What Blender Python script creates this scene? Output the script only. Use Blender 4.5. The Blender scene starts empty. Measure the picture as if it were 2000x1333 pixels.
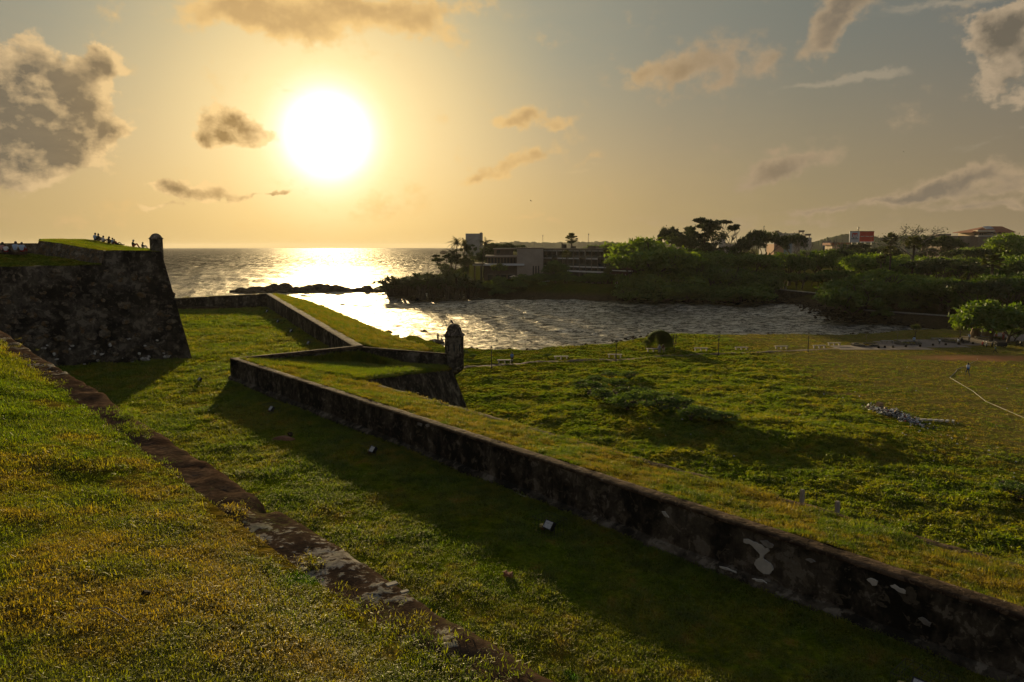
import bpy, bmesh, math, random
import numpy as np
from mathutils import Vector, Matrix, Euler
R = math.radians
SC = bpy.context.scene
COL = SC.collection
# ------------------------------------------------------------------ camera
EYE = Vector((0.0, 0.0, 17.0))
FPX = 1400.0                       # focal length for a 2000 px wide picture
PITCH = math.atan(184.5/FPX)
cd = bpy.data.cameras.new('camera'); cam = bpy.data.objects.new('camera', cd); COL.objects.link(cam)
cam.location = EYE; cam.rotation_euler = (R(90)-PITCH, 0, 0)
cd.sensor_width = 36; cd.lens = 36*FPX/2000; cd.clip_start = 0.1; cd.clip_end = 40000
SC.camera = cam
def ray(px, py):
    u = (px-1000)/FPX; v = (666.5-py)/FPX
    return Vector((u, math.cos(PITCH)+v*math.sin(PITCH), -math.sin(PITCH)+v*math.cos(PITCH)))
def PT(px, py, z):
    r = ray(px, py); t = (z-EYE.z)/r.z
    return EYE + r*t
def PD(px, py, y):
    r = ray(px, py); return EYE + r*(y/r.y)
SUN = ray(640, 265).normalized()
SUN_EL = math.asin(SUN.z); SUN_AZ = math.atan2(SUN.x, SUN.y)
# ------------------------------------------------------------------ render settings
SC.render.engine = 'CYCLES'
SC.view_settings.view_transform = 'Standard'; SC.view_settings.look = 'None'
SC.view_settings.gamma = 1.0; SC.view_settings.use_curve_mapping = False
SC.view_settings.exposure = 0.62
cy = SC.cycles
cy.use_denoising = True; cy.max_bounces = 8; cy.diffuse_bounces = 3; cy.glossy_bounces = 3
cy.transmission_bounces = 4; cy.volume_bounces = 0; cy.transparent_max_bounces = 6
cy.use_adaptive_sampling = True; cy.adaptive_threshold = 0.02
cy.sample_clamp_indirect = 4.0; cy.caustics_reflective = False; cy.caustics_refractive = False
# ------------------------------------------------------------------ node helpers
class S:
    """a socket with arithmetic"""
    def __init__(s, nt, sock): s.nt = nt; s.k = sock
    def _m(s, op, *o, clamp=False):
        n = s.nt.nodes.new('ShaderNodeMath'); n.operation = op; n.use_clamp = clamp
        for i, x in enumerate((s,)+o):
            if isinstance(x, S): s.nt.links.new(x.k, n.inputs[i])
            else: n.inputs[i].default_value = x
        return S(s.nt, n.outputs[0])
    def __add__(s, o): return s._m('ADD', o)
    __radd__ = __add__
    def __sub__(s, o): return s._m('SUBTRACT', o)
    def __rsub__(s, o): return (s*-1.0)+o
    def __mul__(s, o): return s._m('MULTIPLY', o)
    __rmul__ = __mul__
    def __truediv__(s, o): return s._m('DIVIDE', o)
    def pw(s, o): return s._m('POWER', o)
    def clamp(s): return s._m('ADD', 0.0, clamp=True)
    def step(s, a, b, c=0.0, d=1.0):
        n = s.nt.nodes.new('ShaderNodeMapRange'); n.interpolation_type = 'SMOOTHSTEP'
        s.nt.links.new(s.k, n.inputs[0])
        for i, x in enumerate((a, b, c, d)): n.inputs[i+1].default_value = x
        return S(s.nt, n.outputs[0])
    def lin(s, a, b, c=0.0, d=1.0):
        n = s.nt.nodes.new('ShaderNodeMapRange'); s.nt.links.new(s.k, n.inputs[0])
        for i, x in enumerate((a, b, c, d)): n.inputs[i+1].default_value = x
        return S(s.nt, n.outputs[0])
def sock(nt, x, inp):
    if isinstance(x, S): nt.links.new(x.k, inp)
    elif isinstance(x, bpy.types.NodeSocket): nt.links.new(x, inp)
    else:
        if hasattr(inp.default_value, '__len__') and len(inp.default_value) == 4 and len(x) == 3: x = (*x, 1)
        inp.default_value = x
def mixc(nt, f, a, b, mode='MIX'):
    n = nt.nodes.new('ShaderNodeMix'); n.data_type = 'RGBA'; n.blend_type = mode; n.clamp_result = False
    sock(nt, f, n.inputs[0]); sock(nt, a, n.inputs[6]); sock(nt, b, n.inputs[7])
    return n.outputs[2]
def noise(nt, vec, scale, detail=4, rough=0.55, dist=0.0, out=0):
    n = nt.nodes.new('ShaderNodeTexNoise'); n.inputs['Scale'].default_value = scale
    n.inputs['Detail'].default_value = detail; n.inputs['Roughness'].default_value = rough
    n.inputs['Distortion'].default_value = dist
    if vec is not None: nt.links.new(vec.k if isinstance(vec, S) else vec, n.inputs['Vector'])
    return S(nt, n.outputs[out])
def voro(nt, vec, scale, feat='F1', out='Distance', rnd=1.0):
    n = nt.nodes.new('ShaderNodeTexVoronoi'); n.feature = feat; n.inputs['Scale'].default_value = scale
    n.inputs['Randomness'].default_value = rnd
    if vec is not None: nt.links.new(vec.k if isinstance(vec, S) else vec, n.inputs['Vector'])
    return S(nt, n.outputs[out])
def xyz(nt, v):
    n = nt.nodes.new('ShaderNodeSeparateXYZ'); nt.links.new(v, n.inputs[0])
    return [S(nt, o) for o in n.outputs]
def comb(nt, x, y, z):
    n = nt.nodes.new('ShaderNodeCombineXYZ')
    for i, a in enumerate((x, y, z)): sock(nt, a, n.inputs[i])
    return n.outputs[0]
def ramp(nt, f, stops, interp='LINEAR'):
    n = nt.nodes.new('ShaderNodeValToRGB'); n.color_ramp.interpolation = interp
    el = n.color_ramp.elements
    while len(el) > 1: el.remove(el[-1])
    el[0].position = stops[0][0]; el[0].color = (*stops[0][1], 1)
    for p, c in stops[1:]:
        e = el.new(p); e.color = (*c, 1)
    nt.links.new(f.k, n.inputs[0]); return n.outputs[0]
def lin_rgb(r, g, b):
    return tuple(((c/255)/12.92 if c/255 <= .04045 else ((c/255+.055)/1.055)**2.4) for c in (r, g, b))
# ------------------------------------------------------------------ world: hazy evening sky with clouds
W = bpy.data.worlds.new('World'); SC.world = W; W.use_nodes = True
nt = W.node_tree; nt.nodes.clear()
out = nt.nodes.new('ShaderNodeOutputWorld'); bg = nt.nodes.new('ShaderNodeBackground')
nt.links.new(bg.outputs[0], out.inputs[0])
tc = nt.nodes.new('ShaderNodeTexCoord'); dvec = tc.outputs['Generated']
X, Y, Z = xyz(nt, dvec)
az = X._m('ARCTAN2', Y)*(180/math.pi); el = Z._m('ARCSINE')*(180/math.pi)
ca = (X*SUN.x + Y*SUN.y + Z*SUN.z)
ang = ca._m('MINIMUM', 0.999999)._m('ARCCOSINE')*(180/math.pi)
A = ang/120.0
L = lin_rgb
sky = ramp(nt, A, [(0.0, L(255,246,214)), (3.6/120, L(255,243,202)), (5/120, L(254,231,168)), (8/120, L(242,214,154)),
    (12/120, L(222,197,145)), (18/120, L(196,178,138)), (26/120, L(172,158,126)), (36/120, L(152,142,116)), (50/120, L(135,126,107)),
    (72/120, L(124,119,109)), (1.0, L(118,121,126))])
warm = mixc(nt, el.step(0, 17, 1.0, 0.0), (0.57, 0.69, 0.90), (1.05, 0.92, 0.74))
warm2 = mixc(nt, A.step(0.03, 0.17), (1, 1, 1), warm)
warm3 = mixc(nt, el.step(-1, 8, 1.0, 0.0)*A.step(0.03, 0.07)*A.step(0.45, 0.15)*0.8, warm2, (1.0, 0.88, 0.62))
sky = mixc(nt, 1.0, sky, warm3, 'MULTIPLY')
# far above and behind: the blue-grey of a clear evening
sky = mixc(nt, el.step(20, 70)*0.7, sky, L(118, 130, 144))
# clouds, sizes in degrees of sky: (azimuth, elevation, half width, half height, tilt, strength)
def azel(px, py):
    r = ray(px, py).normalized(); return math.degrees(math.atan2(r.x, r.y)), math.degrees(math.asin(r.z))
vv = comb(nt, az, el, 0.0)
wob = noise(nt, vv, 0.55, 5, 0.6, out=1)
wobx, woby, wobz = xyz(nt, wob.k)
def blobs(lst):
    tot = None
    for (px, py, hw, hh, tilt, s) in lst:
        a0, e0 = azel(px, py); k = 180/math.pi/FPX; hw *= k; hh *= k
        c, sn = math.cos(R(tilt)), math.sin(R(tilt))
        da = az2-a0; de = el2-e0
        u = (da*(c/hw) + de*(sn/hw)); v = (de*(c/hh) - da*(sn/hh))
        g = (u*u+v*v)*-1.0
        g = g._m('EXPONENT')*s
        tot = g if tot is None else tot+g
    return tot
az2 = az + (wobx-0.5)*2.6; el2 = el + (woby-0.5)*1.8
cum = blobs([(70,150,70,65,0,1.25),(20,250,80,80,0,1.3),(110,235,75,60,-20,1.1),(45,320,70,35,0,.9),(195,250,50,32,10,.95),(200,125,28,30,0,.8),
    (440,235,50,28,0,1.2),(490,262,58,24,-5,1.05),(415,275,40,14,0,.9),
    (325,362,34,15,0,.95),(360,380,30,14,0,.9),(418,375,28,24,0,1.0),(320,405,40,9,0,.8),(480,385,28,8,0,.85),(545,378,28,6,10,.9),
    (1990,110,60,75,20,1.05),(1960,60,40,30,0,.7)])
mid = blobs([(500,25,70,30,0,.9),(590,40,75,34,5,1.0),(680,20,70,26,-8,.95),(430,15,60,24,0,.8),(770,30,70,26,-8,.75),(850,55,60,22,-20,.65),(880,15,70,16,0,.7),(640,75,60,18,-10,.7),(380,40,40,18,0,.6),
    (1260,145,35,18,25,.85),(1320,135,30,26,40,.9),(1370,120,45,24,30,.95),(1425,125,35,26,50,.85),(1490,130,38,18,35,.7),(1395,165,40,14,30,.6),(1610,70,30,30,55,.8),(1630,30,35,25,50,.85),(1660,0,60,22,20,.8),(1570,100,30,12,30,.5),
    (1000,238,35,14,8,.95),(1045,228,30,16,0,1.0),(1090,240,28,13,15,.9),(975,330,60,15,18,.95),(1055,300,45,14,20,.75),(925,350,25,10,10,.6),
    (1530,325,80,16,12,.95),(1480,355,45,12,20,.7),(1515,292,25,9,10,.7),
    (1790,385,45,12,10,.75),(1850,362,55,12,14,.8),(1910,335,38,14,20,.8),(1720,395,50,9,6,.7),(1640,405,55,8,5,.6),(1980,345,30,14,0,.75),(1930,372,60,9,4,.65),(1580,415,60,7,3,.5),(1850,405,80,8,2,.55),(1960,400,60,8,0,.55),
    (770,410,75,28,5,.55),(1160,310,30,8,15,.6),(1080,375,18,8,20,.55),(1040,425,35,7,0,.5),(230,405,70,12,5,.4),(1250,430,160,10,0,.25),(100,430,150,12,0,.35),(1560,440,140,10,0,.3)])
wisp = blobs([(20,235,70,12,-8,.8),(20,120,60,18,-10,.7),(1630,160,95,7,4,.9),(1700,150,40,8,10,.6),(1870,2,110,8,0,.8),(1260,60,50,30,30,.25),
    (1100,80,60,20,60,.2),(560,175,60,3,-3,.5),(1950,270,90,10,12,.5),(250,210,60,25,0,.3),(1150,330,90,6,8,.45)])
nb = noise(nt, comb(nt, az, el*1.25, 0.0), 0.30, 9, 0.56, 0.1)
sdir = (SUN.x*0.0, 0, 0)
a_s, e_s = math.degrees(SUN_AZ), math.degrees(SUN_EL)
da = (az-a_s); de = (el-e_s); ln = (da*da+de*de+4.0).pw(0.5)
nb2 = noise(nt, comb(nt, az-da/ln*0.75, (el-de/ln*0.75+0.35)*1.25, 0.0), 0.30, 7, 0.56, 0.1)
nh = noise(nt, comb(nt, az, el*1.3, 7.0), 1.25, 7, 0.62, 0.25)
nf = noise(nt, comb(nt, az*0.5, el*1.6, 3.0), 0.8, 7, 0.62, 0.6)
# sparse unplaced clouds for the rest of the sky so that it goes on outside the frame
off = (az._m('ABSOLUTE').step(40, 55)*0.45 + el.step(22, 32)*0.45)._m('MINIMUM', 0.45)*noise(nt, comb(nt, X*3, Y*3, Z*6), 1.0, 3, 0.5).step(0.45, 0.62)
dc = ((nb-0.5)*2.4 + (nh-0.5)*0.55 + cum + off - 0.44); dens_c = dc.step(0.0, 0.32)
dm = ((nb-0.5)*2.0 + (nh-0.5)*0.95 + mid*1.0 + off*0.6 - 0.24); dens_m = dm.step(-0.12, 0.62)*0.9
dw = ((nf-0.5)*1.6 + wisp - 0.42); dens_w = dw.step(-0.2, 0.6)*0.55
edge = (nb-nb2)*5.0
near = A.step(0.25, 0.03)
# shade of a back-lit cloud: thick parts grey-brown, rims bright towards the sun
thick_c = (dc.step(0.08, 1.15) - edge*0.75 - (nh-0.5)*1.3).clamp()
far_t = A.step(0.04, 0.27)
litc = mixc(nt, far_t, L(248, 208, 142), L(172, 152, 124))
darkc = mixc(nt, A.step(0.04, 0.17), L(132, 102, 56), L(98, 91, 78))
cc = mixc(nt, thick_c*0.95, litc, darkc)
thick_m = (dm.step(0.25, 1.25) - edge*0.5 - (nh-0.5)*1.0).clamp()
litm = mixc(nt, far_t, L(240, 196, 122), L(166, 144, 114))
darkm = mixc(nt, A.step(0.05, 0.35), L(186, 148, 92), L(112, 102, 88))
cm = mixc(nt, thick_m*0.9, litm, darkm)
sky = mixc(nt, dens_w, sky, mixc(nt, far_t, L(245, 205, 135), L(170, 155, 130)))
sky = mixc(nt, dens_m, sky, cm)
sky = mixc(nt, dens_c, sky, cc)
# faint high veil
sky = mixc(nt, (nf-0.5)*0.25+0.06, sky, mixc(nt, far_t, L(235,200,140), L(128,118,104)))
# glare of the sun seen through the haze
core = ang.step(0.0, 4.1, 1.0, 0.0)*1.9; halo = ang.step(0.0, 10.0, 1.0, 0.0).pw(2.6)*0.36
glow = mixc(nt, 1.0, comb(nt, core+halo, core*0.98+halo*0.78, core*0.9+halo*0.54), (1, 1, 1), 'MULTIPLY')
sky = mixc(nt, 1.0, sky, glow, 'ADD')
ns = nt.nodes.new('ShaderNodeTexSky'); ns.sky_type = 'NISHITA'; ns.sun_disc = False
ns.sun_elevation = SUN_EL; ns.sun_rotation = SUN_AZ; ns.dust_density = 4.0
nk = mixc(nt, 1.0, ns.outputs[0], (0.0015, 0.0015, 0.0015), 'MULTIPLY')
sky = mixc(nt, 1.0, sky, nk, 'ADD')
nt.links.new(sky, bg.inputs[0]); bg.inputs[1].default_value = 0.67
W.cycles.sampling_method = 'MANUAL'; W.cycles.sample_map_resolution = 512
# ------------------------------------------------------------------ sun
sl = bpy.data.lights.new('sun', 'SUN'); so = bpy.data.objects.new('sun', sl); COL.objects.link(so)
sl.energy = 5.0; sl.angle = R(1.0); sl.color = (1.0, 0.76, 0.40)
so.rotation_euler = (-SUN).to_track_quat('-Z', 'Y').to_euler(); so.location = (0, 0, 80)
# ------------------------------------------------------------------ object helpers
def tag(o, label=None, cat=None, group=None, kind=None):
    if label: o['label'] = label
    if cat: o['category'] = cat
    if group: o['group'] = group
    if kind: o['kind'] = kind
    return o
def empty(name, loc, rz=0.0):
    o = bpy.data.objects.new(name, None); COL.objects.link(o); o.location = loc; o.rotation_euler = (0, 0, rz)
    o.empty_display_size = .2; return o
def mesh(name, verts, faces, mats=None, midx=None, smooth=False):
    me = bpy.data.meshes.new(name)
    v = np.asarray(verts, dtype=np.float32).reshape(-1, 3)
    if isinstance(faces, np.ndarray) and faces.ndim == 2:
        n, k = faces.shape
        me.vertices.add(len(v)); me.vertices.foreach_set('co', v.ravel())
        me.loops.add(n*k); me.loops.foreach_set('vertex_index', faces.astype(np.int32).ravel())
        me.polygons.add(n); me.polygons.foreach_set('loop_start', np.arange(n, dtype=np.int32)*k)
        me.update(calc_edges=True)
    else:
        me.from_pydata([tuple(map(float, p)) for p in v], [], [tuple(map(int, f)) for f in faces]); me.update()
    for m in (mats if isinstance(mats, (list, tuple)) else [mats] if mats else []): me.materials.append(m)
    if midx is not None: me.polygons.foreach_set('material_index', np.asarray(midx, dtype=np.int32))
    if smooth: me.polygons.foreach_set('use_smooth', np.ones(len(me.polygons), dtype=bool))
    me.validate(); return me
def obj(name, me, parent=None, loc=(0, 0, 0), rot=(0, 0, 0), scale=(1, 1, 1)):
    o = bpy.data.objects.new(name, me); COL.objects.link(o); o.location = loc; o.rotation_euler = rot; o.scale = scale
    if parent: o.parent = parent
    return o
def copy_tree(o, parent=None):
    c = o.copy(); COL.objects.link(c); c.parent = parent
    for ch in list(o.children): copy_tree(ch, c)
    return c
class MB:
    """collects simple solids into one mesh"""
    def __init__(s): s.v = []; s.f = []; s.m = []
    def add(s, vs, fs, m=0):
        b = len(s.v); s.v += [tuple(p) for p in vs]; s.f += [tuple(i+b for i in f) for f in fs]; s.m += [m]*len(fs)
    def box(s, c, d, rz=0.0, m=0, rx=0.0, ry=0.0):
        mt = Euler((rx, ry, rz)).to_matrix(); c = Vector(c)
        vs = [c+mt@Vector((x*d[0]/2, y*d[1]/2, z*d[2]/2)) for x in (-1, 1) for y in (-1, 1) for z in (-1, 1)]
        s.add(vs, [(0,1,3,2),(4,6,7,5),(0,4,5,1),(2,3,7,6),(0,2,6,4),(1,5,7,3)], m)
    def tube(s, pts, rads, n=6, m=0, cap=True):
        pts = [Vector(p) for p in pts]; b = len(s.v)
        for i, p in enumerate(pts):
            d = (pts[min(i+1, len(pts)-1)]-pts[max(i-1, 0)]).normalized()
            a = Vector((0, 0, 1)) if abs(d.z) < .9 else Vector((1, 0, 0))
            u = d.cross(a).normalized(); w = d.cross(u)
            for k in range(n):
                t = 2*math.pi*k/n; s.v.append(tuple(p+(u*math.cos(t)+w*math.sin(t))*rads[i]))
        for i in range(len(pts)-1):
            for k in range(n):
                s.f.append((b+i*n+k, b+i*n+(k+1) % n, b+(i+1)*n+(k+1) % n, b+(i+1)*n+k)); s.m.append(m)
        if cap:
            s.f.append(tuple(b+k for k in range(n))[::-1]); s.f.append(tuple(b+(len(pts)-1)*n+k for k in range(n))); s.m += [m, m]
    def lathe(s, prof, n=24, m=0, c=(0, 0, 0)):
        b = len(s.v)
        for (r, z) in prof:
            for k in range(n):
                t = 2*math.pi*k/n; s.v.append((c[0]+r*math.cos(t), c[1]+r*math.sin(t), c[2]+z))
        for i in range(len(prof)-1):
            for k in range(n):
                s.f.append((b+i*n+k, b+i*n+(k+1) % n, b+(i+1)*n+(k+1) % n, b+(i+1)*n+k)); s.m.append(m)
    def build(s, name, mats, parent=None, smooth=False, **kw):
        return obj(name, mesh(name, s.v, s.f, mats, s.m, smooth), parent, **kw)
# value noise in numpy, used for relief
def _h(ix, iy, seed):
    n = (ix.astype(np.int64)*374761393 + iy.astype(np.int64)*668265263 + seed*1442695041) & 0xffffffff
    n = ((n ^ (n >> 13))*1274126177) & 0xffffffff
    return ((n ^ (n >> 16)) & 0xffffff)/float(0xffffff)
def vnoise(x, y, seed=0):
    x = np.asarray(x, float); y = np.asarray(y, float)
    ix = np.floor(x); iy = np.floor(y); fx = x-ix; fy = y-iy
    fx = fx*fx*(3-2*fx); fy = fy*fy*(3-2*fy)
    a = _h(ix, iy, seed); b = _h(ix+1, iy, seed); c = _h(ix, iy+1, seed); d = _h(ix+1, iy+1, seed)
    return (a*(1-fx)+b*fx)*(1-fy)+(c*(1-fx)+d*fx)*fy - 0.5
def fbm(x, y, octs=4, seed=0, gain=.5):
    t = 0; a = 1
    for i in range(octs):
        t = t + a*vnoise(np.asarray(x)*2**i, np.asarray(y)*2**i, seed+i*17); a *= gain
    return t
def sstep(a, b, x):
    t = np.clip((x-a)/(b-a), 0, 1); return t*t*(3-2*t)
def grid_faces(nu, nv):
    i = np.arange(nu-1)[:, None]*nv+np.arange(nv-1)[None]
    return np.stack([i, i+nv, i+nv+1, i+1], -1).reshape(-1, 4)
def lerp_curve(pts, t):
    P = np.array([tuple(p) for p in pts], float); s = np.r_[0, np.cumsum(np.linalg.norm(np.diff(P, axis=0), axis=1))]
    s /= s[-1]; return np.stack([np.interp(t, s, P[:, i]) for i in range(3)], -1)
def loft(A, B, nu, nv, relief=None, par=True):
    """surface between two curves (lists of points); returns verts (nu*nv), faces"""
    t = np.linspace(0, 1, nu)
    if len(A) == len(B) and len(A) > 2 and par:
        k = np.linspace(0, len(A)-1, nu); i = np.minimum(k.astype(int), len(A)-2); f = (k-i)[:, None]
        a = np.array([tuple(p) for p in A]); b = np.array([tuple(p) for p in B])
        a = a[i]*(1-f)+a[i+1]*f; b = b[i]*(1-f)+b[i+1]*f
    else: a = lerp_curve(A, t); b = lerp_curve(B, t)
    s = np.linspace(0, 1, nv)[None, :, None]
    v = (a[:, None]*(1-s)+b[:, None]*s).reshape(-1, 3)
    if relief is not None: v = relief(v)
    return v, grid_faces(nu, nv)
def polydist(x, y, poly):
    """signed distance to polygon, positive inside"""
    P = np.array([(p[0], p[1]) for p in poly], float); x = np.asarray(x); y = np.asarray(y)
    d = np.full(x.shape, 1e9); inside = np.zeros(x.shape, bool)
    for i in range(len(P)):
        a = P[i]; b = P[(i+1) % len(P)]; e = b-a
        t = np.clip(((x-a[0])*e[0]+(y-a[1])*e[1])/(e@e+1e-9), 0, 1)
        d = np.minimum(d, np.hypot(x-a[0]-t*e[0], y-a[1]-t*e[1]))
        c = ((a[1] > y) != (b[1] > y)) & (x < (b[0]-a[0])*(y-a[1])/(b[1]-a[1]+1e-12)+a[0])
        inside ^= c
    return np.where(inside, d, -d)
# ------------------------------------------------------------------ materials
def newmat(name):
    m = bpy.data.materials.new(name); m.use_nodes = True; nt = m.node_tree; nt.nodes.clear()
    o = nt.nodes.new('ShaderNodeOutputMaterial'); return m, nt, o
def pos(nt):
    return nt.nodes.new('ShaderNodeNewGeometry').outputs['Position']
def bump(nt, h, strength, dist=.05, nrm=None):
    n = nt.nodes.new('ShaderNodeBump'); n.inputs['Strength'].default_value = strength; n.inputs['Distance'].default_value = dist
    nt.links.new(h.k if isinstance(h, S) else h, n.inputs['Height'])
    if nrm is not None: nt.links.new(nrm, n.inputs['Normal'])
    return n.outputs[0]
def principled(nt, o, color, rough=.8, nrm=None, metal=0.0, spec=None, **kw):
    p = nt.nodes.new('ShaderNodeBsdfPrincipled'); sock(nt, color, p.inputs['Base Color'])
    sock(nt, rough, p.inputs['Roughness']); p.inputs['Metallic'].default_value = metal
    if spec is not None: p.inputs['Specular IOR Level'].default_value = spec
    if nrm is not None: nt.links.new(nrm, p.inputs['Normal'])
    nt.links.new(p.outputs[0], o.inputs[0]); return p
def flat(name, c, rough=.7, var=.25, scale=6.0, metal=0.0, spec=.3):
    m, nt, o = newmat(name); tcn = nt.nodes.new('ShaderNodeTexCoord')
    n = noise(nt, tcn.outputs['Object'], scale, 5, .6)
    col = mixc(nt, n.step(.3, .7), tuple(x*(1-var) for x in c), tuple(min(1, x*(1+var)) for x in c))
    principled(nt, o, col, rough, bump(nt, n, .15, .02), metal, spec); return m
def grass_colour(nt, dry=0.5, lush=0.3, fine=1.0):
    p = pos(nt)
    big = noise(nt, p, .22, 4, .6); mid = noise(nt, p, 1.1, 5, .62); fin = noise(nt, p, 7.0*fine, 4, .6)
    c = mixc(nt, big.step(.38, .62), (.060, .085, .004), (.092, .094, .005))
    c = mixc(nt, (mid+(big-.5)*.5).step(.60-.25*dry, .78-.25*dry)*.8, c, (.110, .072, .012))
    c = mixc(nt, 1.0, c, mixc(nt, mid.step(.32, .66), (.62, .64, .60), (1.25, 1.22, 1.2)), 'MULTIPLY')
    c = mixc(nt, (mid-(big-.5)*.4).step(.42-.1*(1-lush), .28-.1*(1-lush)), c, (.028, .072, .004))
    return c, fin, mid, big
def blade_mat(name, dry=.5, lush=.3, bright=1.0, trans=.55):
    m, nt, o = newmat(name)
    c, fin, mid, big = grass_colour(nt, dry, lush)
    oi = nt.nodes.new('ShaderNodeObjectInfo')
    rnd = S(nt, oi.outputs['Random'])
    c = mixc(nt, rnd.step(.7, 1.0)*.45, c, (.12, .105, .014))
    c = mixc(nt, rnd.step(.35, .0)*.55, c, (.028, .060, .004))
    c = mixc(nt, 1.0, c, (bright, bright, bright), 'MULTIPLY')
    d = nt.nodes.new('ShaderNodeBsdfDiffuse'); t = nt.nodes.new('ShaderNodeBsdfTranslucent')
    nt.links.new(c, d.inputs[0])
    ct = mixc(nt, 1.0, c, (1.7, 1.75, .45), 'MULTIPLY'); nt.links.new(ct, t.inputs[0])
    mx = nt.nodes.new('ShaderNodeMixShader'); mx.inputs[0].default_value = trans
    nt.links.new(d.outputs[0], mx.inputs[1]); nt.links.new(t.outputs[0], mx.inputs[2])
    g = nt.nodes.new('ShaderNodeBsdfGlossy'); g.inputs['Roughness'].default_value = .45; g.inputs[0].default_value = (.9, .9, .8, 1)
    m2 = nt.nodes.new('ShaderNodeMixShader'); m2.inputs[0].default_value = .03
    nt.links.new(mx.outputs[0], m2.inputs[1]); nt.links.new(g.outputs[0], m2.inputs[2])
    nt.links.new(m2.outputs[0], o.inputs[0]); return m
def ground_mat(name, dry=.5, lush=.3, soil=(.045, .03, .012), soilamt=.45, bright=1.0, extra=None):
    m, nt, o = newmat(name)
    c, fin, mid, big = grass_colour(nt, dry, lush)
    c = mixc(nt, fin.step(.35, .7), mixc(nt, 1.0, c, (.45, .45, .45), 'MULTIPLY'), c)
    c = mixc(nt, (fin+(mid-.5)).step(.52, .75)*soilamt, c, soil)
    if extra: c = extra(nt, c, pos(nt), mid, fin)
    c = mixc(nt, 1.0, c, (bright, bright, bright), 'MULTIPLY')
    nb = bump(nt, fin+mid*1.5, .9, .06)
    principled(nt, o, c, 1.0, nb, spec=.0); return m
M_blade_near = blade_mat('turf_blades', .5, .5, 1.65)
M_blade_floor = blade_mat('ditch_grass_blades', .2, .35, 1.65)
M_blade_top = blade_mat('dry_glacis_blades', .75, .2, 1.65)
M_blade_field = blade_mat('field_weed_leaves', .12, .75, 1.7)
M_bank = ground_mat('bank_turf', .7, .4, soilamt=.45, bright=1.35)
M_floor = ground_mat('ditch_turf', .4, .3, soilamt=.15, bright=1.45)
M_top = ground_mat('glacis_turf', .9, .2, bright=1.2, soilamt=.3)
def stain_wall(name, base=(.060, .050, .036), dark=(.012, .011, .009), pale=(.17, .15, .115), palefrac=.62, sc=1.0, streak=True, brown=None):
    """lime plaster gone black with damp, showing paler coats"""
    m, nt, o = newmat(name); p = pos(nt)
    x, y, z = xyz(nt, p)
    sv = comb(nt, x, y, z*(.35 if streak else 1.0))
    a = noise(nt, sv, .55*sc, 6, .62, .3); b = noise(nt, p, 1.7*sc, 6, .62, .4); f = noise(nt, p, 9*sc, 5, .65); g = noise(nt, comb(nt, x, y, z*.12), 3.2*sc, 4, .6)
    c = mixc(nt, (a+(b-.5)*.6).step(.40, .62), dark, base)
    c = mixc(nt, g.step(.52, .66)*.55, c, dark)
    c = mixc(nt, (b+(a-.5)*.7).step(palefrac, palefrac+.03)*.65, c, pale)
    c = mixc(nt, noise(nt, p, 2.6*sc, 5, .6, .8).step(.56, .60)*.55, c, tuple(q*1.7 for q in base))
    if brown: c = mixc(nt, noise(nt, p, .9*sc, 4, .5).step(.5, .62)*.7, c, brown)
    c = mixc(nt, f.step(.35, .75)*.5, c, mixc(nt, 1.0, c, (.45, .45, .45), 'MULTIPLY'))
    hb = f*.4+b+voro(nt, p, 2.2*sc).step(0, .5)*.4
    principled(nt, o, c, .95, bump(nt, hb, .8, .06), spec=.03); return m
M_wall = stain_wall('damp_plaster_wall', base=(.095, .078, .056), dark=(.020, .018, .014), pale=(.22, .19, .145), palefrac=.60)
M_rubble = stain_wall('rubble_and_mortar', base=(.085, .070, .050), dark=(.020, .017, .013), pale=(.19, .16, .115), palefrac=.60, sc=.8, streak=False)
M_coping = stain_wall('worn_coping', base=(.095, .064, .040), dark=(.040, .027, .018), pale=(.22, .19, .15), palefrac=.66, sc=1.3, streak=False)
M_turret = stain_wall('turret_plaster', base=(.20, .165, .115), dark=(.040, .034, .026), pale=(.26, .22, .16), palefrac=.70, sc=.8)
M_patch = flat('bare_lime_patch', (.46, .43, .37), .9, .12, 3)
M_patch_dim = flat('dull_lime_patch', (.22, .20, .17), .9, .3, 3)
M_dome = stain_wall('turret_cap_plaster', base=(.26, .21, .15), dark=(.06, .048, .035), pale=(.24, .20, .15), palefrac=.7, sc=1.5, streak=False)
M_stone = stain_wall('wall_stones', base=(.15, .12, .08), dark=(.05, .042, .032), pale=(.28, .23, .17), palefrac=.62, sc=2.2, streak=False, brown=(.13, .075, .03))
M_rock = stain_wall('shore_rock', base=(.075, .058, .04), dark=(.025, .019, .014), pale=(.12, .095, .065), palefrac=.63, sc=.9, streak=False)
M_soil = flat('red_earth', (.16, .075, .040), .95, .35, 1.5)
M_bark = flat('bark', (.075, .058, .042), .95, .35, 4)
M_barkpale = flat('pale_bark', (.17, .145, .115), .95, .3, 4)
M_white = flat('white_paint', (.62, .62, .60), .5, .08)
M_metal = flat('dark_metal', (.035, .035, .035), .45, .2, metal=.5)
M_conc = flat('concrete', (.26, .235, .20), .9, .2, 2)
# ------------------------------------------------------------------ the fort's main lines
FZ = 6.2                                # ditch floor
V2 = lambda p: Vector((p.x, p.y, 0))
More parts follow.
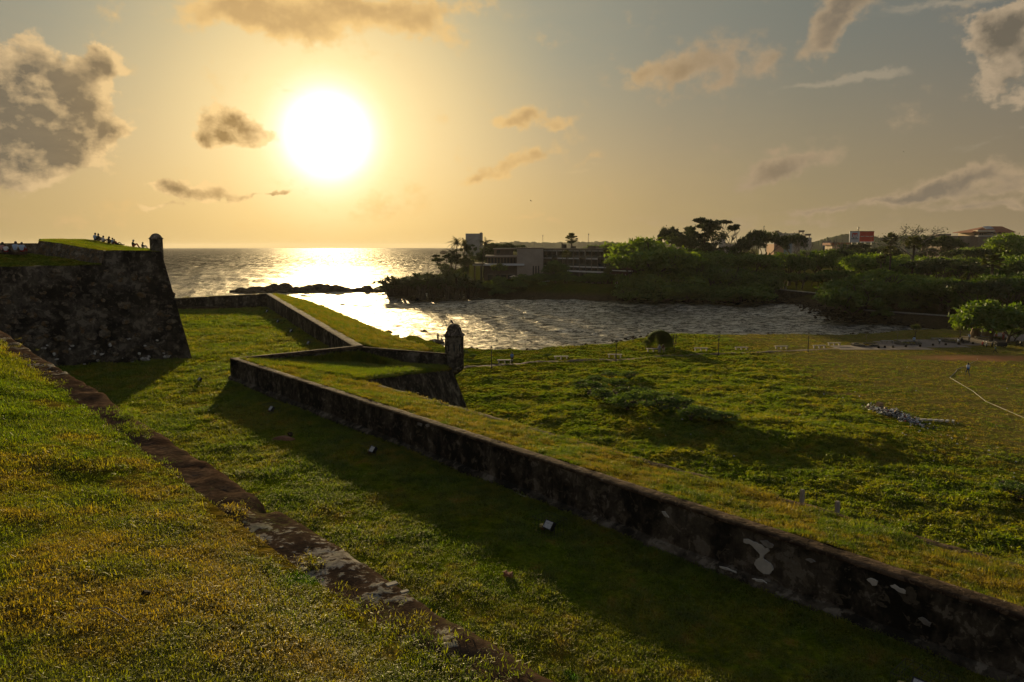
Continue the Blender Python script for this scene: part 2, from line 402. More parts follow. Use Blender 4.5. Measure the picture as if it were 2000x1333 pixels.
# bank coping (near): outer edge
ca0 = PT(52, 676, 14.7); ca1 = PT(1100, 1333, 14.7)
CD = (ca0-ca1).normalized()             # along the coping, away from the camera
CN = Vector((-CD.y, CD.x, 0))           # to the left/behind (towards the camera)
if (Vector((0, 0, 14.7))-ca1).dot(CN) < 0: CN = -CN
def cpt(s, n, z): return Vector((ca1.x, ca1.y, 0))+CD*s+CN*n+Vector((0, 0, z))
WC = PT(449, 700, 8.0); WR = PT(2000, 1204, 8.0)
WD = (WR-WC).normalized(); WE = WC+WD*((WR-WC).length+16)
WN = Vector((-WD.y, WD.x, 0)); WN = WN if WN.x > 0 else -WN   # outwards, away from the ditch
WLEN = (WE-WC).length
O1 = PT(707, 744, 7.3); OR = PT(2000, 1108, 7.3); OD = (OR-O1).normalized(); OE = O1+OD*((OR-O1).length+24)
QQ = PD(690, 676, 65.5); TT = PD(868, 690, 71.5)
KB = PT(505, 601, FZ); KT = PD(520, 574, KB.y+.5)
LB = PT(345, 605, FZ); LT = PD(345, 583, LB.y+.5)
B0 = PT(375, 700, FZ); B1 = PT(140, 715, FZ); BD = (B1-B0).normalized(); B2 = B0+BD*24
BN = Vector((-BD.y, BD.x, 0)); BN = BN if BN.y < 0 else -BN   # face normal, towards the camera
# ---- bank with coping
def relief_bank(v):
    d = (v[:, 0]-ca1.x)*CN.x+(v[:, 1]-ca1.y)*CN.y
    k = sstep(.5, 1.3, d)
    v[:, 2] += (fbm(v[:, 0]*.5, v[:, 1]*.5, 3, 3)*.10+fbm(v[:, 0]*2.5, v[:, 1]*2.5, 3, 9)*.05)*k
    return v
def bank_z(n):
    n = np.asarray(n, float); k = np.clip(n-.50, 0, None)
    return 14.7+.03+np.where(k < 5, k*math.tan(R(12)), 5*math.tan(R(12))+(k-5)*.05)
S0, S1 = -9.0, 62.0
ss = np.r_[np.arange(S0, 14, .22), np.arange(14, S1, .8)]; nn = np.r_[np.arange(.47, 6, .16), np.arange(6, 30, 1.0)]
Sg, Ng = np.meshgrid(ss, nn, indexing='ij')
bx = ca1.x+CD.x*Sg+CN.x*Ng; by = ca1.y+CD.y*Sg+CN.y*Ng
v = np.stack([bx, by, bank_z(Ng)], -1).reshape(-1, 3); v = relief_bank(v)
tag(obj('grassy_bank', mesh('grassy_bank', v, grid_faces(len(ss), len(nn)), M_bank, smooth=True)), kind='structure')
# coping: a worn kerb of plastered masonry
def coping_mat():
    m, nt, o = newmat('bank_coping'); p = pos(nt)
    a = noise(nt, p, .75, 5, .6, .5); b = noise(nt, p, 3.2, 6, .65, .3); f = noise(nt, p, 16, 5, .65); big = noise(nt, p, .33, 3, .5)
    c = mixc(nt, b.step(.35, .65), (.045, .027, .018), (.115, .075, .050))
    c = mixc(nt, a.step(.42, .56)*.8, c, (.056, .039, .027))
    c = mixc(nt, f.step(.62, .38)*.55, c, (.022, .015, .010))
    lich = (b+(f-.5)*.6+(a-.5)*.9+(big-.5)*1.0).step(.665, .74)
    c = mixc(nt, lich*.9, c, mixc(nt, f.step(.4, .65), (.13, .115, .095), (.30, .275, .24)))
    c = mixc(nt, noise(nt, p, 5.5, 5, .7, .4).step(.62, .68)*.7, c, (.02, .016, .012))
    c = mixc(nt, (f+(a-.5)).step(.62, .7)*.35, c, (.055, .07, .012))
    h = f*.35+b*.9+lich*.45
    principled(nt, o, c, 1.0, bump(nt, h, .6, .03), spec=.0); return m
M_bankcop = coping_mat()
cs = np.arange(S0, S1, .09) if False else np.r_[np.arange(S0, 20, .07), np.arange(20, S1, .4)]
prof = [(-0.02, -8.6), (-0.02, -.02-.10), (0.0, -.05), (0.03, 0), (.10, .012), (.18, .015), (.26, .018), (.34, .02), (.42, .022), (.50, .024), (.58, .026), (.66, .028), (.76, .02), (.86, -.06)]
cv = []
for (n_, z_) in prof:
    e = fbm(cs*.8, np.full_like(cs, n_*3.0), 4, 21)*.08*(1 if n_ > -.01 else 1)
    e2 = fbm(cs*3.0, np.full_like(cs, n_*6.0), 4, 5)
    chip = np.clip(fbm(cs*1.1, np.full_like(cs, 7.7+n_), 3, 33)-.22, 0, 1)*.5
    nn_ = n_+e*.9+(chip if n_ < .2 else 0)
    zz = 14.7+z_+(e2*.035+fbm(cs*9, np.full_like(cs, n_*14), 3, 6)*.022 if z_ > -1 else 0)-(chip*.1 if n_ < .1 else 0)+(fbm(cs*.25, cs*0+2, 2, 8)*.06 if z_ > -1 else 0)
    batter = -0.0 if z_ > -1 else -1.1
    cv.append(np.stack([ca1.x+CD.x*cs+CN.x*(nn_+batter), ca1.y+CD.y*cs+CN.y*(nn_+batter), zz], -1))
cv = np.stack(cv, 1).reshape(-1, 3)
bw = empty('bank_retaining_wall', ca1)
def kid(name, v, f, mats, parent, midx=None, smooth=False):
    o = obj(name, mesh(name, v, f, mats, midx, smooth)); o.parent = parent
    o.matrix_parent_inverse = Matrix.Translation(-parent.location) if parent.rotation_euler.z == 0 else parent.matrix_basis.inverted()
    return o
kid('coping', cv, grid_faces(len(cs), len(prof)), M_bankcop, bw, smooth=True)
tag(bw, 'worn brown coping of the near retaining wall running diagonally beside the grassy bank', 'wall')
# ---- ditch floor
LC = [cpt(S0, .5, FZ), cpt(28, .5, FZ), B2+BD*4-BN*2, B0-BN*3, B0-BN*3+Vector((-6, 10, 0)), LB+Vector((-14, -14, 0)), LB+Vector((-14, 0, 0))]
def relief_floor(v):
    x, y = v[:, 0], v[:, 1]
    v[:, 2] += fbm(x*.18, y*.18, 3, 12)*.14+fbm(x*1.3, y*1.3, 3, 14)*.05; return v
A1 = [cpt(S0, .5, FZ), cpt(S1, .5, FZ)]; Bc = [WE+WN*.2-Vector((0, 0, 8-FZ)), WC+WN*.2-Vector((0, 0, 8-FZ))]
i0 = (WE-cpt(0, 0, 8)).dot(CD)
A1 = [cpt(i0-2, .5, FZ), cpt((WC-cpt(0, 0, 8)).dot(CD), .5, FZ)]
v1, f1 = loft(A1, Bc, 260, 90)
A2 = [A1[1], cpt((WC-cpt(0,0,8)).dot(CD)+8, .5, FZ), B2+BN*-3, LB+Vector((-22, -8, 0))]
B2c = [Bc[1], QQ*1.0+Vector((0, 0, FZ-QQ.z)), KT+Vector((.5, .5, FZ-KT.z)), KT+Vector((.6, 2.5, FZ-KT.z))]
v2, f2 = loft(A2, B2c, 200, 100, par=False)
v = relief_floor(np.r_[v1, v2]); f = np.r_[f1, f2+len(v1)]
tag(obj('ditch_lawn', mesh('ditch_lawn', v, f, M_floor, smooth=True)), kind='structure')
# under-fill of the floor towards the far wall
v3, f3 = loft([B2c[2], B2c[3]], [A2[3]+Vector((0, -30, -.01)), A2[3]+Vector((0, 4, -.01))], 4, 20)
# ---- parapet walls: generic
def parapet(name, pts, hts, floor, thick, side, mat, parent, cop=None, relief=.03, step=.35, cop_h=.10, over=.04, batter=.0):
    """wall along pts (top inner edge), going down to floor; side: unit vector outwards; coping slab on top"""
    P = [Vector(p) for p in pts]; ln = sum((P[i+1]-P[i]).length for i in range(len(P)-1)); n = max(3, int(ln/step))
    t = np.linspace(0, 1, n); c = lerp_curve(P, t); sd = np.array([side.x, side.y, 0])
    rows = []
    m_ = 9
    for k in range(m_):
        q = k/(m_-1); z = floor+(c[:, 2]-cop_h-floor)*q
        d = fbm(t*ln*.5, np.full(n, q*2.0), 4, 41)*relief*2
        pt = c-sd*(batter*(1-q)); pt = pt+sd*d[:, None]; pt[:, 2] = z; rows.append(pt)
    v = np.stack(rows, 1).reshape(-1, 3); nv = m_
    back = c+sd*thick; bz = back.copy(); bz[:, 2] = floor
    b2 = back.copy(); b2[:, 2] -= cop_h
    rows2 = np.stack([rows[-1], b2, bz], 1).reshape(-1, 3)
    f = grid_faces(n, nv); f2 = grid_faces(n, 3)+len(v)
    kid('wall_face', np.r_[v, rows2], np.r_[f, f2], mat, parent, smooth=False)
    # coping with uneven edges
    prof = [(-over, -cop_h), (-over, -.025), (-over+.03, 0.0), (thick*.35, .015), (thick*.7, .012), (thick, 0), (thick+.02, -.03), (thick+.02, -cop_h-.15)]
    rr = []
    for (a, z) in prof:
        e = fbm(t*ln*1.2, np.full(n, a*5), 4, 57)*.035; e2 = fbm(t*ln*2.0, np.full(n, a*4+3), 3, 58)*.02
        pt = c+sd*(a+e)[:, None]; pt[:, 2] = c[:, 2]+z+e2; rr.append(pt)
    kid('coping', np.stack(rr, 1).reshape(-1, 3), grid_faces(n, len(prof)), cop or M_coping, parent, smooth=True)
    return n
lw = empty('long_parapet_wall', Vector((WC.x, WC.y, FZ)))
tag(lw, 'long black-stained parapet wall crossing the picture to the lower right corner', 'wall')
parapet('long', [WC, WE], None, FZ-.3, .53, WN, M_wall, lw, relief=.035, step=.2)
# footing ledge along its base
n = 300; t = np.linspace(0, 1, n); c = lerp_curve([WC, WE], t); sd = np.array([WN.x, WN.y, 0]); rr = []
for (a, z) in [(-.34, FZ-.3), (-.32, FZ+.10), (-.27, FZ+.22), (-.10, FZ+.30), (.05, FZ+.33)]:
    e = fbm(t*WLEN*.8, np.full(n, a*5), 4, 77)*.10; pt = c+sd*(a+e)[:, None]; pt[:, 2] = z+fbm(t*WLEN*1.2, np.full(n, a*4), 3, 78)*.10-t*.12; rr.append(pt)
kid('footing_ledge', np.stack(rr, 1).reshape(-1, 3), grid_faces(n, 5), M_wall, lw, smooth=True)
# lime patches where the black coat has flaked off: thin plaster sheets on the wall face
def wall_uv(px, py, off=-.03):
    """point of the long wall's inner face seen at a pixel of the photograph"""
    r = ray(px, py); o = WC+WN*off; t = (o-EYE).dot(WN)/r.dot(WN); return EYE+r*t
def patch(pixels, mat, parent, off=-.05, name='lime_patch', jag=.03, rng=random.Random(4)):
    P = [wall_uv(*q, off=off) for q in pixels]; pts = []
    for i in range(len(P)):
        a, b = P[i], P[(i+1) % len(P)]
        for k in range(4):
            q = a.lerp(b, k/4); j = jag*min(1, (b-a).length*2); q = q+WD*rng.uniform(-j, j)+Vector((0, 0, rng.uniform(-j, j))); pts.append(q)
    m = len(pts); vs = pts+[p+WN*.05 for p in pts]; fs = [tuple(range(m))]+[(i, (i+1) % m, m+(i+1) % m, m+i) for i in range(m)]
    kid(name, [tuple(p) for p in vs], fs, mat, parent)
patch([(1452,1053),(1462,1054),(1480,1063),(1488,1066),(1494,1072),(1500,1070),(1502,1078),(1492,1084),(1490,1092),(1498,1097),(1507,1105),(1510,1113),(1503,1122),(1492,1121),(1480,1113),(1473,1103),(1476,1094),(1483,1090),(1484,1083),(1476,1075),(1466,1064),(1452,1060)], M_patch, lw)
patch([(1484,1056),(1496,1056),(1510,1066),(1508,1071),(1500,1071),(1490,1064)], M_patch_dim, lw, -.055)
for q in ([(1692,1132),(1702,1130),(1714,1136),(1712,1144),(1704,1145),(1700,1139)], [(1738,1144),(1748,1143),(1768,1154),(1768,1161),(1756,1158)],
          [(1573,1093),(1582,1091),(1592,1098),(1584,1100)], [(1292,1000),(1298,999),(1306,1012),(1298,1009)], [(1793,1208),(1800,1206),(1818,1218),(1815,1225),(1804,1220)]):
    patch(q, M_patch_dim if q[0][0] in (1573, 1793) else M_patch, lw)
for q in ([(1404,1106),(1437,1117),(1436,1119),(1406,1109)], [(1468,1130),(1484,1132),(1497,1139),(1480,1137)], [(1000,960),(1030,972),(1028,974),(1000,963)]):
    patch(q, M_patch, lw, -.36)
for q in ([(815,826),(824,828),(823,833),(815,831)], [(830,830),(838,828),(838,833),(833,835)]): patch(q, M_patch_dim, lw, -.06)
# back wall of the gun platform, W -> Q, and the far parapet Q -> T
gp = empty('gun_platform_wall', Vector((QQ.x, QQ.y, FZ)))
tag(gp, 'low stone parapet around the hollow grass platform beside the round sentry turret', 'wall')
sQ = Vector((-(QQ-WC).y, (QQ-WC).x, 0)).normalized(); sQ = sQ if sQ.y < 0 else -sQ
parapet('g1', [WC+Vector((0,0,.002)), QQ], None, FZ-.3, .45, sQ, M_wall, gp, cop_h=.08)
sT = Vector((-(TT-QQ).y, (TT-QQ).x, 0)).normalized(); sT = sT if sT.y < 0 else -sT
TI = TT+sT*.5
parapet('g2', [TT+sT*.5, QQ+sT*.5], None, 0.5, .5, -sT, M_wall, gp, cop_h=.10)
# second parapet Q -> K and far parapet K -> L
sp = empty('seaward_parapet_wall', Vector((KT.x, KT.y, FZ)))
tag(sp, 'parapet wall receding from the turret platform to the far corner by the sea', 'wall')
sK = Vector(((KT-QQ).y, -(KT-QQ).x, 0)).normalized(); sK = sK if sK.x > 0 else -sK
parapet('s1', [QQ, KT], None, FZ-.3, .9, sK, M_wall, sp)
fp = empty('far_parapet_wall', Vector((LT.x, LT.y, FZ)))
tag(fp, 'short parapet wall closing the far end of the ditch against the sea', 'wall')
sL = Vector(((LT-KT).y, -(LT-KT).x, 0)).normalized(); sL = sL if sL.y > 0 else -sL
LL = LT+(LT-KT)*1.0
parapet('f1', [LL, KT+Vector((0,0,-.003))], None, FZ-.3, .7, sL, M_wall, fp)
st = MB(); a = LL-sL*.9; b = KT.lerp(LT, .12)-sL*.9
dvv = (b-a).normalized(); st.add([a+Vector((0,0,FZ-a.z-.2)), b+Vector((0,0,FZ-b.z-.2)), b+Vector((0,0,FZ-b.z+.38)), a+Vector((0,0,FZ-a.z+.38)),
    a+sL*1+Vector((0,0,FZ-a.z-.2)), b+sL*1+Vector((0,0,FZ-b.z-.2)), b+sL*1+Vector((0,0,FZ-b.z+.38)), a+sL*1+Vector((0,0,FZ-a.z+.38))],
    [(0,1,2,3),(3,2,6,7),(1,5,6,2),(0,3,7,4)])
kid('gun_step', st.v, st.f, M_coping, fp)
# ---- grass on top of the ramparts
def relief_top(v):
    x, y = v[:, 0], v[:, 1]; v[:, 2] += fbm(x*.35, y*.35, 3, 31)*.12+fbm(x*1.8, y*1.8, 3, 32)*.07; return v
IN = WN*.55
i1 = WE+IN-Vector((0,0,.04)); i2 = O1+Vector((0,0,0)); wl = WC+WD*((O1-WC).dot(WD))+IN-Vector((0,0,.04))
v1, f1 = loft([i1, wl], [OE, O1], 320, 26, relief_top)
h1 = WC+IN+WD*.6-Vector((0,0,.04)); h2 = QQ+sT*1.0-Vector((0,0,1.5)); h4 = PD(884, 722, 71.0); h3 = TT+sT*1.0; h3.z = h4.z+.25
hA = [wl, wl.lerp(h1, .5), h1]; 
v2, f2 = loft([h1, h1.lerp(wl, .5), wl], [QQ.lerp(WC, .75)+sQ*.45-Vector((0,0,.35)), h2.lerp(h3, .35)+Vector((0,0,-.1)), O1], 70, 40, relief_top)
v4, f4 = loft([h1, QQ+sQ*.4-Vector((0,0,.5)), h2], [h1, h2, h2.lerp(h3, .35)], 8, 8)
v3, f3 = loft([QQ.lerp(WC, .75)+sQ*.45-Vector((0,0,.35)), QQ+sQ*.45-Vector((0,0,.5)), h2.lerp(h3,.5), h3], [h2.lerp(h3,.35)+Vector((0,0,-.1)), h2.lerp(h3,.35)+Vector((0,0,-.1)), O1.lerp(h4,.5), h4], 70, 26, relief_top)
v5, f5 = loft([h2.lerp(h3, .35)+Vector((0,0,-.1)), h2.lerp(h3,.5)], [O1, O1.lerp(h4,.5)], 30, 40, relief_top)
# seaward glacis of the second parapet
SO = [PT(px, py, 6.4) for px, py in ((552,577),(600,588),(640,603),(700,628),(770,657),(845,683))]
ins = [KT.lerp(QQ, k)+sK*.9-Vector((0,0,.06)) for k in (0, .2, .45, .75, .97)]+[QQ.lerp(TT, .9)-sT*.0-Vector((0,0,.9))]
v6, f6 = loft(ins, SO, 160, 40, relief_top)
v7, f7 = loft([KT+sL*.7-Vector((0,0,.1)), LL+sL*.7-Vector((0,0,.1))], [KT+sL*6-Vector((0,0,2)), LL+sL*6-Vector((0,0,2))], 30, 8, relief_top)
V = []; F = []; off_ = 0
for vv_, ff_ in ((v1,f1),(v2,f2),(v3,f3),(v5,f5),(v6,f6),(v7,f7)): V.append(vv_); F.append(ff_+off_); off_ += len(vv_)
tag(obj('rampart_turf', mesh('rampart_turf', np.concatenate(V), np.concatenate(F), M_top, smooth=True)), kind='structure')
# outer faces of the rampart
def drop(name, pts, z1, batter_vec, mat, parent, step=.4, m_=9, relief=.06, cut=None):
    P = [Vector(p) for p in pts]; ln = sum((P[i+1]-P[i]).length for i in range(len(P)-1)); n = max(4, int(ln/step)); t = np.linspace(0, 1, n)
    c = lerp_curve(P, t); rows = []
    for k in range(m_):
        q = k/(m_-1); pt = c.copy(); pt[:, 2] = c[:, 2]+(z1-c[:, 2])*q; bvec = np.array(batter_vec)
        pt += bvec*(q*(c[:, 2]-z1))[:, None]; d = fbm(t*ln*.7, np.full(n, q*4.0), 4, 61)*relief*2*(k > 0)
        pt[:, 0] += d; pt[:, 1] -= d; rows.append(pt)
    return kid(name, np.stack(rows, 1).reshape(-1, 3), grid_faces(n, m_), mat, parent, smooth=False)
oN = Vector((-OD.y, OD.x, 0)); oN = oN if oN.x > 0 else -oN
orw = empty('outer_rampart_face', Vector((O1.x, O1.y, 0)))
tag(orw, 'tall outer masonry face of the rampart rising from the weedy field', 'wall')
cc1 = O1+Vector((0, 0, .0))
drop('wall_face', [O1+Vector((0,0,.03)), OE+Vector((0,0,.03))], -.5, tuple(oN*.12), M_rubble, orw)
nE = 300; t = np.linspace(0, 1, nE); c = lerp_curve([O1, OE], t); rr = []
for (a, z) in [(-.55, -.05), (-.45, .05), (-.1, .07), (.05, .03), (.07, -.12)]:
    e = fbm(t*60, np.full(nE, a*5), 4, 91)*.12; pt = c+np.array([oN.x, oN.y, 0])*(a+e)[:, None]; pt[:, 2] += z+fbm(t*80, np.full(nE, a*4), 3, 92)*.07; rr.append(pt)
kid('coping', np.stack(rr, 1).reshape(-1, 3), grid_faces(nE, 5), M_coping, orw, smooth=True)
# salient under the turret
sal = empty('turret_salient', Vector((h4.x, h4.y, 0)))
tag(sal, 'sloping masonry salient below the round sentry turret on the green field', 'wall')
fdir = (h4-O1); fdir.z = 0; fdir.normalize(); fN = Vector((fdir.y, -fdir.x, 0)); fN = fN if fN.x > 0 else -fN
gdir = (TT-QQ); gdir.z = 0; gdir.normalize(); gN = -sT
hb = PT(913, 798, .9)
k_ = (h4.z-.9)
bt = Vector((hb.x-h4.x, hb.y-h4.y, 0))/k_
def saltop(a, b, n):  # slightly eroded top
    return [a.lerp(b, i/n) for i in range(n+1)]
nS = 60; t = np.linspace(0, 1, nS); ctop = lerp_curve([O1, h4], t); rows = []
for k in range(14):
    q = k/13; pt = ctop.copy(); zb = -.6; pt[:, 2] = ctop[:, 2]+(zb-ctop[:, 2])*q
    fb = np.array([fN.x*.28, fN.y*.28, 0])*(1-t)[:, None]+np.array([bt.x, bt.y, 0])*t[:, None]
    pt += fb*((ctop[:, 2]-zb)*q)[:, None]
    d = fbm(t*18, np.full(nS, q*4.0), 5, 66)*.16; pt[:, 0] += d; rows.append(pt)
kid('wall_face', np.stack(rows, 1).reshape(-1, 3), grid_faces(nS, 14), M_rubble, sal)
tip = TT+Vector((.2, .6, 0)); tip.z = h4.z
rows = []; ctop = lerp_curve([h4, tip, QQ+Vector((0, 1, h4.z-QQ.z))], t)
for k in range(10):
    q = k/9; pt = ctop.copy(); pt[:, 2] = ctop[:, 2]+(-.6-ctop[:, 2])*q
    w = np.clip(1-t*6, 0, 1)[:, None]; fb = np.array([bt.x, bt.y, 0])*w+np.array([gN.x*.25, gN.y*.25, 0])*(1-w)
    pt += fb*((ctop[:, 2]+.6)*q)[:, None]; rows.append(pt)
kid('wall_face', np.stack(rows, 1).reshape(-1, 3), grid_faces(nS, 10), M_rubble, sal)
drop('wall_face', SO, -3, (.25, .12, 0), M_rubble, sp, m_=5)
# ---- the bastion on the left
ba = empty('corner_bastion', Vector((B0.x, B0.y, FZ)))
tag(ba, 'big dark rubble stone bastion with sloping faces at the left edge', 'bastion')
BB = 2.3; BH = 9.0
def bface(s, z, off=0.0):     # s metres left of the corner, along the base
    q = (z-FZ)/BH; p = B0+BD*s-BN*(BB*q-off); p = p+BD*(BB*.78*q)*math.exp(-s/12.0); return Vector((p.x, p.y, z))
def bpix(px, py):             # point of that face seen at a pixel
    r = ray(px, py); nrm = Vector((BN.x, BN.y, BB/BH)).normalized(); o = bface(20, FZ); t = (o-EYE).dot(nrm)/r.dot(nrm); return EYE+r*t
ns_ = 130; sv = np.linspace(0, 44, ns_)
def topz(s):
    p = bface(s, 15.5); px = 1000+FPX*p.x/p.y*.99
    return None
zt = []
for s in sv:
    p = bface(s, 15.6); pxx = 1000+FPX*p.x/(p.y*math.cos(PITCH)-(p.z-17)*math.sin(PITCH))
    zt.append((16.62 if pxx > 206 else 15.22+(1.40*(pxx-200)/6 if pxx > 200 else 0))+(-.1 if pxx > 300 else 0))
rows = []; mrow = 34
for k in range(mrow):
    q = k/(mrow-1); pts = []
    for s, z1 in zip(sv, zt):
        z = FZ-.3+(z1-FZ+.3)*q; p = bface(s, z); pts.append(p)
    pts = np.array([tuple(p) for p in pts]); d = fbm(sv*.9, np.full(ns_, q*8), 5, 71)*.16+np.clip(fbm(sv*1.8, np.full(ns_, q*16), 3, 72), 0, 1)*.16
    pts[:, 0] += BN.x*d; pts[:, 1] += BN.y*d; rows.append(pts)
kid('wall_face', np.stack(rows, 1).reshape(-1, 3), grid_faces(ns_, mrow), M_rubble, ba)
# flank going away
FD = Vector((-.80, .60, 0)); rows = []
for k in range(mrow):
    q = k/(mrow-1); z = FZ-.3+(zt[0]-FZ+.3)*q; a = bface(0, z); s2 = np.linspace(0, 30, 30)
    pts = np.array([tuple(a+FD*s) for s in s2]); d = fbm(s2*.9+40, np.full(30, q*8), 5, 71)*.14*(s2 > .2); pts[:, 0] += d
    pts[0] = rows_first if False else np.array(tuple(a))+np.array([BN.x, BN.y, 0])*float(fbm(np.array([0.0]), np.array([q*8]), 5, 71)[0]*.16+max(0, float(fbm(np.array([0.0]), np.array([q*16]), 3, 72)[0]))*.16)
    rows.append(pts)
kid('wall_face', np.stack(rows, 1).reshape(-1, 3), grid_faces(30, mrow), M_rubble, ba)
# stones standing proud of the mortar
rs = random.Random(11)
def stone_mesh(rng, name='stone'):
    vs = []; n = rng.choice((5, 6, 7)); a0 = rng.uniform(0, 6)
    for ring, (sc_, h) in enumerate(((1, -.5), (.95, .5), (.66, 1.0))):
        rr = random.Random(rng.random())
        for k in range(n):
            t = a0+2*math.pi*k/n; j = 1 if ring < 1 else 1; vs.append((math.cos(t)*sc_*(.8+.3*((k*7919+int(a0*100)) % 10)/10), math.sin(t)*sc_*(.8+.3*((k*104729+int(a0*77)) % 10)/10), h))
    fs = [(r*n+k, r*n+(k+1) % n, (r+1)*n+(k+1) % n, (r+1)*n+k) for r in range(2) for k in range(n)]+[tuple(2*n+k for k in range(n))]
    return mesh(name, vs, fs, M_stone)
stones = [stone_mesh(rs) for _ in range(9)]
M_stone_w = stain_wall('whitewash_remnant', base=(.42, .40, .34), dark=(.2, .18, .15), pale=(.55, .53, .47), palefrac=.5, sc=3, streak=False)
patches = []
for me in stones[:4]:
    c = me.copy(); c.materials.clear(); c.materials.append(M_stone_w); patches.append(c)
zrot = BN.to_track_quat('Z', 'Y')
def put_stone(px, py, w, h, me, parent=ba, out_=.0, th=.08):
    p = bpix(px, py); k = p.y/FPX
    o = obj('stone', me); o.rotation_mode = 'QUATERNION'
    nrm = Vector((BN.x, BN.y, .25)).normalized(); xax = Vector((-BD.x, -BD.y, 0)).normalized(); yax = nrm.cross(xax)
    mt = Matrix((xax, yax, nrm)).transposed().to_4x4(); rr = Matrix.Rotation(rs.uniform(-.25, .25), 4, 'Z')
    p = p+nrm*out_; M = Matrix.Translation(p)@mt@rr@Matrix.Diagonal((w*k/2*1.1, h*k/2*1.1, th, 1))
    o.parent = parent; o.matrix_parent_inverse = Matrix.Translation(-parent.location)
    o.matrix_basis = M; return o
for (px, py, w, h) in ((262,540,11,20),(285,545,24,11),(236,540,12,18),(230,597,26,15),(248,600,14,11),(166,604,24,14),(140,581,9,16),(128,580,8,12),(205,653,26,20),(176,659,22,17),
    (118,661,22,13),(50,664,22,14),(151,622,20,14),(182,628,18,14),(88,632,14,10),(277,611,14,14),(305,678,18,12),(312,644,12,12),(180,698,16,12),(225,692,16,10),(268,655,12,9),(35,545,22,26),
    (70,590,22,18),(95,560,18,14),(10,590,24,14),(330,690,14,10),(212,560,16,12),(188,575,14,10),(130,620,14,10),(300,590,14,10),(246,630,16,10),(64,615,18,12),(322,560,10,8),(20,620,16,12),(110,530,18,10),(300,525,12,10),(150,545,18,10),(210,530,14,10),(330,640,12,9),(345,680,12,10),(275,575,14,9),(160,650,14,10),(90,655,14,10),(240,665,16,10),(290,625,14,10)):
    put_stone(px, py, w, h, rs.choice(stones), th=rs.uniform(.06, .14))
for _ in range(90):
    put_stone(rs.uniform(0, 345), rs.uniform(535, 700), rs.uniform(8, 20), rs.uniform(6, 13), rs.choice(stones), th=rs.uniform(.03, .10), out_=-.04)
for (px, py, w, h) in ((85,680,12,6),(92,675,6,4),(141,676,8,5),(106,692,6,8),(111,702,9,4),(188,690,10,14),(196,693,14,5),(174,700,6,7),(191,705,6,6),(250,663,12,4),(215,674,6,9),(307,665,6,4),
    (283,676,7,4),(272,691,6,6),(283,702,18,9),(290,697,8,6),(325,697,14,8),(320,690,5,4),(258,708,9,3),(333,694,4,4),(309,679,4,3),(136,682,4,4),(240,700,5,3),(210,711,6,3),(165,712,6,3),(332,668,4,3)):
    put_stone(px, py, w, h, rs.choice(patches), th=.05).name = 'whitewash_patch'
# terrace grass and upper parapet
def P3(px, py, d): return PD(px, py, d)
tf = [bface(s, z-.02) for s, z in zip(sv[::6], zt[::6]) ]
lft = bface(44, 15.2); fr = bpix(203, 516)
v1, f1 = loft([lft, bpix(-20, 523), bpix(100, 519), bpix(202, 516.5)], [P3(-160,492,66), P3(-20,494,69), P3(66,496,71), bpix(203,515)+Vector((0,.3,0))], 80, 22, relief_top)
U = [P3(76,470.5,71.3), P3(112,475,70.6), P3(169,485,69.8), bpix(202,489.5), bpix(260,490.5), bpix(311,491.5)]
Lw = [P3(66,497,71), P3(99,503,70.4), P3(150,509,69.3), bpix(203,517)]
Cr = [P3(84,467.5,84), P3(160,467.5,86), P3(184,470,86), P3(225,478,86), P3(285,487,80), P3(316,492,73)]
v2, f2 = loft(U, Cr, 60, 20, relief_top)
tag(obj('bastion_turf', mesh('bastion_turf', np.r_[v1, v2], np.r_[f1, f2+len(v1)], M_floor, smooth=True)), kind='structure')
v3, f3 = loft(Lw, U[:4], 60, 8, lambda v: v)
kid('upper_parapet', v3, f3, M_stone, ba)
v3, f3 = loft([P3(66,497,71), P3(76,470.5,71.3)], [P3(70,492,84), P3(84,467.5,84)], 6, 10)
kid('upper_parapet', v3, f3, M_stone, ba)
mb = MB()
e0 = P3(-170, 475.5, 72.5); e1 = P3(74, 475.5, 72.5)
mb.box((e0+e1)/2-Vector((0, 0, 1.0)), ((e1-e0).length, .5, 2.0)); kid('breast_wall', mb.v, mb.f, M_stone, ba)
mb = MB(); e0 = P3(-170, 493.5, 69.3); e1 = P3(50, 494.5, 69.3)
mb.box((e0+e1)/2-Vector((0, 0, .08)), ((e1-e0).length, .5, .2)); kid('coping', mb.v, mb.f, M_coping, ba)
tf2 = (P3(84,467.2,84)+P3(160,467.2,86))/2; mb = MB(); mb.box(tf2-Vector((0,0,.25)), (5.2,.6,.5)); kid('crest_kerb', mb.v, mb.f, M_coping, ba)
